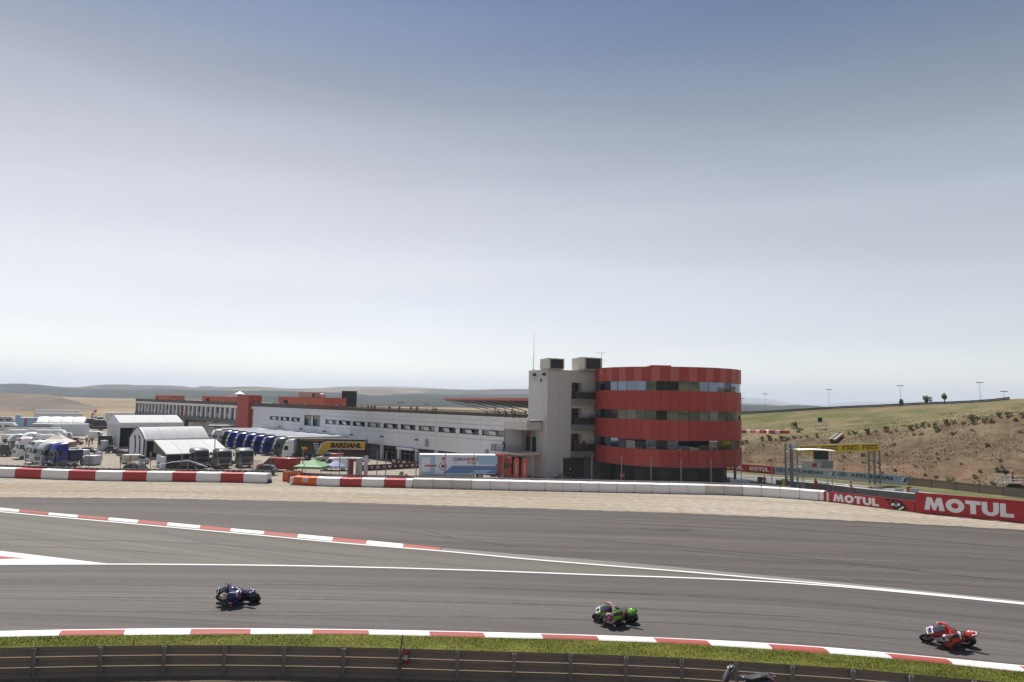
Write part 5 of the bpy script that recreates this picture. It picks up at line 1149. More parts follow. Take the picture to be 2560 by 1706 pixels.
def person(loc, rz, shirt, trousers, label, pose='stand', cap=None, group=None, scale=1.0):
    o = bpy.data.objects.new('person', PM[pose]); COL.objects.link(o); o.location = loc; o.rotation_euler = (0, 0, rz); o.scale = (scale,) * 3
    tag(o, label, 'person', group)
    for i, mm in enumerate((m_skin, CR[shirt], CR[trousers], m_hair, m_shoe)): o.material_slots[i].link = 'OBJECT'; o.material_slots[i].material = mm
    if cap:
        me = capm.mesh('cap', CR[cap], smooth=True); c_ = inst('cap', me, o, HEADZ[pose])
    return o
def at_pit(px, py): return G(px, py, PZ)
# marshals along the pit wall and fence
for px, py, pose, rz, lab, cap in ((1911, 1222, 'stand', -90, 'marshal in orange suit behind the pit lane fence nearest the round building', 'black'), (1968, 1226, 'watch', 180, 'marshal in orange suit with grey cap at the foot of the gantry', 'grey'), (2040, 1230, 'stand', 200, 'marshal in orange suit with dark cap beside the pit wall under the hut', 'navy'), (2128, 1238, 'watch', 160, 'marshal in orange suit with blue cap on the white steps', 'blue')):
    p = at_pit(px, py); person((p.x, p.y, PZ), R(rz), 'orange', 'orange', lab, pose, cap, 'marshals in orange', 1.05)
p = at_pit(1900, 1223); t = thing('timing_screen', 'dark box on a stand beside the first orange marshal', 'box', (p.x, p.y, PZ)); mb = MB(); mb.box((0, 0, 1.15), (.6, .4, 1.2)); mb.build('cabinet', mat('slate box', (.07, .08, .095), .5), t, bevel=.03); mb = MB(); mb.box((0, 0, .27), (.2, .2, .55)); mb.build('stand', m_steel, t)
p = at_pit(1952, 1228); t = thing('lime_post', 'lime yellow padded post at the gantry foot', 'post', (p.x, p.y - 1, PZ)); mb = MB(); mb.box((0, 0, .9), (.35, .35, 1.8)); mb.build('padding', cloth('lime', (.35, .5, .04)), t, bevel=.06); mb = MB(); mb.box((0, 0, .02), (.6, .6, .04)); mb.build('foot', m_steel, t)
# people leaning on the pit roof railing
cols = ['white', 'black', 'navy', 'grey', 'white', 'khaki', 'blue', 'white', 'red', 'brown']
roofp = [(1209, 'white', 'denim'), (1239, 'red', 'black'), (1257, 'navy', 'black'), (1273, 'teal', 'khaki'), (1279, 'yellow', 'black'), (1291, 'white', 'black'), (1307, 'khaki', 'brown'), (1075, 'white', 'black'), (1083, 'black', 'black'), (1020, 'khaki', 'khaki'), (1035, 'red', 'grey'), (991, 'red', 'black'), (967, 'black', 'denim'), (930, 'navy', 'black'), (922, 'blue', 'black'), (914, 'red', 'brown'), (898, 'white', 'grey'), (834, 'white', 'denim'), (846, 'grey', 'black')]
desc = {}
for px, sh, tr in roofp:
    s_, _ = fac(px); p = FA + FU * s_ - FN * .75; desc[(sh, tr)] = desc.get((sh, tr), 0) + 1
    near = 'beside the tower' if px > 1195 else 'over the middle windows' if px > 950 else 'near the slatted screen'
    person((p.x, p.y, 6.5), heading(FN) + rnd.uniform(-.5, .5), sh, tr, 'spectator in %s with %s trousers on the roof %s' % (sh, tr, near), rnd.choice(['lean', 'lean', 'watch']), None, 'spectators on the pit roof')
for i, px in enumerate((415, 428, 437, 450, 455, 396, 379, 551, 590, 690, 702, 678, 755)):
    s_, _ = fac(px); p = FA + FU * s_ - FN * .9; sh = ['navy', 'white', 'grey', 'black', 'navy', 'black', 'white', 'white', 'grey', 'white', 'white', 'grey', 'white'][i]; where = 'between the two smaller red boxes' if px < 460 and px > 400 else 'in front of the smallest red box' if px < 400 else 'by the middle red box' if px < 600 else 'in front of the longest red box'
    tr = ['black', 'denim', 'khaki', 'brown', 'grey', 'denim', 'black', 'denim', 'black', 'khaki', 'black', 'denim', 'brown'][i]
    person((p.x, p.y, 6.5), heading(FN) + rnd.uniform(-.5, .5), sh, tr, 'distant spectator in %s with %s trousers %s' % (sh, tr, where), 'lean', None, 'spectators on the pit roof')
# people on the tower balconies
Mt = Matrix.Translation((tc_.x, tc_.y, PZ)) @ Matrix.Rotation(TA, 4, 'Z')
for lx, zz, sh, tr, lab in ((5.9, 5.97, 'white', 'black', 'person in white shirt on the middle tower balcony'), (4.9, 1.75, 'red', 'black', 'person in red shirt at the edge of the lowest tower balcony'), (6.5, 1.75, 'red', 'navy', 'person in red shirt and navy trousers inside the lowest tower balcony'), (8.0, 5.97, 'grey', 'khaki', 'person in grey top on the middle tower balcony next to the round wall')):
    p = Mt @ Vector((lx, -.55, 0)); person((p.x, p.y, zz + .0), TA - R(90) + rnd.uniform(-.3, .3), sh, tr, lab, 'lean' if sh == 'white' else 'stand', None, 'people on the tower balconies')
s_, _ = fac(1268); p = FA + FU * s_ + FN * .5; person((p.x, p.y, 1.45), heading(FN), 'navy', 'black', 'person in navy leaning on the pit building balcony rail', 'lean')

# ---- camera stand on the hillside
p = hill_pt(2508, 1216); t = thing('camera_stand', 'scaffold camera platform with white rails at the foot of the hillside', 'platform', p + Vector((0, -1, 0))); pz_ = .6
mb = MB(); mb.box((0, 0, pz_), (3.0, 2.0, .1)); mb.build('deck', m_steel, t)
for sx_ in (-1.45, 1.45):
    for sy in (-.95, .95): mb = MB(); mb.cyl((sx_, sy, -1.2), (sx_, sy, pz_ + 1.15), .04, 6); mb.build('post', m_steel, t)
for zz in (.25, .6, 1.1):
    mb = MB(); mb.cyl((-1.5, -.95, pz_ + zz), (1.9, -.95, pz_ + zz), .035, 6); mb.cyl((-1.5, .95, pz_ + zz), (1.5, .95, pz_ + zz), .03, 6); mb.build('rail', m_letter, t)
q = t.location; person((q.x + .7, q.y, q.z + pz_ + .05), R(170), 'maroon', 'black', 'camera operator in maroon with white cap on the scaffold platform', 'watch', 'white')
t2 = thing('broadcast_camera', 'black television camera on a tripod on the scaffold platform', 'camera', (q.x - .3, q.y, q.z + pz_ + .05)); mb = MB(); mb.box((0, 0, 1.5), (.8, .3, .35)); mb.build('body', m_black, t2, bevel=.03); mb = MB(); mb.cyl((-.4, 0, 1.5), (-.75, 0, 1.5), .13, 10); mb.build('lens', m_dark, t2)
for a_ in (0, 2.1, 4.2): mb = MB(); mb.cyl((.5 * math.cos(a_), .5 * math.sin(a_), 0), (0, 0, 1.32), .03, 6); mb.build('tripod_leg', m_black, t2)

# ---- hill top: guardrail, lamps, trees, shrubs
pts = []
for px in range(1700, 2520, 45):
    q = hill_xyz(px, 2.0) + Vector((0, -2, 0)); q.z -= .1; pts.append(q)
armco('guardrail', pts, (.35, .7), 'distant dark guardrail along the top of the hillside', .32, .1, mat('dark distant rail', (.16, .16, .15), .6))
for i, (px, yt, yb, D_) in enumerate(((1856, 996, 1040, 300), (1913, 985, 1034, 270), (2073, 974, 1022, 250), (2252, 965, 1016, 230), (2451, 956.5, 1006, 215), (2511, 979, 999, 205))):
    a = D(px, yb, D_); b = D(px, yt, D_); t = thing('lamp_mast', 'tall lighting mast %s' % ['beside the round building', 'second beyond the round building', 'above the yellow gantry', 'behind the smallest tree', 'above the crest with the widest shrubs', 'short one at the very top of the hill'][i], 'lighting mast', (a.x, a.y, a.z - 3), 0, 'lighting masts on the hill'); hh = b.z - a.z + 3
    mb = MB(); mb.tube([(0, 0, 0), (0, 0, hh)], [.085, .05], 8); mb.build('pole', mat('pale mast', (.42, .44, .47), .5), t); mb = MB(); mb.box((0, 0, hh), (2.1, .4, .22)); mb.build('lamp_head', mat('mast head grey', (.2, .21, .22), .6), t)
m_leaf = mat('olive foliage', (.19, .19, .075), .9, var=.35, scale=1.5, col2=(.30, .28, .11)); m_leaf2 = mat('dark foliage', (.12, .135, .06), .9, var=.35, scale=1.5, col2=(.18, .19, .08)); m_bark = mat('bark', (.09, .07, .05), .9)
def leaf_cloud(n, fr, size, m_, seed, name='crown', lumps=6, squash=1.0):
    r2 = random.Random(seed); L_ = [(Vector((r2.uniform(-.55, .55), r2.uniform(-.55, .55), r2.uniform(.25, .8))), r2.uniform(.22, .45)) for _ in range(lumps)]; mb = MB()
    for i in range(n):
        c_, q = r2.choice(L_); v = Vector((r2.gauss(0, 1), r2.gauss(0, 1), r2.gauss(0, 1))).normalized() * q * r2.random() ** .4; p = c_ + v; p.z = max(.02, p.z * squash)
        p = Vector((p.x * fr[0], p.y * fr[1], p.z * fr[2])); a = Vector((r2.gauss(0, 1), r2.gauss(0, 1), r2.gauss(0, .7))).normalized(); b = a.orthogonal().normalized(); s_ = size * r2.uniform(.6, 1.4)
        mb.add([p - a * s_, p + b * s_ * .6, p + a * s_, p - b * s_ * .6], [(0, 1, 2, 3)])
    return mb.mesh(name, m_)
for i, (px, yb, yt, wpx, D_, lab) in enumerate(((2254, 1016, 1001, 9, 210, 'smallest dark tree on the hill top guardrail'), (2318.5, 1009, 991.5, 15, 205, 'round dense tree on the hill top'), (2361, 1002, 985.5, 10, 200, 'narrow tree on the hill top beside the round one'))):
    a = D(px, yb, D_); hh = (yb - yt) * D_ / FPX; wd = wpx * D_ / FPX; t = thing('tree', lab, 'tree', (a.x, a.y, a.z - .2)); mb = MB(); mb.tube([(0, 0, -1.5), (.05, 0, hh * .35), (0, .05, hh * .6)], [.16, .12, .07], 7); mb.build('trunk', m_bark, t)
    inst('crown', leaf_cloud(520, (wd * .85, wd * .85, hh * 1.1), .22, m_leaf2, i, lumps=9), t, (0, 0, hh * .1))
bushes = [leaf_cloud(260, (1, 1, 1), .12, m_leaf, 20 + i, 'foliage', 7) for i in range(4)] + [leaf_cloud(200, (1, 1, .8), .11, m_leaf2, 30, 'foliage', 5)]
stemm = MB().cyl((0, 0, -.3), (0, 0, .4), .05, 5).mesh('stem', m_bark)
def bush(p, wd, hh, lab, grp, k_=None):
    t = thing('shrub', lab, 'shrub', p, rnd.random() * 6, grp); inst('foliage', bushes[k_ if k_ is not None else rnd.randrange(4)], t, (0, 0, -.1), None, (wd * .5, wd * .5, hh)); inst('stem', stemm, t); return t
crest = [(1853, 1106, 18), (1866, 1104, 12), (1905, 1098, 16), (1925, 1097, 22), (1957, 1098, 24), (1985, 1093, 14), (2002, 1092, 12), (2018, 1090, 12), (2043, 1090, 14), (2090, 1086, 14), (2104, 1084, 12), (2122, 1082, 16), (2136, 1081, 18), (2168, 1079, 26), (2218, 1074, 22), (2276, 1071, 20), (2292, 1065, 18), (2306, 1064, 22), (2335, 1060, 24), (2365, 1058, 20), (2383, 1056, 18), (2430, 1055, 30), (2460, 1055, 22), (2478, 1051, 26), (2497, 1041, 20), (2521, 1038, 22), (2541, 1048, 16), (2556, 1036, 22), (2582, 1032, 24), (2610, 1028, 22), (2258, 1064, 14), (2322, 1063, 14), (2408, 1056, 14), (2445, 1046, 16), (2190, 1077, 12), (1940, 1098, 12), (1970, 1096, 12), (2240, 1073, 12)]
NUM = ['first', 'second', 'third', 'fourth', 'fifth', 'sixth', 'seventh', 'eighth', 'ninth', 'tenth', 'eleventh', 'twelfth', 'thirteenth', 'fourteenth', 'fifteenth', 'sixteenth', 'seventeenth', 'eighteenth', 'nineteenth', 'twentieth']; NUM += ['twenty-' + x for x in NUM[:9]] + ['thirtieth'] + ['thirty-' + x for x in NUM[:9]]
for i, (px, py, wpx) in enumerate(sorted(crest)):
    p = hill_pt(px, py + 4); s_ = p.y / FPX; bush(p, wpx * s_ * .9, wpx * s_ * rnd.uniform(.5, .72), 'olive shrub on the hillside crest, %s counted from the round building' % NUM[i], 'shrubs along the hillside crest')
tuft = [(2110, 1140, 12), (2157, 1135, 14), (2125, 1128, 10), (2158, 1155, 10), (2196, 1155, 12), (2236, 1109, 10), (2236, 1172, 12), (2290, 1163, 12), (2341, 1131, 12), (2345, 1145, 10), (2402, 1159, 12), (2468, 1113, 16), (2503, 1150, 14), (2548, 1078, 14), (2215, 1133, 9), (2370, 1145, 9), (2340, 1192, 14), (2372, 1200, 32), (2450, 1178, 14), (2500, 1172, 26), (2436, 1190, 12), (2481, 1208, 14), (2312, 1186, 12), (1925, 1148, 10), (1930, 1150, 8), (1908, 1110, 10), (1972, 1120, 10), (2205, 1183, 12), (2382, 1084, 14), (2285, 1085, 14), (2338, 1074, 20), (2303, 1083, 12), (2428, 1074, 12), (1985, 1069, 30), (2000, 1078, 24), (2476, 1026, 8), (2410, 1040, 8)]
for i, (px, py, wpx) in enumerate(sorted(tuft)):
    p = hill_pt(px, py + 4); s_ = p.y / FPX; bush(p, wpx * s_, wpx * s_ * rnd.uniform(.45, .7), 'dry green shrub dotted below or above the crest, %s from the round building' % NUM[i], 'shrubs dotted over the hillside', 4 if rnd.random() < .25 else None)
p = GP(1014, 1192); bush(Vector((p.x, p.y - 2, PZ)), 1.9, 1.1, 'rounded dark green shrub beside the blue and white trailer', None, 4)
p = GP(1078, 1199); bush(Vector((p.x, p.y - 2, PZ)), 2.3, .8, 'low dry shrub below the blue and white trailer', None, 0)
# red and white blocks up on the hillside
hb = [(1843, 1855), (1856, 1868), (1869, 1879), (1880, 1891), (1892, 1902), (1903, 1914), (1915, 1925), (1926, 1938), (1939, 1951), (1952, 1972)]
for i, (a, b) in enumerate(hb):
    p, q = hill_pt(a, 1084), hill_pt(b, 1084); wd = (q - p).length; t = thing('barrier_block', '%s barrier block on the hillside, %s from the round building' % ('white' if i % 2 == 0 else 'red', ords[i]), 'barrier', (p + q) / 2, heading(q - p), 'barrier blocks on the hillside'); mb = MB(); mb.box((0, 0, .35), (wd * .96, .9, .95 - .03 * i)); mb.build('cover', m_white_b if i % 2 == 0 else m_red_b, t, bevel=.08); mb = MB(); mb.box((0, -.47, .55), (wd * .9, .02, .06)); mb.build('strap', m_strap, t)
# bench seat rows and tyre on the hillside
p = hill_pt(2052, 1076); t = thing('scaffold_bench', 'small white scaffold with three rails on the grass hillside', 'scaffold', p)
for zz in (.3, 1.0, 1.7): mb = MB(); mb.box((0, 0, zz), (2.6, .3, .12)); mb.build('rail', m_steel, t)
for sx_ in (-1.2, 1.2): mb = MB(); mb.box((sx_, .2, .8), (.08, .08, 2.4)); mb.build('post', m_steel, t)
mb = MB(); mb.box((-.1, .1, 2.3), (.85, .6, .95)); mb.build('black_box', m_black, t, bevel=.08)
p = hill_pt(2085, 1100); t = thing('drain_chute', 'pale concrete drain chute with dark channel cutting down the hillside', 'drain', p, R(18)); 
a0, a1 = hill_pt(2080, 1107) - p, hill_pt(2100, 1092) - p; Mi = Matrix.Rotation(-R(18), 3, 'Z'); a0, a1 = Mi @ a0, Mi @ a1; sd = (a1 - a0).cross(Vector((0, 0, 1))).normalized()
for off_, mm, wd, nm in ((0, m_dark, .22, 'channel'), (.5, mat('dusty slab', (.30, .26, .2), .9), .26, 'slab'), (-.5, mat('dusty slab', (.30, .26, .2), .9), .2, 'slab')): mb = MB(); mb.slab([a0 + sd * (off_ - wd) + Vector((0, 0, .30)), a1 + sd * (off_ - wd) + Vector((0, 0, .30)), a1 + sd * (off_ + wd) + Vector((0, 0, .30)), a0 + sd * (off_ + wd) + Vector((0, 0, .30))], .4); mb.build(nm, mm, t)

# ================================================================== PADDOCK
m_rub = mat('truck tyre', (.022, .022, .023), .85); m_rim = mat('wheel rim', (.38, .39, .40), .4, metal=.6)
m_wind = mat('windscreen', (.02, .026, .03), .08, ior=1.6); m_headl = mat('headlamp', (.55, .57, .6), .15)
def paint(name, c_, rough=.3): return mat('paint ' + name, c_, rough, coat=.4)
def wheelmesh(r_, wd):
    a = MB(); a.torus((0, 0, 0), r_ * .78, r_ * .22, 'y', 18, 8, sq=wd / (r_ * .44)); t = a.mesh('tyre', m_rub, smooth=True)
    b = MB(); b.cyl((0, -wd * .35, 0), (0, wd * .35, 0), r_ * .62, 14); b.cyl((0, -wd * .5, 0), (0, wd * .5, 0), r_ * .2, 8); return t, b.mesh('rim', m_rim, smooth=True)
WT = wheelmesh(.5, .32); WC = wheelmesh(.33, .22); WV = wheelmesh(.36, .24)
def wheel(parent, x, y, r_=.5, w_=WT):
    o = inst('wheel', w_[0], parent, (x, y, r_)); inst('rim', w_[1], o); return o
TRUCKN = [0]
def cab(t, m_, x0=0.0, hi=True, m_lower=None, stripe=None):
    """cab of a lorry, front at x0, facing +x"""
    prof = [(.0, .38), (.03, 1.3), (-.05, 1.75), (-.30, 2.78), (-.55, 3.0), (-2.15, 3.0), (-2.25, 2.9), (-2.25, 1.05), (-1.95, 1.05), (-1.9, .6), (-.85, .6), (-.8, .38)]
    mb = MB(); mb.prism([(x0 + a, b) for a, b in prof], -1.22, 1.22); mb.build('cab_body', m_, t, smooth=True, bevel=.06)
    mb = MB(); rings = []
    for x, z, w_ in (((-.30, 2.86, 1.1), (-.62, 3.45, 1.12), (-1.2, 3.78, 1.14), (-2.2, 3.85, 1.16)) if hi else ((-.4, 2.9, 1.0), (-.8, 3.1, 1.05), (-1.6, 3.2, 1.1), (-2.2, 3.2, 1.1))):
        rings.append([Vector((x0 + x, y, zz)) for y, zz in ((-w_, 2.95 if x < -.5 else 2.8), (w_, 2.95 if x < -.5 else 2.8), (w_, z - .12), (w_ * .85, z), (-w_ * .85, z), (-w_, z - .12))])
    mb.loft(rings); mb.build('roof_deflector', m_, t, smooth=True, ang=50)
    mb = MB(); mb.slab([(x0 - .045, -1.12, 1.83), (x0 - .045, 1.12, 1.83), (x0 - .275, 1.08, 2.70), (x0 - .275, -1.08, 2.70)], .03); mb.build('windscreen', m_wind, t)
    for s in (-1, 1):
        mb = MB(); mb.prism([(x0 - .30, 1.80), (x0 - 1.15, 1.72), (x0 - 1.15, 2.55), (x0 - .50, 2.58)], s * 1.212, s * 1.235); mb.build('side_window', m_wind, t)
        mb = MB(); mb.box((x0 - .02, s * 1.42, 2.25), (.16, .18, .62)); mb.box((x0 - .1, s * 1.30, 2.5), (.06, .24, .05)); mb.build('mirror', m_black, t, bevel=.03)
        mb = MB(); mb.box((x0 + .02, s * .88, .75), (.06, .45, .2)); mb.build('headlight', m_headl, t, bevel=.02)
        mb = MB(); mb.box((x0 - 1.35, s * 1.22, .85), (1.15, .06, .5)); mb.build('mudguard', m_lower or m_, t, bevel=.04)
    for z0, z1, ww in ((.95, 1.22, .85), (1.28, 1.5, .9), (.45, .62, .6)): mb = MB(); mb.box((x0 + .025, 0, (z0 + z1) / 2), (.05, ww * 2, z1 - z0)); mb.build('grille', m_black, t)
    mb = MB(); mb.box((x0 + .01, 0, 1.66), (.05, 1.9, .10)); mb.build('badge_strip', m_dark if stripe is None else stripe, t)
    for s in (-1, 1): wheel(t, x0 - 1.38, s * 1.02)
    mb = MB(); mb.box((x0 - 3.6, 0, .85), (3.4, .9, .25)); mb.box((x0 - 2.7, .95, .7), (.9, .5, .5)); mb.box((x0 - 2.7, -.95, .7), (.9, .5, .5)); mb.build('chassis', m_dark, t)
    for s in (-1, 1): wheel(t, x0 - 4.75, s * .98)
def trailer(t, m_side, x0, ln=13.4, top=4.0, bot=1.1, m_roof=None, skirt=None, axles=3):
    mb = MB(); mb.box2((x0 - ln, -1.26, bot), (x0, 1.26, top - .05)); mb.build('box_body', m_side, t, bevel=.03)
    mb = MB(); mb.box2((x0 - ln - .01, -1.28, top - .05), (x0 + .01, 1.28, top + .02)); mb.build('roof', m_roof or m_white, t, bevel=.02)
    mb = MB(); mb.box2((x0 - ln, -1.24, .45), (x0 - 3.5, -1.2, bot)); mb.box2((x0 - ln, 1.2, .45), (x0 - 3.5, 1.24, bot)); mb.build('side_skirt', skirt or m_side, t)
    mb = MB(); mb.box2((x0 - ln + .2, -.5, .85), (x0 - .4, .5, bot - .01)); mb.box2((x0 - 3.3, -.9, 0.1), (x0 - 3.15, -.75, bot)); mb.box2((x0 - 3.3, .75, 0.1), (x0 - 3.15, .9, bot)); mb.build('chassis', m_dark, t)
    for i in range(axles):
        for s in (-1, 1): wheel(t, x0 - ln + 1.6 + i * 1.3, s * 1.03)
    mb = MB(); mb.box2((x0 - ln - .02, -1.2, bot + .1), (x0 - ln, -.02, top - .15)); mb.box2((x0 - ln - .02, .02, bot + .1), (x0 - ln, 1.2, top - .15)); mb.build('rear_door', m_side, t)
    for s in (-1, 1): mb = MB(); mb.box((x0 - ln - .03, s * 1.05, bot - .15), (.05, .3, .12)); mb.build('tail_light', mat('tail lamp red', (.3, .02, .02), .3), t)
def lorry(px, py, head, m_cab, label, m_tr=None, hi=True, ln=13.4, depth=None, group='lorries parked in the paddock', m_roof=None, top=4.0, stripe=None):
    p = D(px, 1000, depth) if depth else GP(px, py); t = thing('articulated_truck' if m_tr else 'truck_tractor', label, 'lorry', (p.x, p.y, PZ), R(head), group)
    cab(t, m_cab, 0, hi, stripe=stripe)
    if m_tr: trailer(t, m_tr, -2.6, ln, top, 1.1, m_roof)
    return t
P_blue = paint('race blue', (.012, .022, .20)); P_navy = paint('navy', (.012, .016, .075)); P_white = paint('white', (.72, .73, .74)); P_grey = paint('grey', (.20, .195, .18), .45); P_black = paint('black', (.014, .014, .016)); P_silver = paint('silver', (.42, .45, .46)); P_red = paint('red', (.33, .025, .02)); P_pale = paint('pale blue', (.27, .43, .60)); P_dk = paint('dark grey', (.05, .052, .055)); P_yel = mat('livery yellow', (.62, .36, .015), .4)

# three grey tractors in front of the awning tent
for px, py, hd, lab in ((505, 1170, -38, 'grey lorry tractor standing before the open side of the white awning tent'), (561, 1172, -46, 'grey lorry tractor between two others, its grille turned to the fence'), (615, 1170, -52, 'grey lorry tractor with raised white roof next to the blue lorries')):
    t = lorry(px, py, hd, P_grey, lab, None, False, group='grey lorry tractors')
# row of blue lorries with long trailers
row = [(532, 166, P_white, P_white, 'white nosed lorry at the far end of the blue lorry row'), (557, 161.5, P_dk, P_navy, 'dark lorry second from the far end of the blue row'), (572, 157, P_blue, P_navy, 'blue lorry third from the far end of the row'), (592, 153, P_blue, P_white, 'blue lorry with white trailer in the middle of the row'), (615, 149, P_blue, P_blue, 'blue lorry third from the dark grey one'), (636, 145, P_blue, P_navy, 'blue lorry second from the dark grey one'), (659, 141.3, P_blue, P_silver, 'blue lorry with pale trailer next to the dark grey one'), (687, 137.6, P_dk, P_white, 'dark grey lorry with white trailer behind the yellow and black one')]
for px, dp, c1, c2, lab in row:
    lorry(px, 0, 180 + 33, c1, lab, c2, True, 13.4, dp, 'lorries in the blue row', m_roof=mat('trailer roof', (.55, .57, .6), .5))
t = lorry(648, 0, 182, P_blue, 'blue long lorry behind the row with dark swoosh panel on its side', P_blue, True, 12.8, 171, 'lorries in the blue row')
t.location = D(624, 1000, 168.5).to_2d().to_3d() + Vector((0, 0, PZ))
mb = MB(); mb.prism([(-15.2, 1.9), (-3.4, 1.9), (-4.6, 3.6), (-15.2, 3.6)], 1.262, 1.272); mb.build('livery_panel', m_black, t); mb = MB(); mb.prism([(-12.9, 1.95), (-14.7, 3.5), (-14.2, 3.5), (-12.4, 1.95)], 1.272, 1.28); mb.prism([(-8.9, 2.1), (-9.6, 3.3), (-7.6, 3.4), (-7.2, 2.2)], 1.272, 1.28); mb.build('livery_swoosh', m_steel, t)
# yellow and black lorry
p = D(716, 1000, 134); t = thing('articulated_truck', 'black and yellow lorry with white cab and lettering BARDAHL', 'lorry', (p.x, p.y, PZ), R(180.5), 'lorries parked in the paddock'); cab(t, P_white, 0, True); TL_ = 13.2; trailer(t, P_black, -2.75, TL_, 4.0, .95, m_black)
m_chk = mat('chequer white', (.62, .62, .62), .5); yb, yt = 1.0, 3.55; xr = -2.75 - TL_
mb = MB(); mb.prism([(xr + .02, 2.1), (xr + .02, 3.62), (xr + 7.4, 3.62), (xr + 8.5, 3.1), (xr + 9.4, 1.0), (xr + 7.9, 1.0), (xr + 7.1, 1.9), (xr + 6.6, 2.1)], 1.262, 1.268); mb.build('livery_border', m_chk, t)
mb = MB(); mb.prism([(xr + .03, 2.22), (xr + .03, 3.5), (xr + 7.3, 3.5), (xr + 8.3, 3.02), (xr + 9.2, 1.0), (xr + 8.05, 1.0), (xr + 7.25, 2.0), (xr + 6.7, 2.22)], 1.268, 1.274); mb.build('livery_panel', P_yel, t)
text('BARDAHL', m_black, t, (xr + 3.7, 1.274, 2.87), (-1, 0, 0), (0, 0, 1), 6.0, .98, .06, .18)
for i in range(5):
    for j in range(2): mb = MB(); mb.prism([(xr + 9.5 - i * .12 - j * .5, 3.2 - i * .42), (xr + 9.9 - i * .12 - j * .5, 3.2 - i * .42), (xr + 10.0 - i * .12 - j * .5, 3.0 - i * .42), (xr + 9.6 - i * .12 - j * .5, 3.0 - i * .42)], 1.262, 1.27); mb.build('chequer', m_chk, t)
mb = MB(); mb.prism([(xr + 8.0, 3.72), (xr + 12.6, 3.72), (xr + 12.4, 3.84), (xr + 8.0, 3.84)], 1.262, 1.27); mb.build('livery_stripe', P_yel, t)
mb = MB(); mb.prism([(xr + 11.0, 2.0), (xr + 12.1, 2.0), (xr + 12.3, 2.5), (xr + 11.2, 2.5)], 1.262, 1.27); mb.build('logo_mark', P_yel, t); mb = MB(); mb.prism([(xr + 10.95, 1.6), (xr + 12.0, 1.6), (xr + 12.05, 1.95), (xr + 11.0, 1.95)], 1.262, 1.27); mb.build('logo_mark', P_red, t)
# blue and white clinic trailer with red tractor
pr, pf = GP(1047, 1197), GP(1241, 1198); hd = heading(pf - pr); t = thing('articulated_truck', 'blue and white clinic trailer lettered CLINICA MOBILE coupled to a red cab', 'lorry', (pf.x, pf.y, PZ), hd); Lc = (pf - pr).length
m_cw = mat('clinic white', (.78, .80, .84), .4); m_cb = mat('clinic blue', (.09, .26, .58), .4); m_cl = mat('clinic pale blue', (.36, .58, .80), .4); m_crd = mat('clinic red', (.42, .04, .05), .4); m_cg = mat('clinic grey', (.40, .42, .45), .5)
trailer(t, m_cw, -.3, Lc - .3, 3.7, .85, m_white, m_cg)
def decal(poly, m_, nm, k_=1): mb = MB(); mb.prism(poly, -1.262 - .006 * (k_ - 1), -1.268 - .006 * (k_ - 1)); mb.build(nm, m_, t)
decal([(-Lc * .80, .9), (-Lc * .80, 3.6), (-Lc * .99, 3.6), (-Lc * .99, .9)], m_cl, 'livery_panel'); decal([(-Lc * .86, 1.2), (-Lc * .86, 3.3), (-Lc * .97, 3.3), (-Lc * .97, 1.2)], m_cw, 'livery_window', 2); decal([(-Lc * .70, .95), (-Lc * .58, 2.1), (-.05, 2.1), (-.05, .95)], m_cb, 'livery_wave'); decal([(-Lc * .60, 1.62), (-Lc * .02, 1.7), (-Lc * .02, 1.82), (-Lc * .60, 1.74)], m_crd, 'livery_stripe', 2); decal([(-Lc * .78, 1.95), (-Lc * .93, 1.95), (-Lc * .93, 2.2), (-Lc * .78, 2.2)], m_crd, 'livery_stripe', 3)
decal([(-Lc * .24, 2.3), (-.05, 2.3), (-.05, 3.6), (-Lc * .28, 3.6)], m_cl, 'livery_panel'); decal([(-Lc * .16, 1.0), (-Lc * .36, 1.0), (-Lc * .28, 1.45), (-Lc * .05, 1.5)], m_cl, 'livery_wave', 2)
n = 12
for rr, mm, kk in ((.62, m_cb, 1), (.5, m_cw, 2), (.28, m_crd, 3)): decal([(-Lc * .70 + rr * math.cos(i * 2 * math.pi / n), 2.0 + rr * math.sin(i * 2 * math.pi / n)) for i in range(n)], mm, 'roundel', kk)
decal([(-Lc * .705, 2.85), (-Lc * .685, 2.85), (-Lc * .685, 3.4), (-Lc * .705, 3.4)], m_crd, 'cross', 1); decal([(-Lc * .72, 3.05), (-Lc * .67, 3.05), (-Lc * .67, 3.2), (-Lc * .72, 3.2)], m_crd, 'cross', 2)
text('CLINICA', mat('clinic navy', (.03, .06, .30), .4), t, (-Lc * .49, -1.268, 3.08), (1, 0, 0), (0, 0, 1), Lc * .17, .5, .03); text('MOBILE', m_crd, t, (-Lc * .325, -1.268, 3.08), (1, 0, 0), (0, 0, 1), Lc * .14, .5, .03); text('MOBILE', mat('clinic navy', (.03, .06, .30), .4), t, (-Lc * .33, -1.268, 2.55), (1, 0, 0), (0, 0, 1), Lc * .12, .2, .03)
decal([(-Lc * .56, 2.4), (-Lc * .54, 2.4), (-Lc * .50, 2.55), (-Lc * .56, 2.55)], m_cl, 'logo_mark')
cab(t, P_red, 2.1, True, stripe=m_white)
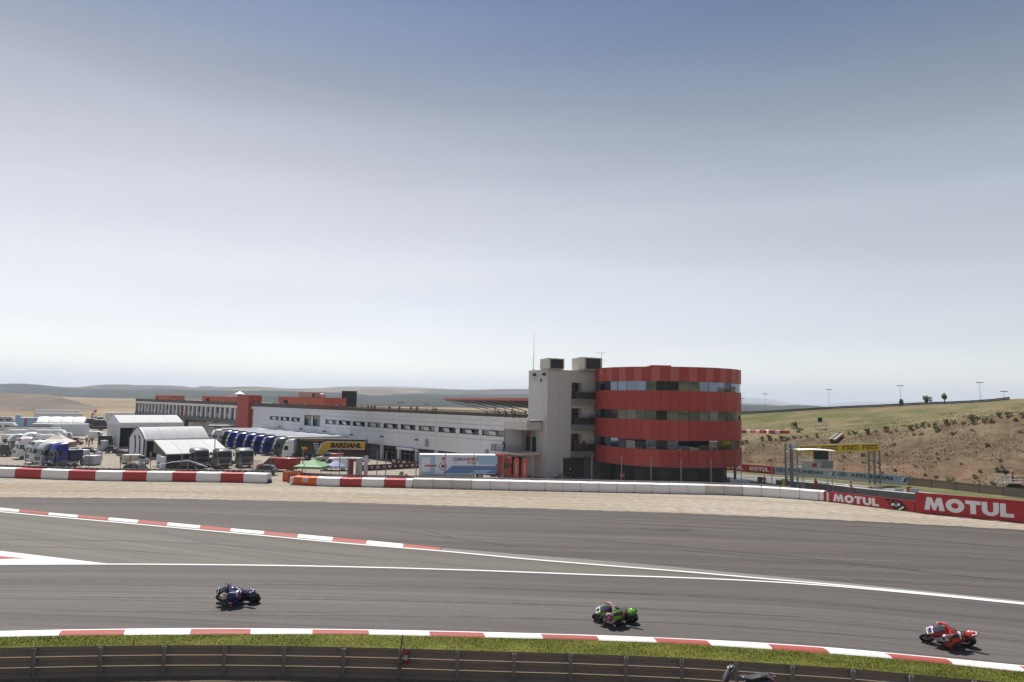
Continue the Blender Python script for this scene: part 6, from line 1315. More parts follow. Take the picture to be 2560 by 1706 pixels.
# three red feather flags
for i, (px, lab) in enumerate(((1272, 'red feather flag nearest the red lorry cab'), (1290, 'middle red feather flag before the tower'), (1311, 'red feather flag against the tower corner'))):
    p = GP(px, 1199); t = thing('feather_flag', lab, 'flag', (p.x, p.y, PZ), R(8 - i * 5), 'red feather flags'); hh = zat(px, 1143 + i * 1.5, p.y) - PZ
    mb = MB(); mb.tube([(-.42, 0, 0), (-.42, 0, hh * .8), (-.2, 0, hh * .97), (.2, 0, hh)], [.03, .025, .02, .01], 6); mb.build('pole', m_steel, t)
    mb = MB(); mb.prism([(-.39, .25), (.42, .15), (.40, hh * .5), (.44, hh * .93), (.2, hh * .99), (-.2, hh * .955), (-.39, hh * .82)], -.02, .02); mb.build('cloth', mat('flag red', (.72, .10, .065), .6), t)
    mb = MB(); mb.prism([(-.10, hh * .2), (.14, hh * .2), (.14, hh * .78), (-.10, hh * .78)], -.026, .026); mb.build('flag_print', mat('flag pale print', (.78, .42, .36), .6), t)
    mb = MB(); mb.box((-.42, 0, .04), (.6, .6, .08)); mb.build('base', m_black, t)
# black hoardings with white and red patches
for (x0, y0, x1, y1, lab, k_) in ((906, 1178.5, 1052, 1170.5, 'longer black hoarding with white and red patches near the fence', 10), (978, 1159.5, 1056, 1170, 'shorter black hoarding with white and red patches near the garages', 6)):
    a, b = GP(x0, y0), GP(x1, y1); tv = b - a; L_ = tv.length; t = thing('hoarding', lab, 'hoarding', ((a.x + b.x) / 2, (a.y + b.y) / 2, PZ), heading(tv), 'black hoardings in the paddock')
    mb = MB(); mb.box((0, .05, .5), (L_, .06, .95)); mb.build('panel', m_black, t)
    for i in range(k_): mb = MB(); mb.box((-L_ / 2 + L_ * (i + .5) / k_, .3, .3), (.05, .5, .6)); mb.build('support', m_steel, t)
    for i in range(k_):
        mb = MB(); mb.box((-L_ / 2 + L_ * (i + .5) / k_, .01, .55), (L_ / k_ * .55, .02, .42)); mb.build('printed_patch', mat('patch white', (.5, .48, .46), .6) if i % 2 == 0 else P_red, t)
        if i % 2: mb = MB(); mb.box((-L_ / 2 + L_ * (i + .5) / k_, -.003, .55), (L_ / k_ * .38, .01, .2)); mb.build('printed_patch', mat('patch pink', (.6, .3, .28), .6), t)

# ---- trucks at the near end of the far left row
for px, py, hd, c1, c2, st, lab in ((122, 1168, -118, P_blue, P_navy, None, 'deep blue lorry cab at the near end of the row beside the pagoda tent'), (92, 1166, -122, P_silver, P_white, None, 'silver white lorry cab next to the deep blue one'), (66, 1160, -126, P_white, P_white, m_dark, 'white lorry cab with blue edge third from the deep blue one'), (34, 1148, -130, P_white, P_white, P_red, 'white lorry cab with red band beside the motorhomes')):
    p = GP(px, py); t = thing('truck_tractor', lab, 'lorry', (p.x, p.y, PZ), R(hd), 'lorries in the far row'); cab(t, c1, 0, True, stripe=st); mb = MB(); mb.box2((-4.6, -1.2, 1.05), (-2.5, 1.2, 2.6)); mb.build('rear_locker', c2, t, bevel=.05)
    if c1 == P_white: mb = MB(); mb.box((-.6, 0, 3.4), (.5, 1.9, .5)); mb.build('roof_stripe', P_red if st == P_red else P_navy, t, bevel=.1)
    if c1 == P_blue: mb = MB(); mb.box((.035, .1, 1.95), (.03, .9, .5)); mb.build('front_panel', m_black, t); mb = MB(); mb.box((.05, .15, .95), (.03, .6, .35)); mb.build('front_mark', P_silver, t)

# ---- white coaches and motorhomes
def coach(px0, px1, py, depth_h, label, m_=None, low=False, dark_roof=False, hd=None):
    a, b = GP(px0, py), GP(px1, py); tv = b - a; L_ = tv.length; t = thing('motorhome', label, 'motorhome', ((a.x + b.x) / 2, (a.y + b.y) / 2, PZ), heading(tv) if hd is None else hd, 'white motorhomes and coaches'); H_ = depth_h; m_ = m_ or P_white
    prof = [(-L_ / 2, .4), (-L_ / 2, H_ - .25), (-L_ / 2 + .25, H_), (L_ / 2 - .9, H_), (L_ / 2 - .25, H_ - .7), (L_ / 2, 1.5), (L_ / 2, .4)]; mb = MB(); mb.prism(prof, -1.22, 1.22); mb.build('body', m_, t, bevel=.08)
    for s in (-1, 1):
        for i in range(int(L_ / 2.4)):
            x = -L_ / 2 + 1.2 + i * 2.3
            if x < L_ / 2 - 1.6: mb = MB(); mb.box((x, s * 1.225, H_ * .64), (1.5, .03, .62)); mb.build('side_window', m_wind, t)
        mb = MB(); mb.box((0, s * 1.23, H_ * .38), (L_ * .96, .03, .16)); mb.build('trim_stripe', m_cg, t)
        for x in (-L_ / 2 + 2.0, L_ / 2 - 1.7): wheel(t, x, s * 1.05, .46, WT)
    mb = MB(); mb.slab([(L_ / 2 - .01, -1.1, 1.6), (L_ / 2 - .01, 1.1, 1.6), (L_ / 2 - .27, 1.05, H_ - .8), (L_ / 2 - .27, -1.05, H_ - .8)], .02); mb.build('windscreen', m_wind, t)
    mb = MB(); mb.box((-L_ * .1, 0, H_ + .12), (L_ * (.75 if dark_roof else .12), 1.6, .22)); mb.build('roof_unit', m_black if dark_roof else m_cg, t, bevel=.04)
    for i in range(2): mb = MB(); mb.box((L_ * (.1 + .18 * i), .3, H_ + .08), (.7, .7, .16)); mb.build('roof_hatch', m_white, t, bevel=.03)
    return t
coach(6, 150, 1126, 3.2, 'long white motorhome behind the row of lorry cabs')
coach(18, 166, 1111, 3.3, 'long white coach with rounded front behind the nearer motorhome')
coach(14, 158, 1099, 3.1, 'white coach with dark roof rack furthest of the motorhomes', dark_roof=True)
# white trailer, canvas canopy trailer, pale blue trailer, farther white ones
def box_trailer(px0, px1, py, top, label, m_, m_roof, bot=1.0, group=None, wdt=2.5, name='trailer'):
    a, b = GP(px0, py), GP(px1, py); tv = b - a; L_ = tv.length; t = thing(name, label, 'trailer', ((a.x + b.x) / 2, (a.y + b.y) / 2, PZ), heading(tv), group); trailer(t, m_, L_ / 2, L_, top, bot, m_roof); return t, L_
box_trailer(80, 218, 1098, 3.9, 'plain white box trailer with shaded grey side beside the tall tent', mat('shaded white', (.70, .71, .74), .5), m_white, group='white trailers')
a, b = GP(84, 1087), GP(212, 1087); L_ = (b - a).length; t = thing('canopy_trailer', 'trailer with four rounded white canvas bays behind the plain white trailer', 'trailer', ((a.x + b.x) / 2, (a.y + b.y) / 2, PZ), heading(b - a)); 
mb = MB(); mb.box2((-L_ / 2, -1.3, 1.0), (L_ / 2, 1.3, 3.6)); mb.build('box_body', mat('dusty mauve', (.35, .28, .28), .6), t)
for i in range(4):
    x0_, x1_ = -L_ / 2 + L_ * (.06 + i * .235), -L_ / 2 + L_ * (.06 + (i + 1) * .235) - .1; mb = MB(); mb.loft([[Vector((x0_ + (x1_ - x0_) * j / 6, -1.5 + math.cos(a_) * -0.0 + 3.2 * (a_ / 1.5707) * .9, 3.4 + 1.55 * math.sin(a_) + .1 * math.sin(math.pi * j / 6))) for a_ in [q * math.pi / 2 / 7 for q in range(8)]] + [Vector((x0_ + (x1_ - x0_) * j / 6, 1.38, 3.3)), Vector((x0_ + (x1_ - x0_) * j / 6, -1.5, 3.3))] for j in range(7)]); mb.build('canvas_bay', m_white, t, smooth=True, ang=50)
mb = MB(); mb.box2((-L_ / 2, -1.2, .3), (L_ / 2, 1.2, 1.0)); mb.build('skirt', m_cg, t)
for s in (-1, 1): wheel(t, -L_ * .3, s * 1.05); wheel(t, -L_ * .3 + 1.3, s * 1.05)
t, L_ = box_trailer(38, 190, 1078, 4.1, 'pale blue box trailer with dark red stripe beyond the canvas bays', P_pale, m_white, .9)
for q, mm in ((-.33, P_red), (.40, P_red)): mb = MB(); mb.box((L_ * q, -1.275, 2.6), (L_ * (.04 if q < 0 else .1), .02, 2.6 if q < 0 else .6)); mb.build('livery_stripe', mm, t)
mb = MB(); mb.box((-L_ / 2 + .6, 0, 4.5), (1.2, 2.3, .8)); mb.build('front_tower', P_pale, t, bevel=.05)
box_trailer(88, 206, 1059, 4.0, 'white box trailer with blue stripe under the field edge', P_white, m_white, .9, 'white trailers')
box_trailer(84, 196, 1051, 4.3, 'white trailer with dark roof line farthest in the paddock', P_white, m_white, .9, 'white trailers')
coach(-30, 36, 1063, 3.0, 'grey roofed coach at the edge of the field', m_=P_silver); coach(-40, 42, 1082, 2.9, 'low white canopy van under the pale blue trailer tower', m_=P_white)
box_trailer(262, 352, 1058, 4.2, 'long white trailer roof behind the tall tent', P_white, m_white, .9, 'white trailers')
for i, (px0, px1, py, mm, lab) in enumerate(((212, 246, 1072, P_dk, 'dark grey bus under the windsock'), (232, 268, 1076, P_black, 'black bus beside the tall tent'), (226, 262, 1066, P_navy, 'dark navy bus behind the two other dark buses'))): coach(px0, px1, py, 3.4, lab, m_=mm)
for px0, px1, py, top, mm, lab in ((470, 584, 1085, 4.0, P_white, 'white trailer with red roof edge beyond the vault tent'), (470, 545, 1078, 4.1, P_white, 'white trailer farthest beyond the vault tent under the pit building'), (520, 646, 1101, 4.0, P_silver, 'silver white trailer left of the blue swoosh trailer')):
    t, L_ = box_trailer(px0, px1, py, top, lab, mm, m_white, .9, 'white trailers'); mb = MB(); mb.box((0, -1.27, top - .22), (L_, .03, .28)); mb.build('livery_stripe', P_red if 'red' in lab or 'farthest' in lab else P_navy, t)
for px, py, hd, c1, st, lab in ((14, 1136, -132, P_silver, None, 'silver lorry cab behind the one with the red band'), (50, 1130, -128, P_white, P_navy, 'white lorry cab behind the motorhome row end')):
    p = GP(px, py); t = thing('truck_tractor', lab, 'lorry', (p.x, p.y, PZ), R(hd), 'lorries in the far row'); cab(t, c1, 0, True, stripe=st)
# windsock
p = GP(233, 1066); t = thing('windsock', 'orange and white windsock drooping over the dark buses', 'windsock', (p.x, p.y, PZ)); hz_ = zat(238, 1026, p.y) - PZ
mb = MB(); mb.cyl((.6, 0, 0), (.6, 0, hz_), .05, 8); mb.build('pole', m_steel, t)
pts = [Vector((.7, 0, hz_ - .2)), Vector((.1, -.1, hz_ - .45)), Vector((-.2, -.2, hz_ - 1.1)), Vector((-.45, -.2, hz_ - 1.7)), Vector((-.6, -.2, hz_ - 2.2)), Vector((-.75, -.2, hz_ - 2.7))]
for i in range(5): mb = MB(); mb.tube([pts[i], pts[i + 1]], [.5 - i * .06, .46 - i * .06], 12); mb.build('sleeve_band', ORANGE if i % 2 == 0 else m_white, t, smooth=True)

# ---- tall white tent
m_tent = mat('tent fabric', (.82, .82, .83), .6, var=.03, scale=.5)
_n = m_tent.node_tree.nodes; _l = m_tent.node_tree.links; _t = _n.new('ShaderNodeBsdfTranslucent'); _t.inputs[0].default_value = (.9, .9, .9, 1); _x = _n.new('ShaderNodeMixShader'); _x.inputs[0].default_value = .5; _l.new(_n['Principled BSDF'].outputs[0], _x.inputs[1]); _l.new(_t.outputs[0], _x.inputs[2]); _l.new(_x.outputs[0], [q for q in _n if q.type == 'OUTPUT_MATERIAL'][0].inputs[0])
m_gable = mat('tent gable', (.70, .72, .80), .6)  # tent white with the bluish shade of the gable side put into the colour
p = GP(296, 1121); t = thing('hospitality_tent', 'tall white hospitality tent with hipped roof and ribbed gable wall', 'tent', (p.x, p.y, PZ), R(45)); LT = 13.2; dp = 8.2
hE = zat(300, 1070, p.y) - PZ; hV = zat(300, 1057, p.y) - PZ; hR = zat(300, 1036, p.y + 4) - PZ
hR = zat(300, 1039, p.y + 4) - PZ; prof = [(-.35, hV), (dp * .28, hV + (hR - hV) * .68), (dp * .5, hR + .1), (dp * .72, hV + (hR - hV) * .68), (dp + .35, hV)]
for i in range(4):
    x0_, x1_ = LT * i / 4, LT * (i + 1) / 4 - .03; mb = MB(); mb.loft([[Vector((x, y, z)) for y, z in prof] + [Vector((x, y, z - .08)) for y, z in reversed(prof)] for x in (x0_, (x0_ + x1_) / 2, x1_)]); mb.build('roof_panel', m_tent, t, smooth=True, ang=30)
mb = MB(); mb.box2((0, -.45, hE), (LT, -.38, hV)); mb.build('valance', m_tent, t)
mb = MB(); mb.loft([[Vector((-.05 - w_, y, z)) for y, z in [(-.45, 0)] + prof + [(dp + .35, 0)]] for w_ in (0, .12)]); mb.build('gable_wall', m_gable, t)
for i in range(14):
    if .62 + i * .34 < hV: mb = MB(); mb.box2((-.21, -.42, .4 + i * .34), (-.175, dp + .3, .62 + i * .34)); mb.build('gable_rib', m_tent, t)
mb = MB(); mb.box2((.1, dp * .55, 0), (LT - .1, dp * .6, hE)); mb.build('inner_wall', m_void, t)
for i in range(6): mb = MB(); mb.cyl((LT * i / 5, -.3, 0), (LT * i / 5, -.3, hE), .07, 6); mb.build('post', m_steel, t)
mb = MB(); mb.box2((LT, -.4, 0), (LT + .1, dp + .3, hV)); mb.build('end_wall', m_tent, t)
for i in range(3): mb = MB(); mb.box2((2.2 + i * 2.4, .5, 0), (3.8 + i * 2.4, .56, hE * .72)); mb.build('display_panel', [m_black, m_conc_d, m_black][i], t)
# ---- vault tent
p = GP(360, 1150); t = thing('vault_tent', 'white barrel vaulted tent with arched end wall and two black arched stripes', 'tent', (p.x, p.y, PZ), R(50)); LT = 11.9; Wd = 6.6; zt = zat(342, 1069, p.y + 2) - PZ; ze = zat(360, 1099, p.y) - PZ
def arc(k_, n=18): return [(Wd / 2 + Wd / 2 * k_ * (2 * i / n - 1), ze + (zt - ze) * k_ * (1 - abs(2 * i / n - 1) ** 1.55)) for i in range(n + 1)]
for i in range(4):
    x0_, x1_ = .3 + (LT - .3) * i / 4, .3 + (LT - .3) * (i + 1) / 4 - .05; o_, q_ = arc(1.02), arc(.985); mb = MB(); mb.loft([[Vector((x, y, z)) for y, z in o_] + [Vector((x, y, z)) for y, z in reversed(q_)] for x in (x0_, (x0_ + x1_) / 2, x1_)]); mb.build('roof_panel', m_tent, t, smooth=True, ang=30)
mb = MB(); mb.prism([(0, 0)] + arc(1.0) + [(Wd, 0)], -.15, .28, axis='yz'); mb.build('end_wall', m_gable, t)
mb = MB(); mb.tube([(-.2, 0, 0)] + [(-.2, a_, b_) for a_, b_ in arc(1.03)] + [(-.2, Wd, 0)], .11, 6); mb.build('arch_trim', m_dark, t)
for y0 in (1.5, 3.5):
    c1_ = [(y0 + .15, 1.0), (y0, 2.4), (y0 + .1, ze * .8), (y0 + .45, ze + .4), (y0 + 1.1, ze + .75)]; c2_ = [(y0 + 1.1, ze + .4), (y0 + .8, ze + .0), (y0 + .6, ze * .75), (y0 + .55, 2.4), (y0 + .6, 1.0)]
    mb = MB(); mb.prism(c1_ + c2_, -.19, -.152, axis='yz'); mb.build('arch_stripe', m_black, t)
mb = MB(); mb.box2((.4, Wd * .7, 0), (LT, Wd * .74, ze)); mb.build('back_wall', m_void, t)
for i in range(5): mb = MB(); mb.cyl((LT * i / 4 + .1, 0.0, 0), (LT * i / 4 + .1, 0.0, ze), .07, 6); mb.build('post', m_steel, t)
mb = MB(); mb.box2((.3, -.06, ze - .3), (LT, .0, ze + .02)); mb.build('valance', m_tent, t)
# awning
pa, pb = GP(414, 1172), GP(574, 1166); t = thing('awning_tent', 'white sloping awning tent with open dark side behind the grey lorry tractors', 'tent', (pa.x, pa.y, PZ), heading(pb - pa)); LA = (pb - pa).length; dA_ = pa.y; zl = zat(414, 1135, dA_) - PZ; zh = zat(390, 1099, dA_ + 6.5) - PZ
for i in range(4):
    x0_, x1_ = LA * i / 4, LA * (i + 1) / 4 - .05; mb = MB(); mb.loft([[Vector((x, 0, zl)), Vector((x - 1.0, 6.5, zh)), Vector((x - 1.0, 6.5, zh - .1)), Vector((x, 0, zl - .1))] for x in (x0_, x1_)]); mb.build('roof_panel', m_tent, t)
mb = MB(); mb.box2((0, -.04, zl - .35), (LA, .04, zl - .1)); mb.build('valance', m_dark, t)
mb = MB(); mb.loft([[Vector((q_, 0, zl * .9)), Vector((q_ - 1.0, 6.5, zl * .9)), Vector((q_ - 1.0, 6.5, zh - .1)), Vector((q_, 0, zl - .12))] for q_ in (-.05, .05)]); mb.build('side_wall', mat('brown side wall', (.16, .13, .11), .8), t)
mb = MB(); mb.box2((-.6, -.2, 0), (-.08, 5.5, zl * .8)); mb.build('side_panel', m_gable, t); mb = MB(); mb.box2((.1, 5.8, 0), (LA - 4.4, 6.0, zh - .4)); mb.build('back_wall', m_void, t)
for i in range(5): mb = MB(); mb.cyl((LA * i / 4, 0, 0), (LA * i / 4, 0, zl - .1), .06, 6); mb.build('post', m_steel, t)
for i in range(5): mb = MB(); mb.box((LA * (i + .5) / 5, 1.5, .9), (1.6, .6, 1.0)); mb.build('counter', m_dark, t)
# pagoda tent
p = GP(142, 1127); s_ = p.y / FPX; t = thing('pagoda_tent', 'small beige pagoda tent with pointed roof behind the deep blue cab', 'tent', (p.x, p.y, PZ), R(12)); hw = 33 * s_; ze = zat(142, 1105, p.y) - PZ; zp = zat(142, 1080, p.y) - PZ; m_bei = mat('beige canvas', (.62, .55, .50), .7)
for i in range(4):
    a_ = R(45 + 90 * i); b_ = a_ + R(90); r2_ = hw * 1.35; mb = MB(); rings = []
    for k_, zq in ((1, ze), (.55, ze + (zp - ze) * .30), (.22, ze + (zp - ze) * .68), (.02, zp)): rings.append((Vector((r2_ * k_ * math.cos(a_), r2_ * k_ * math.sin(a_), zq)), Vector((r2_ * k_ * math.cos(b_), r2_ * k_ * math.sin(b_), zq))))
    vs = [q for r_ in rings for q in r_]; mb.add(vs, [(2 * j, 2 * j + 1, 2 * j + 3, 2 * j + 2) for j in range(3)]); mb.build('roof_panel', m_bei, t)
    mb = MB(); mb.cyl((hw * .95 * math.sqrt(2) * math.cos(a_), hw * .95 * math.sqrt(2) * math.sin(a_), 0), (hw * .95 * math.sqrt(2) * math.cos(a_), hw * .95 * math.sqrt(2) * math.sin(a_), ze), .05, 6); mb.build('post', m_steel, t)
mb = MB(); mb.box((0, hw * .9, ze * .5), (hw * 1.8, .06, ze * .95)); mb.build('back_wall', m_bei, t); mb = MB(); mb.box((0, -hw * .9, ze * .72), (hw * 1.8, .05, ze * .3)); mb.build('front_flap', mat('pale flap', (.45, .5, .52), .7), t)
# black screen with green foot
p = GP(261, 1120); s_ = p.y / FPX; t = thing('hoarding', 'black screen with green lower band standing before the tall tent', 'hoarding', (p.x, p.y, PZ), R(-6)); hw = 18 * s_; hh = zat(261, 1090, p.y) - PZ
mb = MB(); mb.box((0, 0, hh * .68), (hw * 2, .15, hh * .64)); mb.build('panel', m_black, t); mb = MB(); mb.box((0, -.02, hh * .2), (hw * 2, .15, hh * .34)); mb.build('green_band', mat('grass green', (.05, .17, .03), .7), t)
for sx_ in (-1, 1): mb = MB(); mb.box((sx_ * hw * .9, .4, hh * .4), (.08, .8, hh * .8)); mb.build('support', m_steel, t)
# crates, tanks, caravans
def crate(px0, px1, py, ptop, label, m_, m_top=None, name='equipment_box', rz=0.0, cat='box', dd=1.0):
    p = GP((px0 + px1) / 2, py); s_ = p.y / FPX; wd = (px1 - px0) * s_; hh = zat(px0, ptop, p.y) - PZ; hh = max(.3, hh); t = thing(name, label, cat, (p.x, p.y, PZ), R(rz))
    mb = MB(); mb.box((0, wd * dd / 2, hh / 2 + .06), (wd, wd * dd, hh - .1)); mb.build('body', m_, t, bevel=.03); mb = MB(); mb.box((0, wd * dd / 2, hh), (wd * 1.03, wd * dd * 1.03, .08)); mb.build('lid', m_top or m_, t, bevel=.02)
    mb = MB(); mb.box((wd * .2, -.01, hh * .5), (wd * .3, .03, hh * .4)); mb.build('hatch', m_cg if m_ is not m_cg else m_dark, t)
    for sx_ in (-1, 1): mb = MB(); mb.box((sx_ * wd * .38, wd * dd * .5, .05), (.15, wd * dd * .9, .1)); mb.build('skid', m_dark, t)
    return t
m_lg = mat('light grey box', (.48, .50, .54), .5); m_crm = mat('cream box', (.62, .57, .44), .6)
crate(176, 207, 1147, 1126, 'light grey generator box with white lid between the cabs and the screen', m_lg, m_white, 'generator', 8, 'generator')
crate(208, 235, 1164, 1140, 'pale grey water tank crate nearest the tyre stacks', m_lg, m_white, 'tank_crate', -6, 'tank')
crate(200, 212, 1158, 1142, 'narrow white crate beside the pale grey tank', m_white, None, 'equipment_box', 0)
crate(237, 249, 1151, 1131, 'slim grey cabinet beside the pale grey tank', m_lg, None, 'cabinet', 0, 'cabinet')
crate(170, 186, 1137, 1120, 'tan cardboard crate before the pagoda tent', mat('tan card', (.42, .32, .22), .8), None, 'crate', 5, 'crate')
crate(303, 322, 1160, 1138, 'cream crate on the dark heap beside the vault tent', m_crm, m_white, 'crate', -3, 'crate'); crate(326, 344, 1160, 1138, 'second cream crate on the dark heap nearer the vault tent arch', m_crm, m_white, 'crate', 3, 'crate')
crate(280, 290, 1133, 1120, 'brown box at the corner of the tall tent', mat('brown box', (.30, .20, .12), .8), None, 'crate', 0, 'crate')
p = GP(184, 1156); drum(184, .9, .3, m_white, 'white drum between the generator and the pale tank'); bpy.data.objects['drum.002'].location = (p.x, p.y, PZ)
# dark tarpaulin heap
p = GP(330, 1176); s_ = p.y / FPX; t = thing('tarpaulin_heap', 'dark tarpaulin covered heap behind the tyre stacks', 'heap', (p.x, p.y + .8, PZ)); mb = MB(); hw = 27 * s_; hh = zat(330, 1154, p.y) - PZ; rings = []
for i in range(9):
    u_ = i / 8 * 2 - 1; k_ = (1 - abs(u_) ** 3.2); rings.append([Vector((u_ * hw, 1.2 * math.cos(math.pi * j / 8) * (1 if k_ > .1 else .8), max(.02, hh * k_ * math.sin(math.pi * j / 8) ** .6 * (1 + .12 * mn.noise(Vector((u_ * 3, j, 4))))))) for j in range(9)])
mb.loft(rings); mb.build('cover', mat('tarpaulin', (.055, .055, .05), .6, var=.4, scale=2, bump=.3), t, smooth=True); mb = MB(); mb.box((hw * .5, -1.1, .35), (1.6, .1, .12), ry=R(35)); mb.build('plank', m_steel, t); mb = MB(); mb.box((hw * .1, -1.0, hh * .9), (.8, .3, .1)); mb.build('strap', P_yel, t)

# ---- cars and vans
def car(px0, px1, py, m_, label, h=1.45, van=False, flip=False, hd=None, name='parked_car', cat='car', group='cars parked in the paddock', z=None, depth=None):
    if depth: a, b = D(px0, 1000, depth), D(px1, 1000, depth)
    else: a, b = GP(px0, py), GP(px1, py)
    tv = b - a; L_ = tv.length; c_ = (a + b) / 2; rz = heading(tv) + (math.pi if flip else 0) if hd is None else R(hd)
    t = thing(name, label, cat, (c_.x, c_.y, PZ if z is None else z), rz, group); l2 = L_ / 2; wd = .88 if not van else 1.0
    if van: low = [(-l2, .35), (-l2, h - .1), (-l2 + .1, h), (l2 - L_ * .30, h), (l2 - L_ * .16, h * .58), (l2 - .1, h * .46), (l2, .7), (l2, .35)]
    else: low = [(-l2, .35), (-l2, .85), (-l2 + .1, .95), (l2 - L_ * .28, .95), (l2 - .12, .76), (l2, .6), (l2, .35)]
    mb = MB(); mb.prism(low, -wd, wd); mb.build('body', m_, t, bevel=.07, smooth=True)
    if not van:
        top = [(-l2 + .18, .93), (-l2 + L_ * .14, h - .06), (-l2 + L_ * .26, h), (l2 - L_ * .48, h - .01), (l2 - L_ * .30, .93)]; mb = MB(); rings = []
        for y, k_ in ((-wd * .96, 0), (-wd * .78, 1), (wd * .78, 1), (wd * .96, 0)): rings.append([Vector((x, y, .93 + (z_ - .93) * (1 if k_ else 0.02))) for x, z_ in top])
        mb.loft(rings); mb.build('greenhouse', m_wind, t, smooth=True, ang=40)
        mb = MB(); mb.box((-L_ * .12, 0, h + .0), (L_ * .30, wd * 1.5, .05)); mb.build('roof', m_, t, bevel=.02)
    else:
        mb = MB(); mb.slab([(l2 - L_ * .165, -wd * .9, h * .62), (l2 - L_ * .165, wd * .9, h * .62), (l2 - L_ * .295, wd * .86, h * .95), (l2 - L_ * .295, -wd * .86, h * .95)], .02); mb.build('windscreen', m_wind, t)
        for s in (-1, 1): mb = MB(); mb.prism([(l2 - L_ * .42, h * .58), (l2 - L_ * .20, h * .58), (l2 - L_ * .30, h * .88), (l2 - L_ * .42, h * .88)], s * (wd - .005), s * (wd + .015)); mb.build('side_window', m_wind, t)
    for s in (-1, 1):
        for x in (-l2 + L_ * .2, l2 - L_ * .19): wheel(t, x, s * (wd - .1), .33, WC)
        mb = MB(); mb.box((l2 - .03, s * wd * .72, .68), (.1, .34, .14)); mb.build('headlight', m_headl, t, bevel=.03); mb = MB(); mb.box((-l2 + .02, s * wd * .78, .8), (.08, .25, .16)); mb.build('tail_light', MATS['tail lamp red'], t)
        mb = MB(); mb.box((l2 - L_ * .30, s * (wd + .09), .98), (.14, .18, .12)); mb.build('mirror', m_, t, bevel=.03)
    mb = MB(); mb.box((l2 + .01, 0, .5), (.04, wd * 1.5, .2)); mb.build('bumper', m_dark, t)
    return t
car(655, 754, 1179, P_red, 'red van parked behind the orange gap panels', 2.15, True, True, name='parked_van', cat='van', group=None, depth=112)
car(638, 700, 1180, paint('slate', (.06, .085, .09)), 'slate grey car in front of the red van', 1.5, False, True, depth=106)
car(790, 845, 1153, P_silver, 'silver estate car before the black and yellow lorry', 1.5, False, True)
car(812, 858, 1165, P_red, 'red and white van behind the green gazebo', 2.2, True, True, name='parked_van', cat='van', group=None)
car(800, 872, 1176, P_white, 'white van behind the gazebo and the blue umbrella', 2.1, True, True, name='parked_van', cat='van', group=None)
car(202, 250, 1136, P_black, 'black car near the pale tank with sunlit roof', 1.35); car(182, 206, 1112, P_red, 'small red and white buggy before the plain white trailer', 1.6)
car(262, 300, 1133, P_dk, 'dark grey car under the tall tent front', 1.4, hd=20); car(398, 470, 1168, P_dk, 'dark car with pale bonnet before the awning tent', 1.35, hd=8); car(430, 520, 1172, P_black, 'black car nearest the tyre stacks before the grey tractors', 1.45, hd=-12); car(345, 372, 1160, P_silver, 'silver car beside the awning tent side panel', 1.4, hd=30); car(140, 190, 1170, P_black, 'low black car beside the deep blue cab', 1.1, hd=-10)
car(292, 325, 1139, P_dk, 'dark low trailer car between the vault tent and the tank', 1.0, hd=4)
for i, (x0, y0, x1, y1) in enumerate(((396, 1162, 470, 1152), (470, 1152, 518, 1168))):
    a, b = D(x0, y0, 111), D(x1, y1, 110); t = thing('awning_rail', ['pale curved awning pole rising over the dark cars', 'pale curved awning pole falling beside the grey tractors'][i], 'pole', (a.x, a.y, a.z)); mb = MB(); q = b - a; mb.tube([(0, 0, 0), q * .5 + Vector((0, 0, .12)), q], .06, 6); mb.build('tube', m_white, t); mb = MB(); mb.cyl((0, 0, 0), (0, 0, PZ - a.z), .04, 6); mb.cyl(q, (q.x, q.y, PZ - a.z), .04, 6); mb.build('leg', m_steel, t)
for px0, px1, py, mm, lab in ((0, 34, 1122, P_white, 'white van at the edge of the paddock by the far motorhome'), (60, 98, 1090, P_white, 'white van between the coach and the pale blue trailer'), (150, 186, 1104, P_silver, 'silver van behind the pagoda tent'), (4, 34, 1141, P_dk, 'dark grey van in front of the lorry cab with red band'), (222, 262, 1100, P_white, 'white van in front of the black bus'), (246, 266, 1128, P_silver, 'silver van beside the black screen')): car(px0, px1, py, mm, lab, 2.2, True, rnd.random() < .5, name='parked_van', cat='van', group='vans in the paddock')
# slim lamp post before the blue row
p = GP(534, 1168); t = thing('lamp_post', 'slim grey lamp post between the awning tent and the blue row', 'lamp post', (p.x, p.y, PZ)); hh = zat(534, 1055, p.y) - PZ; mb = MB(); mb.tube([(0, 0, 0), (0, 0, hh)], [.10, .06], 8); mb.build('pole', m_steel, t); mb = MB(); mb.box((0, 0, hh), (.9, .35, .22)); mb.box((.35, 0, hh - .9), (1.0, .3, .12)); mb.build('lamp_head', m_dark, t)
# extra light masts behind the pit roof
for px, yt, lab in ((1003, 1007, 'thin lamp mast behind the pit roof near the middle'), (1067, 1011, 'thin lamp mast behind the pit roof nearer the grandstand')):
    p = D(px, yt, 190); t = thing('lamp_mast', lab, 'lighting mast', (p.x, p.y, PZ), 0, 'lamp masts behind the pit roof'); mb = MB(); mb.cyl((0, 0, 0), (0, 0, p.z - PZ), .07, 6); mb.build('pole', m_steel, t); mb = MB(); mb.box((0, 0, p.z - PZ), (1.9, .4, .15)); mb.build('lamp_head', m_dark, t)

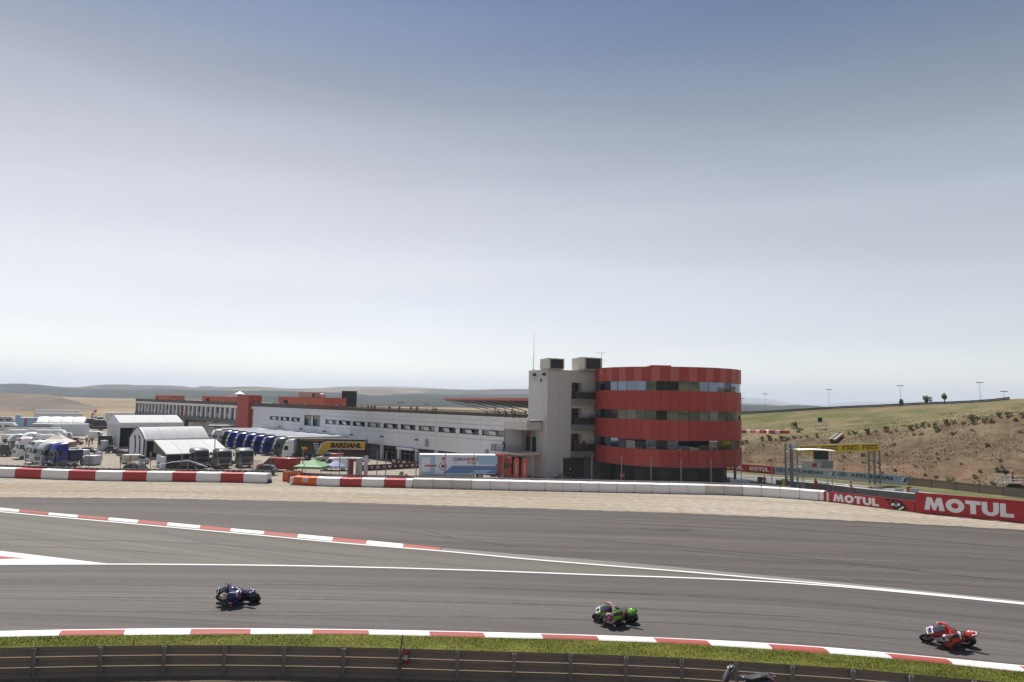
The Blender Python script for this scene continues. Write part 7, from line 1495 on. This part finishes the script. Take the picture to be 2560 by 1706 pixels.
# ---- marshals' post behind the barrier
ZS = -.55
def PS(px, dep): q = D(px, 1000, dep + 1.7); return Vector((q.x, q.y, ZS))
t = thing('gazebo', 'green pop up gazebo over the marshals behind the orange block', 'gazebo', PS(790, 76.6), R(-7)); s_ = 76.6 / FPX; hw = 36 * s_; ze = zat(790, 1172, 75) - ZS; zp = zat(790, 1151, 76.6) - ZS; m_grn = mat('green canopy', (.15, .32, .14), .65)
for i in range(4):
    a_ = R(45 + 90 * i); b_ = a_ + R(90); r2_ = hw * 1.414; mb = MB(); P1, P2, P3 = Vector((r2_ * math.cos(a_), r2_ * math.sin(a_), ze)), Vector((r2_ * math.cos(b_), r2_ * math.sin(b_), ze)), Vector((0, 0, zp)); mb.add([P1, P2, P3, P1 * .5 + P3 * .5 + Vector((0, 0, -.06)), P2 * .5 + P3 * .5 + Vector((0, 0, -.06))], [(0, 1, 4, 3), (3, 4, 2)]); mb.build('canopy_panel', m_grn, t)
    mb = MB(); mb.slab([P1, P2, P2 - Vector((0, 0, .22)), P1 - Vector((0, 0, .22))], .02); mb.build('valance', mat('green valance', (.06, .22, .07), .65), t)
    mb = MB(); mb.cyl((P1.x * .97, P1.y * .97, 0), (P1.x * .97, P1.y * .97, ze), .03, 6); mb.build('leg', m_steel, t)
t = thing('umbrella', 'faded blue umbrella beside the green gazebo', 'umbrella', PS(847, 78)); zt = zat(847, 1155, 78) - ZS; zl = zat(847, 1168, 78) - ZS; s_ = 78 / FPX; mb = MB(); mb.cyl((0, 0, 0), (0, 0, zt), .025, 6); mb.build('pole', m_steel, t)
for i in range(8):
    a_, b_ = R(45 * i), R(45 * i + 45); r2_ = 25 * s_; mb = MB(); mb.add([(r2_ * math.cos(a_), r2_ * math.sin(a_), zl), (r2_ * math.cos(b_), r2_ * math.sin(b_), zl), (.05 * math.cos(b_), .05 * math.sin(b_), zt), (.05 * math.cos(a_), .05 * math.sin(a_), zt)], [(0, 1, 2, 3)]); mb.build('panel', mat('faded blue', (.26, .28, .48), .7), t)
mb = MB(); mb.cyl((0, 0, 0), (0, 0, .1), .3, 12); mb.build('base', m_dark, t)
t = thing('booth', 'grey concrete booth with red panel behind the second red block', 'booth', PS(890, 77.5), R(-4)); s_ = 77.5 / FPX; hw = 15 * s_; hh = zat(890, 1152, 77.5) - ZS; m_bt = mat('booth grey', (.42, .41, .39), .8, var=.1, scale=1)
mb = MB(); mb.box2((-hw, -.1, 0), (hw, 1.3, .95)); mb.box2((-hw, -.1, .95), (-hw + .12, 1.3, hh)); mb.box2((hw * .45, -.1, .95), (hw, 1.3, hh)); mb.box2((-hw - .1, -.25, hh), (hw + .1, 1.4, hh + .12)); mb.build('shell', m_bt, t); mb = MB(); mb.box2((-hw + .15, .3, .95), (-hw + .6, .35, hh - .05)); mb.build('red_panel', P_red, t); mb = MB(); mb.box2((-hw, -.13, .02), (hw, -.1, .75)); mb.build('front_plate', mat('bluish plate', (.30, .33, .40), .6), t)
t = thing('banner_post', 'tall narrow pale banner post with orange foot beside the booth', 'banner', PS(921, 77)); s_ = 77 / FPX; hh = zat(921, 1142, 77) - ZS; mb = MB(); mb.box((0, 0, hh * .62), (.44, .06, hh * .74)); mb.build('panel', mat('lilac banner', (.56, .52, .62), .6), t); mb = MB(); mb.box((.08, -.035, hh * .36), (.24, .02, hh * .24)); mb.build('orange_patch', mat('soft orange', (.7, .42, .2), .6), t); mb = MB(); mb.cyl((-.15, 0, 0), (-.15, 0, hh * .3), .03, 6); mb.cyl((.15, 0, 0), (.15, 0, hh * .3), .03, 6); mb.build('leg', m_steel, t)
for px, dep, sh, tr, pose, cap, rz, lab in ((731, 75.2, 'orange', 'orange', 'watch', 'yellow', 180, 'marshal in orange suit and yellow cap in the barrier gap'), (761, 75.6, 'orange', 'orange', 'stand', None, -90, 'marshal in orange suit under the edge of the green gazebo'), (783, 76.8, 'maroon', 'maroon', 'stand', 'black', -90, 'marshal in maroon under the middle of the green gazebo'), (803, 75.5, 'black', 'black', 'stand', 'white', -120, 'person in black with white cap under the green gazebo'), (822, 76.5, 'maroon', 'maroon', 'stand', None, -60, 'marshal in maroon between the gazebo and the umbrella'), (831, 75.6, 'red', 'orange', 'stand', 'yellow', -100, 'marshal in red with yellow cap beside the umbrella'), (877, 75.5, 'red', 'maroon', 'stand', 'black', -90, 'marshal in red before the grey booth'), (899, 75.5, 'maroon', 'black', 'stand', 'black', -80, 'marshal in maroon at the corner of the grey booth'), (925, 75.2, 'yellow', 'black', 'stand', 'black', -90, 'person in yellow vest beside the pale banner post')):
    p = PS(px, dep); person((p.x, p.y, ZS), R(rz), sh, tr, lab, pose, cap, 'marshals at the post', .82 if px != 731 else 1.0)
t = thing('folding_table', 'white folding table beside the blue umbrella', 'table', PS(868, 76), R(5)); hh = .95; mb = MB(); mb.box((0, 0, hh), (1.1, .6, .05)); mb.build('tabletop', m_white, t)
for sx_ in (-1, 1):
    for sy in (-1, 1): mb = MB(); mb.cyl((sx_ * .5, sy * .25, 0), (sx_ * .46, sy * .25, hh), .02, 6); mb.build('leg', m_steel, t)
for i, px in enumerate((752, 778, 800)):
    t = thing('crash_mat', ['black rail cushion nearest the barrier gap', 'black rail cushion under the gazebo middle', 'black rail cushion under the gazebo end'][i], 'cushion', PS(px, 74.8)); t.location.z = -.3; mb = MB(); mb.box((0, 0, .75), (.95, .25, .4)); mb.build('pad', m_black, t, bevel=.06); mb = MB(); mb.box((0, 0, .97), (.95, .27, .05)); mb.build('top_strip', m_white, t); mb = MB(); mb.box((0, .05, .27), (.1, .1, .56)); mb.build('leg', m_steel, t)
# people in the paddock by the tents
for px, py, sh, tr, lab in ((216, 1112, 'black', 'black', 'person in black beside the plain white trailer end'), (222, 1118, 'brown', 'khaki', 'person in brown top by the trailer end'), (302, 1158, 'maroon', 'black', 'person in maroon beside the cream crate'), (188, 1118, 'grey', 'black', 'person in grey near the pagoda tent'), (230, 1112, 'orange', 'khaki', 'person in orange top beside the black screen'), (376, 1152, 'khaki', 'brown', 'person in khaki at the side of the awning tent')):
    p = GP(px, py); person((p.x, p.y, PZ), R(rnd.uniform(0, 360)), sh, tr, lab, 'stand', None, 'people in the paddock')
# small things under the round building
p = GP(1555, 1203); t = thing('marker_board', 'small orange board under the round building', 'board', (p.x, p.y - .5, PZ)); mb = MB(); mb.box((0, 0, .9), (.7, .08, .9)); mb.build('panel', ORANGE, t); mb = MB(); mb.box((0, -.05, .9), (.7, .02, .1)); mb.build('stripe', m_white, t); mb = MB(); mb.box((-.25, .03, .25), (.05, .05, .5)); mb.box((.25, .03, .25), (.05, .05, .5)); mb.build('leg', m_steel, t)
car(1385, 1425, 1204, P_black, 'black car hidden behind the barrier at the tower foot', 1.1, hd=-5); car(1826, 1870, 1216, paint('violet white', (.55, .52, .62)), 'pale violet and white race car beside the round building', 1.0, hd=-12)
p = GP(1424, 1200); person((p.x, p.y - 1, PZ + .1), R(-90), 'black', 'black', 'person with white cap before the brown shutter', 'stand', 'white')

# ================================================================== MOTORCYCLES
m_tyre = mat('race tyre', (.018, .018, .019), .75); m_alu = mat('brushed metal', (.35, .35, .36), .35, metal=.8); m_carbon = mat('carbon', (.018, .018, .02), .35); m_screen = mat('tinted screen', (.07, .07, .09), .05, ior=1.5); m_seat = mat('seat pad', (.02, .02, .022), .8)
LEANA = R(47)
def gloss(name, c_): return mat('fairing ' + name, c_, .28, coat=.5, spec=.5)
def ell(x, zc, hy, hz_, n=16, p=.8, flat=None):
    ring = []
    for i in range(n):
        a = 2 * math.pi * i / n; cy, sy = math.cos(a), math.sin(a); ring.append(Vector((x, hy * math.copysign(abs(cy) ** p, cy), zc + hz_ * math.copysign(abs(sy) ** p, sy))))
    return ring
def wheel_bike(root, x, r_, wd, name, m_rimc, disc):
    mb = MB(); mb.torus((0, 0, 0), r_ - wd * .46, wd * .5, 'y', 28, 10); o = mb.build(name, m_tyre, root, smooth=True, ang=180, loc=(x, 0, r_))
    mb = MB(); mb.torus((0, 0, 0), r_ - wd * .78, .022, 'y', 24, 6); mb.cyl((0, -.06, 0), (0, .06, 0), .04, 10)
    mb.build('rim', m_rimc, o, smooth=True)
    for i in range(6): a = i * math.pi / 3; mb = MB(); mb.tube([(0, 0, 0), ((r_ - wd * .8) * math.cos(a), 0, (r_ - wd * .8) * math.sin(a))], [.02, .014], 6); mb.build('spoke', m_rimc, o)
    for s in ((-1, 1) if disc > 1 else (1,)): mb = MB(); mb.torus((0, s * .065, 0), .125, .03, 'y', 20, 4, sq=.12); mb.build('brake_disc', m_alu, o)
    return o
def motorcycle(name, label, F, Rr, M, c):
    """local frame: x forward, y to the rider's left, z up, origin on the ground midway between the wheels"""
    root = thing(name, label, 'motorcycle', (0, 0, 0), 0, 'race motorcycles'); root.matrix_world = M
    wheel_bike(root, .715, .30, .125, 'front_wheel', c['rim'], 2); wheel_bike(root, -.715, .325, .20, 'rear_wheel', c['rim'], 1)
    for s in (-1, 1): mb = MB(); mb.tube([(.715, s * .09, .30), (.60, s * .10, .62), (.50, s * .10, .88)], [.028, .028, .024], 8); mb.build('fork', m_alu, root, smooth=True)
    mb = MB(); rings = []
    for i in range(7): a = R(75 + i * 13); rings.append([Vector((.715 + .325 * math.cos(a), y, .30 + .325 * math.sin(a) + dz)) for y, dz in ((-.075, -.03), (-.05, .0), (.05, .0), (.075, -.03), (.05, -.015), (-.05, -.015))])
    mb.loft(rings); mb.build('front_fender', c['fender'], root, smooth=True)
    # side fairing with belly, then nose
    mb = MB(); mb.loft([ell(.66, .70, .05, .10), ell(.58, .68, .15, .20), ell(.44, .64, .215, .30), ell(.22, .54, .225, .34), ell(.02, .45, .20, .30), ell(-.25, .36, .16, .20), ell(-.42, .33, .10, .12)]); mb.build('side_fairing', c['side'], root, smooth=True, ang=60)
    mb = MB(); mb.loft([ell(.83, .83, .04, .04), ell(.78, .84, .12, .09), ell(.66, .87, .19, .14), ell(.48, .92, .22, .16), ell(.32, .90, .20, .13)]); mb.build('nose', c['nose'], root, smooth=True, ang=60)
    mb = MB(); mb.loft([ell(.64, 1.00, .12, .02), ell(.53, 1.06, .145, .045), ell(.40, 1.11, .15, .06), ell(.30, 1.12, .12, .035)]); mb.build('windscreen', m_screen, root, smooth=True, ang=60)
    mb = MB(); mb.slab([(.86, -.13, .84), (.86, .13, .84), (.68, .15, 1.045), (.68, -.15, 1.045)], .012); mb.build('number_plate', c['plate'], root)
    text(c['num'], c['numc'], root, (.77, 0, .9425), (0, 1, 0), (-.66, 0, .75),   .17 if len(c['num']) > 1 else .07, .17, .04, name='numeral', proud=.016)
    for s in (-1, 1):
        mb = MB(); mb.prism([(.66, .72), (.42, .84), (.05, .60), (-.1, .42), (.12, .40), (.45, .56)], s * .222, s * .232); mb.build('side_flash', c['flash'], root)
        mb = MB(); mb.prism([(.5, .48), (.2, .38), (-.05, .30), (.1, .25), (.4, .32)], s * .205, s * .215); mb.build('side_decal', c['decal'], root)
        mb = MB(); mb.prism([(.62, .93), (.30, 1.0), (.28, .94), (.60, .88)], s * .215, s * .228); mb.build('nose_stripe', c['numc'] if c['num'] == '91' else c['plate'], root)
    mb = MB(); mb.loft([ell(.38, .90, .10, .06), ell(.28, .95, .17, .11), ell(.08, .97, .18, .12), ell(-.12, .91, .13, .09), ell(-.22, .86, .08, .04)]); mb.build('fuel_tank', c['tank'], root, smooth=True, ang=60)
    mb = MB(); mb.box((.02, 0, .55), (.7, .26, .3)); mb.box((-.1, 0, .42), (.4, .3, .2)); mb.build('engine', m_carbon, root, bevel=.03)
    mb = MB(); mb.loft([ell(-.20, .80, .10, .05), ell(-.40, .80, .15, .06), ell(-.60, .86, .14, .06), ell(-.62, .88, .12, .05)]); mb.build('seat', m_seat, root, smooth=True)
    mb = MB(); mb.loft([ell(-.50, .82, .10, .06), ell(-.66, .90, .16, .08), ell(-.82, .965, .12, .075), ell(-.93, 1.01, .06, .045), ell(-.97, 1.03, .02, .02)]); mb.build('tail', c['tail'], root, smooth=True, ang=60)
    mb = MB(); mb.slab([(-.90, -.06, 1.06), (-.72, -.11, 1.0), (-.72, .11, 1.0), (-.90, .06, 1.06)], .01); mb.build('tail_plate', c['tplate'], root)
    for s in (-1, 1): mb = MB(); mb.tube([(-.10, s * .11, .42), (-.45, s * .13, .38), (-.715, s * .12, .325)], [.045, .05, .035], 8); mb.build('swingarm', m_alu if c.get('lightarm') else m_carbon, root, smooth=True)
    mb = MB(); mb.tube([(-.05, -.12, .28), (-.35, -.17, .30), (-.62, -.19, .45), (-.82, -.19, .52)], [.03, .04, .06, .05], 10); mb.build('exhaust', m_alu, root, smooth=True)
    for s in (-1, 1):
        mb = MB(); mb.tube([(.44, s * .10, .93), (.42, s * .22, .92), (.36, s * .36, .90)], .016, 6); mb.build('handlebar', m_carbon, root); mb = MB(); mb.tube([(.44, s * .38, .93), (.56, s * .30, .93)], .008, 5); mb.build('lever', m_alu, root)
        mb = MB(); mb.cyl((-.36, s * .16, .40), (-.36, s * .27, .40), .014, 6); mb.build('footpeg', m_alu, root)
    mb = MB(); rings = []
    for i in range(5): a = R(60 + i * 22); rings.append([Vector((-.715 + .345 * math.cos(a), y, .325 + .345 * math.sin(a))) for y in (-.09, 0, .09)] + [Vector((-.715 + .335 * math.cos(a), y, .325 + .335 * math.sin(a))) for y in (.09, 0, -.09)])
    mb.loft(rings); mb.build('rear_hugger', m_carbon, root, smooth=True)
    return root
RJ = dict(pelvis=(-.34, .13, .93), belly=(-.16, .20, 1.02), chest=(.02, .27, 1.10), neck=(.16, .33, 1.15), head=(.26, .36, 1.14),
          shl=(.03, .45, 1.06), ell=(.22, .57, .86), hal=(.36, .36, .90), shr=(.07, .11, 1.19), elr=(.22, -.20, 1.20), har=(.38, -.34, .93),
          hpl=(-.32, .24, .87), knl=(.04, .50, .66), anl=(-.33, .29, .46), tol=(-.20, .33, .36), hpr=(-.32, .03, .90), knr=(.06, -.20, .86), anr=(-.38, -.22, .50), tor=(-.26, -.25, .40))
RB = [('pelvis', 'belly', 1), ('belly', 'chest', 1), ('chest', 'neck', 1), ('neck', 'head', 0), ('chest', 'shl', 1), ('shl', 'ell', 2), ('ell', 'hal', 2), ('chest', 'shr', 1), ('shr', 'elr', 2), ('elr', 'har', 2), ('pelvis', 'hpl', 3), ('hpl', 'knl', 3), ('knl', 'anl', 3), ('anl', 'tol', 4), ('pelvis', 'hpr', 3), ('hpr', 'knr', 3), ('knr', 'anr', 3), ('anr', 'tor', 4)]
RR = dict(pelvis=(.165, .15), belly=(.16, .15), chest=(.18, .15), neck=.075, head=.08, shl=.085, shr=.085, ell=.060, elr=.060, hal=.048, har=.048, hpl=.11, hpr=.11, knl=.08, knr=.08, anl=.058, anr=.058, tol=.045, tor=.045)
RMESH = skinned(RJ, RB, RR, 2, name='leathers')
def rider(label, M, c):
    o = bpy.data.objects.new('person', RMESH); COL.objects.link(o); tag(o, label, 'person', 'motorcycle racers'); o.matrix_world = M
    for i, mm in enumerate((c['neck'], c['torso'], c['arms'], c['legs'], c['boots'])): o.material_slots[i].link = 'OBJECT'; o.material_slots[i].material = mm
    hc = Vector((.31, .37, 1.155)); mb = MB(); q = Matrix.Rotation(R(18), 3, 'X') @ Matrix.Rotation(R(-8), 3, 'Y')
    mb.M = Matrix.Translation(hc) @ q.to_4x4(); mb.ball((0, 0, 0), (.160, .130, .140), 18, 12); mb.ball((.07, 0, -.06), (.10, .105, .085), 14, 8); h = mb.build('helmet', c['helmet'], o, smooth=True, ang=180)
    mb = MB(); mb.M = Matrix.Translation(hc) @ q.to_4x4(); rings = []
    for i in range(7):
        a = R(-62 + i * 124 / 6); rings.append([Vector((.166 * math.cos(a) * k_, .136 * math.sin(a) * k_, z)) for k_, z in ((1.0, -.045), (1.01, .0), (.96, .055), (.94, .055), (.98, 0), (.97, -.045))])
    mb.loft(rings); mb.build('visor', mat('visor', (.015, .015, .02), .08), o, smooth=True)
    for pts_, mm in (([(-.15, 0, .05), (-.05, 0, .142), (.08, 0, .125)], c['hstripe']), ([(-.1, .09, .06), (.0, .09, .105), (.09, .075, .09)], c['hstripe2']), ([(-.1, -.09, .06), (.0, -.09, .105), (.09, -.075, .09)], c['hstripe2'])): mb = MB(); mb.M = Matrix.Translation(hc) @ q.to_4x4(); mb.tube(pts_, [.03, .032, .02], 6); mb.build('helmet_stripe', mm, o, smooth=True)
    mb = MB(); mb.loft([[Vector((x, .0, z)) + Vector((0, yo + dy, 0)) for dy, z in ((-.10, zb - .02), (0, zb + hh), (.10, zb - .02), (0, zb - .03))] for x, yo, zb, hh in ((-.19, .22, 1.17, .01), (-.05, .27, 1.24, .055), (.06, .31, 1.27, .065), (.13, .33, 1.25, .03))]); mb.build('back_hump', c['hump'], o, smooth=True)
    # coloured bands and letters on the back of the suit
    for k_, (mm, w_) in enumerate(((c['band1'], .10), (c['band2'], .05))):
        x = -.22 - k_ * .14; mb = MB(); rings = []
        for i in range(9):
            a = R(-10 + i * 25); yy, zz = .19 - (.22 + x) * -.0 + .178 * math.cos(a) * 1.0 - .02, 1.0 + (x + .22) * .35 + .165 * math.sin(a); rings.append([Vector((x - w_ / 2, yy, zz)), Vector((x + w_ / 2, yy + .02, zz + .015)), Vector((x + w_ / 2, yy + .01, zz)), Vector((x - w_ / 2, yy - .01, zz - .015))])
        mb.loft(rings); mb.build('suit_band', mm, o, smooth=True)
    for s, nm in ((1, 'l'), (-1, 'r')):
        kn = Vector(RJ['kn' + nm]); mb = MB(); mb.ball(kn + Vector((.01, s * .05, -.01)), (.06, .045, .07), 10, 6); mb.build('knee_slider', c['slider'], o, smooth=True)
        ha = Vector(RJ['ha' + nm]); gb_m = Vector((.36, s * .36, .90)); mb = MB(); mb.ball(ha * .6 + gb_m * .4, (.05, .045, .035), 10, 6)
        for f in range(4):
            yy = s * (.30 + f * .028); r0 = .011; ln = (.9, 1.0, .95, .8)[f]
            mb.tube([(.35, yy, .935), (.40 + .02 * ln, yy, .935), (.425, yy, .905), (.41, yy, .875), (.385, yy, .868)], [r0, r0, r0, r0 * .95, r0 * .8], 6)
        mb.tube([(.34, s * .29, .92), (.335, s * .262, .895), (.36, s * .255, .875)], [.013, .012, .009], 6)
        mb.build('glove', c['glove'], o, smooth=True, ang=180)
    return o
def bike_matrix(pf, pr):
    f, b = G(pf[0], pf[1]), G(pr[0], pr[1]); d = f - b; k_ = d.length / 1.43; rz = heading(d); sc = max(.93, min(1.0, k_ * .93))
    mid = (f + b) / 2; sgn = -1
    return Matrix.Translation(Vector((mid.x, mid.y, .012))) @ Matrix.Rotation(rz, 4, 'Z') @ Matrix.Rotation(-LEANA, 4, 'X') @ Matrix.Translation(Vector((0, 0, .0))) @ Matrix.Scale(sc, 4)
g_w, g_r, g_k, g_n, g_g = gloss('white', (.72, .72, .73)), gloss('red', (.44, .028, .018)), gloss('black', (.016, .016, .018)), gloss('navy', (.02, .03, .13)), gloss('green', (.12, .36, .02))
g_p, g_y, g_o, g_pk = gloss('purple', (.06, .045, .20)), gloss('yellow', (.65, .42, .02)), gloss('orange', (.62, .12, .02)), gloss('pink', (.55, .2, .28))
def leather(name, c_): return mat('leather ' + name, c_, .5)
l_n, l_k, l_w, l_r, l_g, l_o = leather('navy', (.022, .042, .16)), leather('black', (.018, .018, .02)), leather('white', (.60, .58, .58)), leather('red', (.42, .034, .026)), leather('green', (.11, .32, .02)), leather('orange', (.55, .13, .06))
specs = [
    ((556, 1503.5), (642, 1505), 'dark blue race motorcycle with number 60 leaning hard into the bend', 'racer in navy suit with white and purple helmet on the dark blue motorcycle',
     dict(rim=g_n, fender=g_n, side=g_n, nose=g_k, plate=g_w, num='60', numc=m_black, flash=g_r, decal=g_k, tank=g_k, tail=g_p, tplate=g_w), dict(neck=l_k, torso=l_n, arms=l_n, legs=l_n, boots=l_k, helmet=g_w, hstripe=g_p, hstripe2=g_y, hump=l_n, band1=l_w, band2=l_r, slider=g_o, glove=l_k)),
    ((1493, 1550.5), (1579, 1554.5), 'lime green and white race motorcycle with number 1 in the middle of the three', 'racer in green and black suit with red white helmet on the green motorcycle',
     dict(rim=g_k, fender=g_g, side=g_k, nose=g_g, plate=g_w, num='1', numc=g_k, flash=g_g, decal=g_r, tank=g_k, tail=g_g, tplate=g_k), dict(neck=l_k, torso=l_g, arms=leather('pale pink', (.42, .25, .26)), legs=l_k, boots=l_k, helmet=g_pk, hstripe=g_w, hstripe2=g_k, hump=l_k, band1=l_k, band2=l_r, slider=g_w, glove=l_r)),
    ((2311, 1603), (2416, 1613), 'red and white race motorcycle with number 91 nearest the inner kerb', 'racer in red and black suit with pink silver helmet on the red motorcycle',
     dict(rim=g_k, fender=g_k, side=g_r, nose=g_r, plate=g_w, num='91', numc=g_p, flash=g_w, decal=g_k, tank=g_r, tail=g_r, tplate=g_w, lightarm=1), dict(neck=l_k, torso=l_r, arms=l_r, legs=l_k, boots=l_k, helmet=mat('fairing silver pink', (.45, .36, .40), .25, coat=.6), hstripe=g_pk, hstripe2=g_k, hump=l_k, band1=l_w, band2=l_r, slider=g_r, glove=l_w)),
]
for pf, pr, lb, lr, cb, crd in specs:
    Mx = bike_matrix(pf, pr); motorcycle('race_motorcycle', lb, pf, pr, Mx, cb); rider(lr, Mx, crd)

# ---- scooter parked on the bank
best = None
for i in range(200):
    dp_ = 17.5 + i * .03; q = D(1826, 1662, dp_); e = abs(bank_z(q.x, q.y) + 1.10 - q.z)
    if best is None or e < best[0]: best = (e, q)
q = best[1]; t = thing('motor_scooter', 'dark motor scooter parked behind the guardrail, only its top in view', 'scooter', (q.x + .30, q.y, q.z - 1.10), R(176))
m_sc = mat('scooter grey', (.05, .055, .06), .3, coat=.5); m_scd = mat('scooter black', (.02, .02, .022), .5)
for x, nm in ((.62, 'front_wheel'), (-.62, 'rear_wheel')):
    mb = MB(); mb.torus((0, 0, 0), .20, .055, 'y', 22, 8); o = mb.build(nm, m_tyre, t, smooth=True, ang=180, loc=(x, 0, .25)); mb = MB(); mb.cyl((0, -.03, 0), (0, .03, 0), .15, 14); mb.build('rim', m_alu, o)
mb = MB(); mb.loft([ell(.58, .32, .05, .10), ell(.50, .55, .15, .22), ell(.40, .72, .17, .20), ell(.33, .86, .12, .12)]); mb.build('leg_shield', m_sc, t, smooth=True, ang=60)
mb = MB(); mb.loft([ell(.36, .98, .06, .05), ell(.30, 1.0, .13, .075), ell(.22, 1.02, .13, .065), ell(.16, 1.01, .08, .04)]); mb.build('handlebar_cowl', m_sc, t, smooth=True, ang=60)
mb = MB(); mb.ball((.36, 0, .99), (.03, .08, .05), 10, 6); mb.build('headlight', m_headl, t, smooth=True)
mb = MB(); mb.tube([(.24, -.34, 1.02), (.26, 0, 1.0), (.24, .34, 1.02)], .018, 8); mb.build('handlebar', m_scd, t)
for s in (-1, 1): mb = MB(); mb.tube([(.26, s * .22, 1.0), (.28, s * .3, 1.05)], .008, 5); mb.ball((.28, s * .31, 1.06), (.02, .07, .045), 10, 6); mb.build('mirror', m_scd, t, smooth=True)
mb = MB(); mb.tube([(.62, 0, .25), (.48, 0, .5), (.30, 0, .95)], [.03, .03, .025], 8); mb.build('fork', m_alu, t)
mb = MB(); mb.box((.12, 0, .27), (.55, .3, .06)); mb.build('floorboard', m_scd, t, bevel=.02)
mb = MB(); mb.loft([ell(-.05, .42, .10, .14), ell(-.2, .50, .17, .22), ell(-.5, .56, .18, .20), ell(-.78, .64, .13, .12), ell(-.92, .70, .06, .05)]); mb.build('tail_body', m_sc, t, smooth=True, ang=60)
mb = MB(); mb.loft([ell(.02, .77, .08, .03), ell(-.10, .75, .15, .045), ell(-.30, .73, .17, .055), ell(-.50, .78, .17, .065), ell(-.72, .83, .15, .06), ell(-.88, .81, .09, .03)]); mb.build('seat', mat('scooter seat', (.05, .05, .052), .35), t, smooth=True, ang=180)
mb = MB(); mb.box((-.93, 0, .70), (.04, .14, .07)); mb.build('tail_light', MATS['tail lamp red'], t); mb = MB(); mb.tube([(-.72, -.14, .82), (-.98, -.14, .86), (-.98, .14, .86), (-.72, .14, .82)], .012, 6); mb.build('grab_rail', m_alu, t)

# ------------------------------------------------------------------ air
mb = MB(); mb.box((0, 0, 205), (40200, 40200, 420)); hz = mb.build('haze', [])
hm = bpy.data.materials.new('haze'); hm.use_nodes = True; hm.node_tree.nodes.clear()
pv = hm.node_tree.nodes.new('ShaderNodeVolumePrincipled'); pv.inputs['Density'].default_value = 0.00011; pv.inputs['Color'].default_value = (.74, .85, 1, 1); pv.inputs['Anisotropy'].default_value = .2
ou = hm.node_tree.nodes.new('ShaderNodeOutputMaterial'); hm.node_tree.links.new(pv.outputs[0], ou.inputs['Volume'])
hz.data.materials.append(hm); tag(hz, None, None, None, 'stuff')
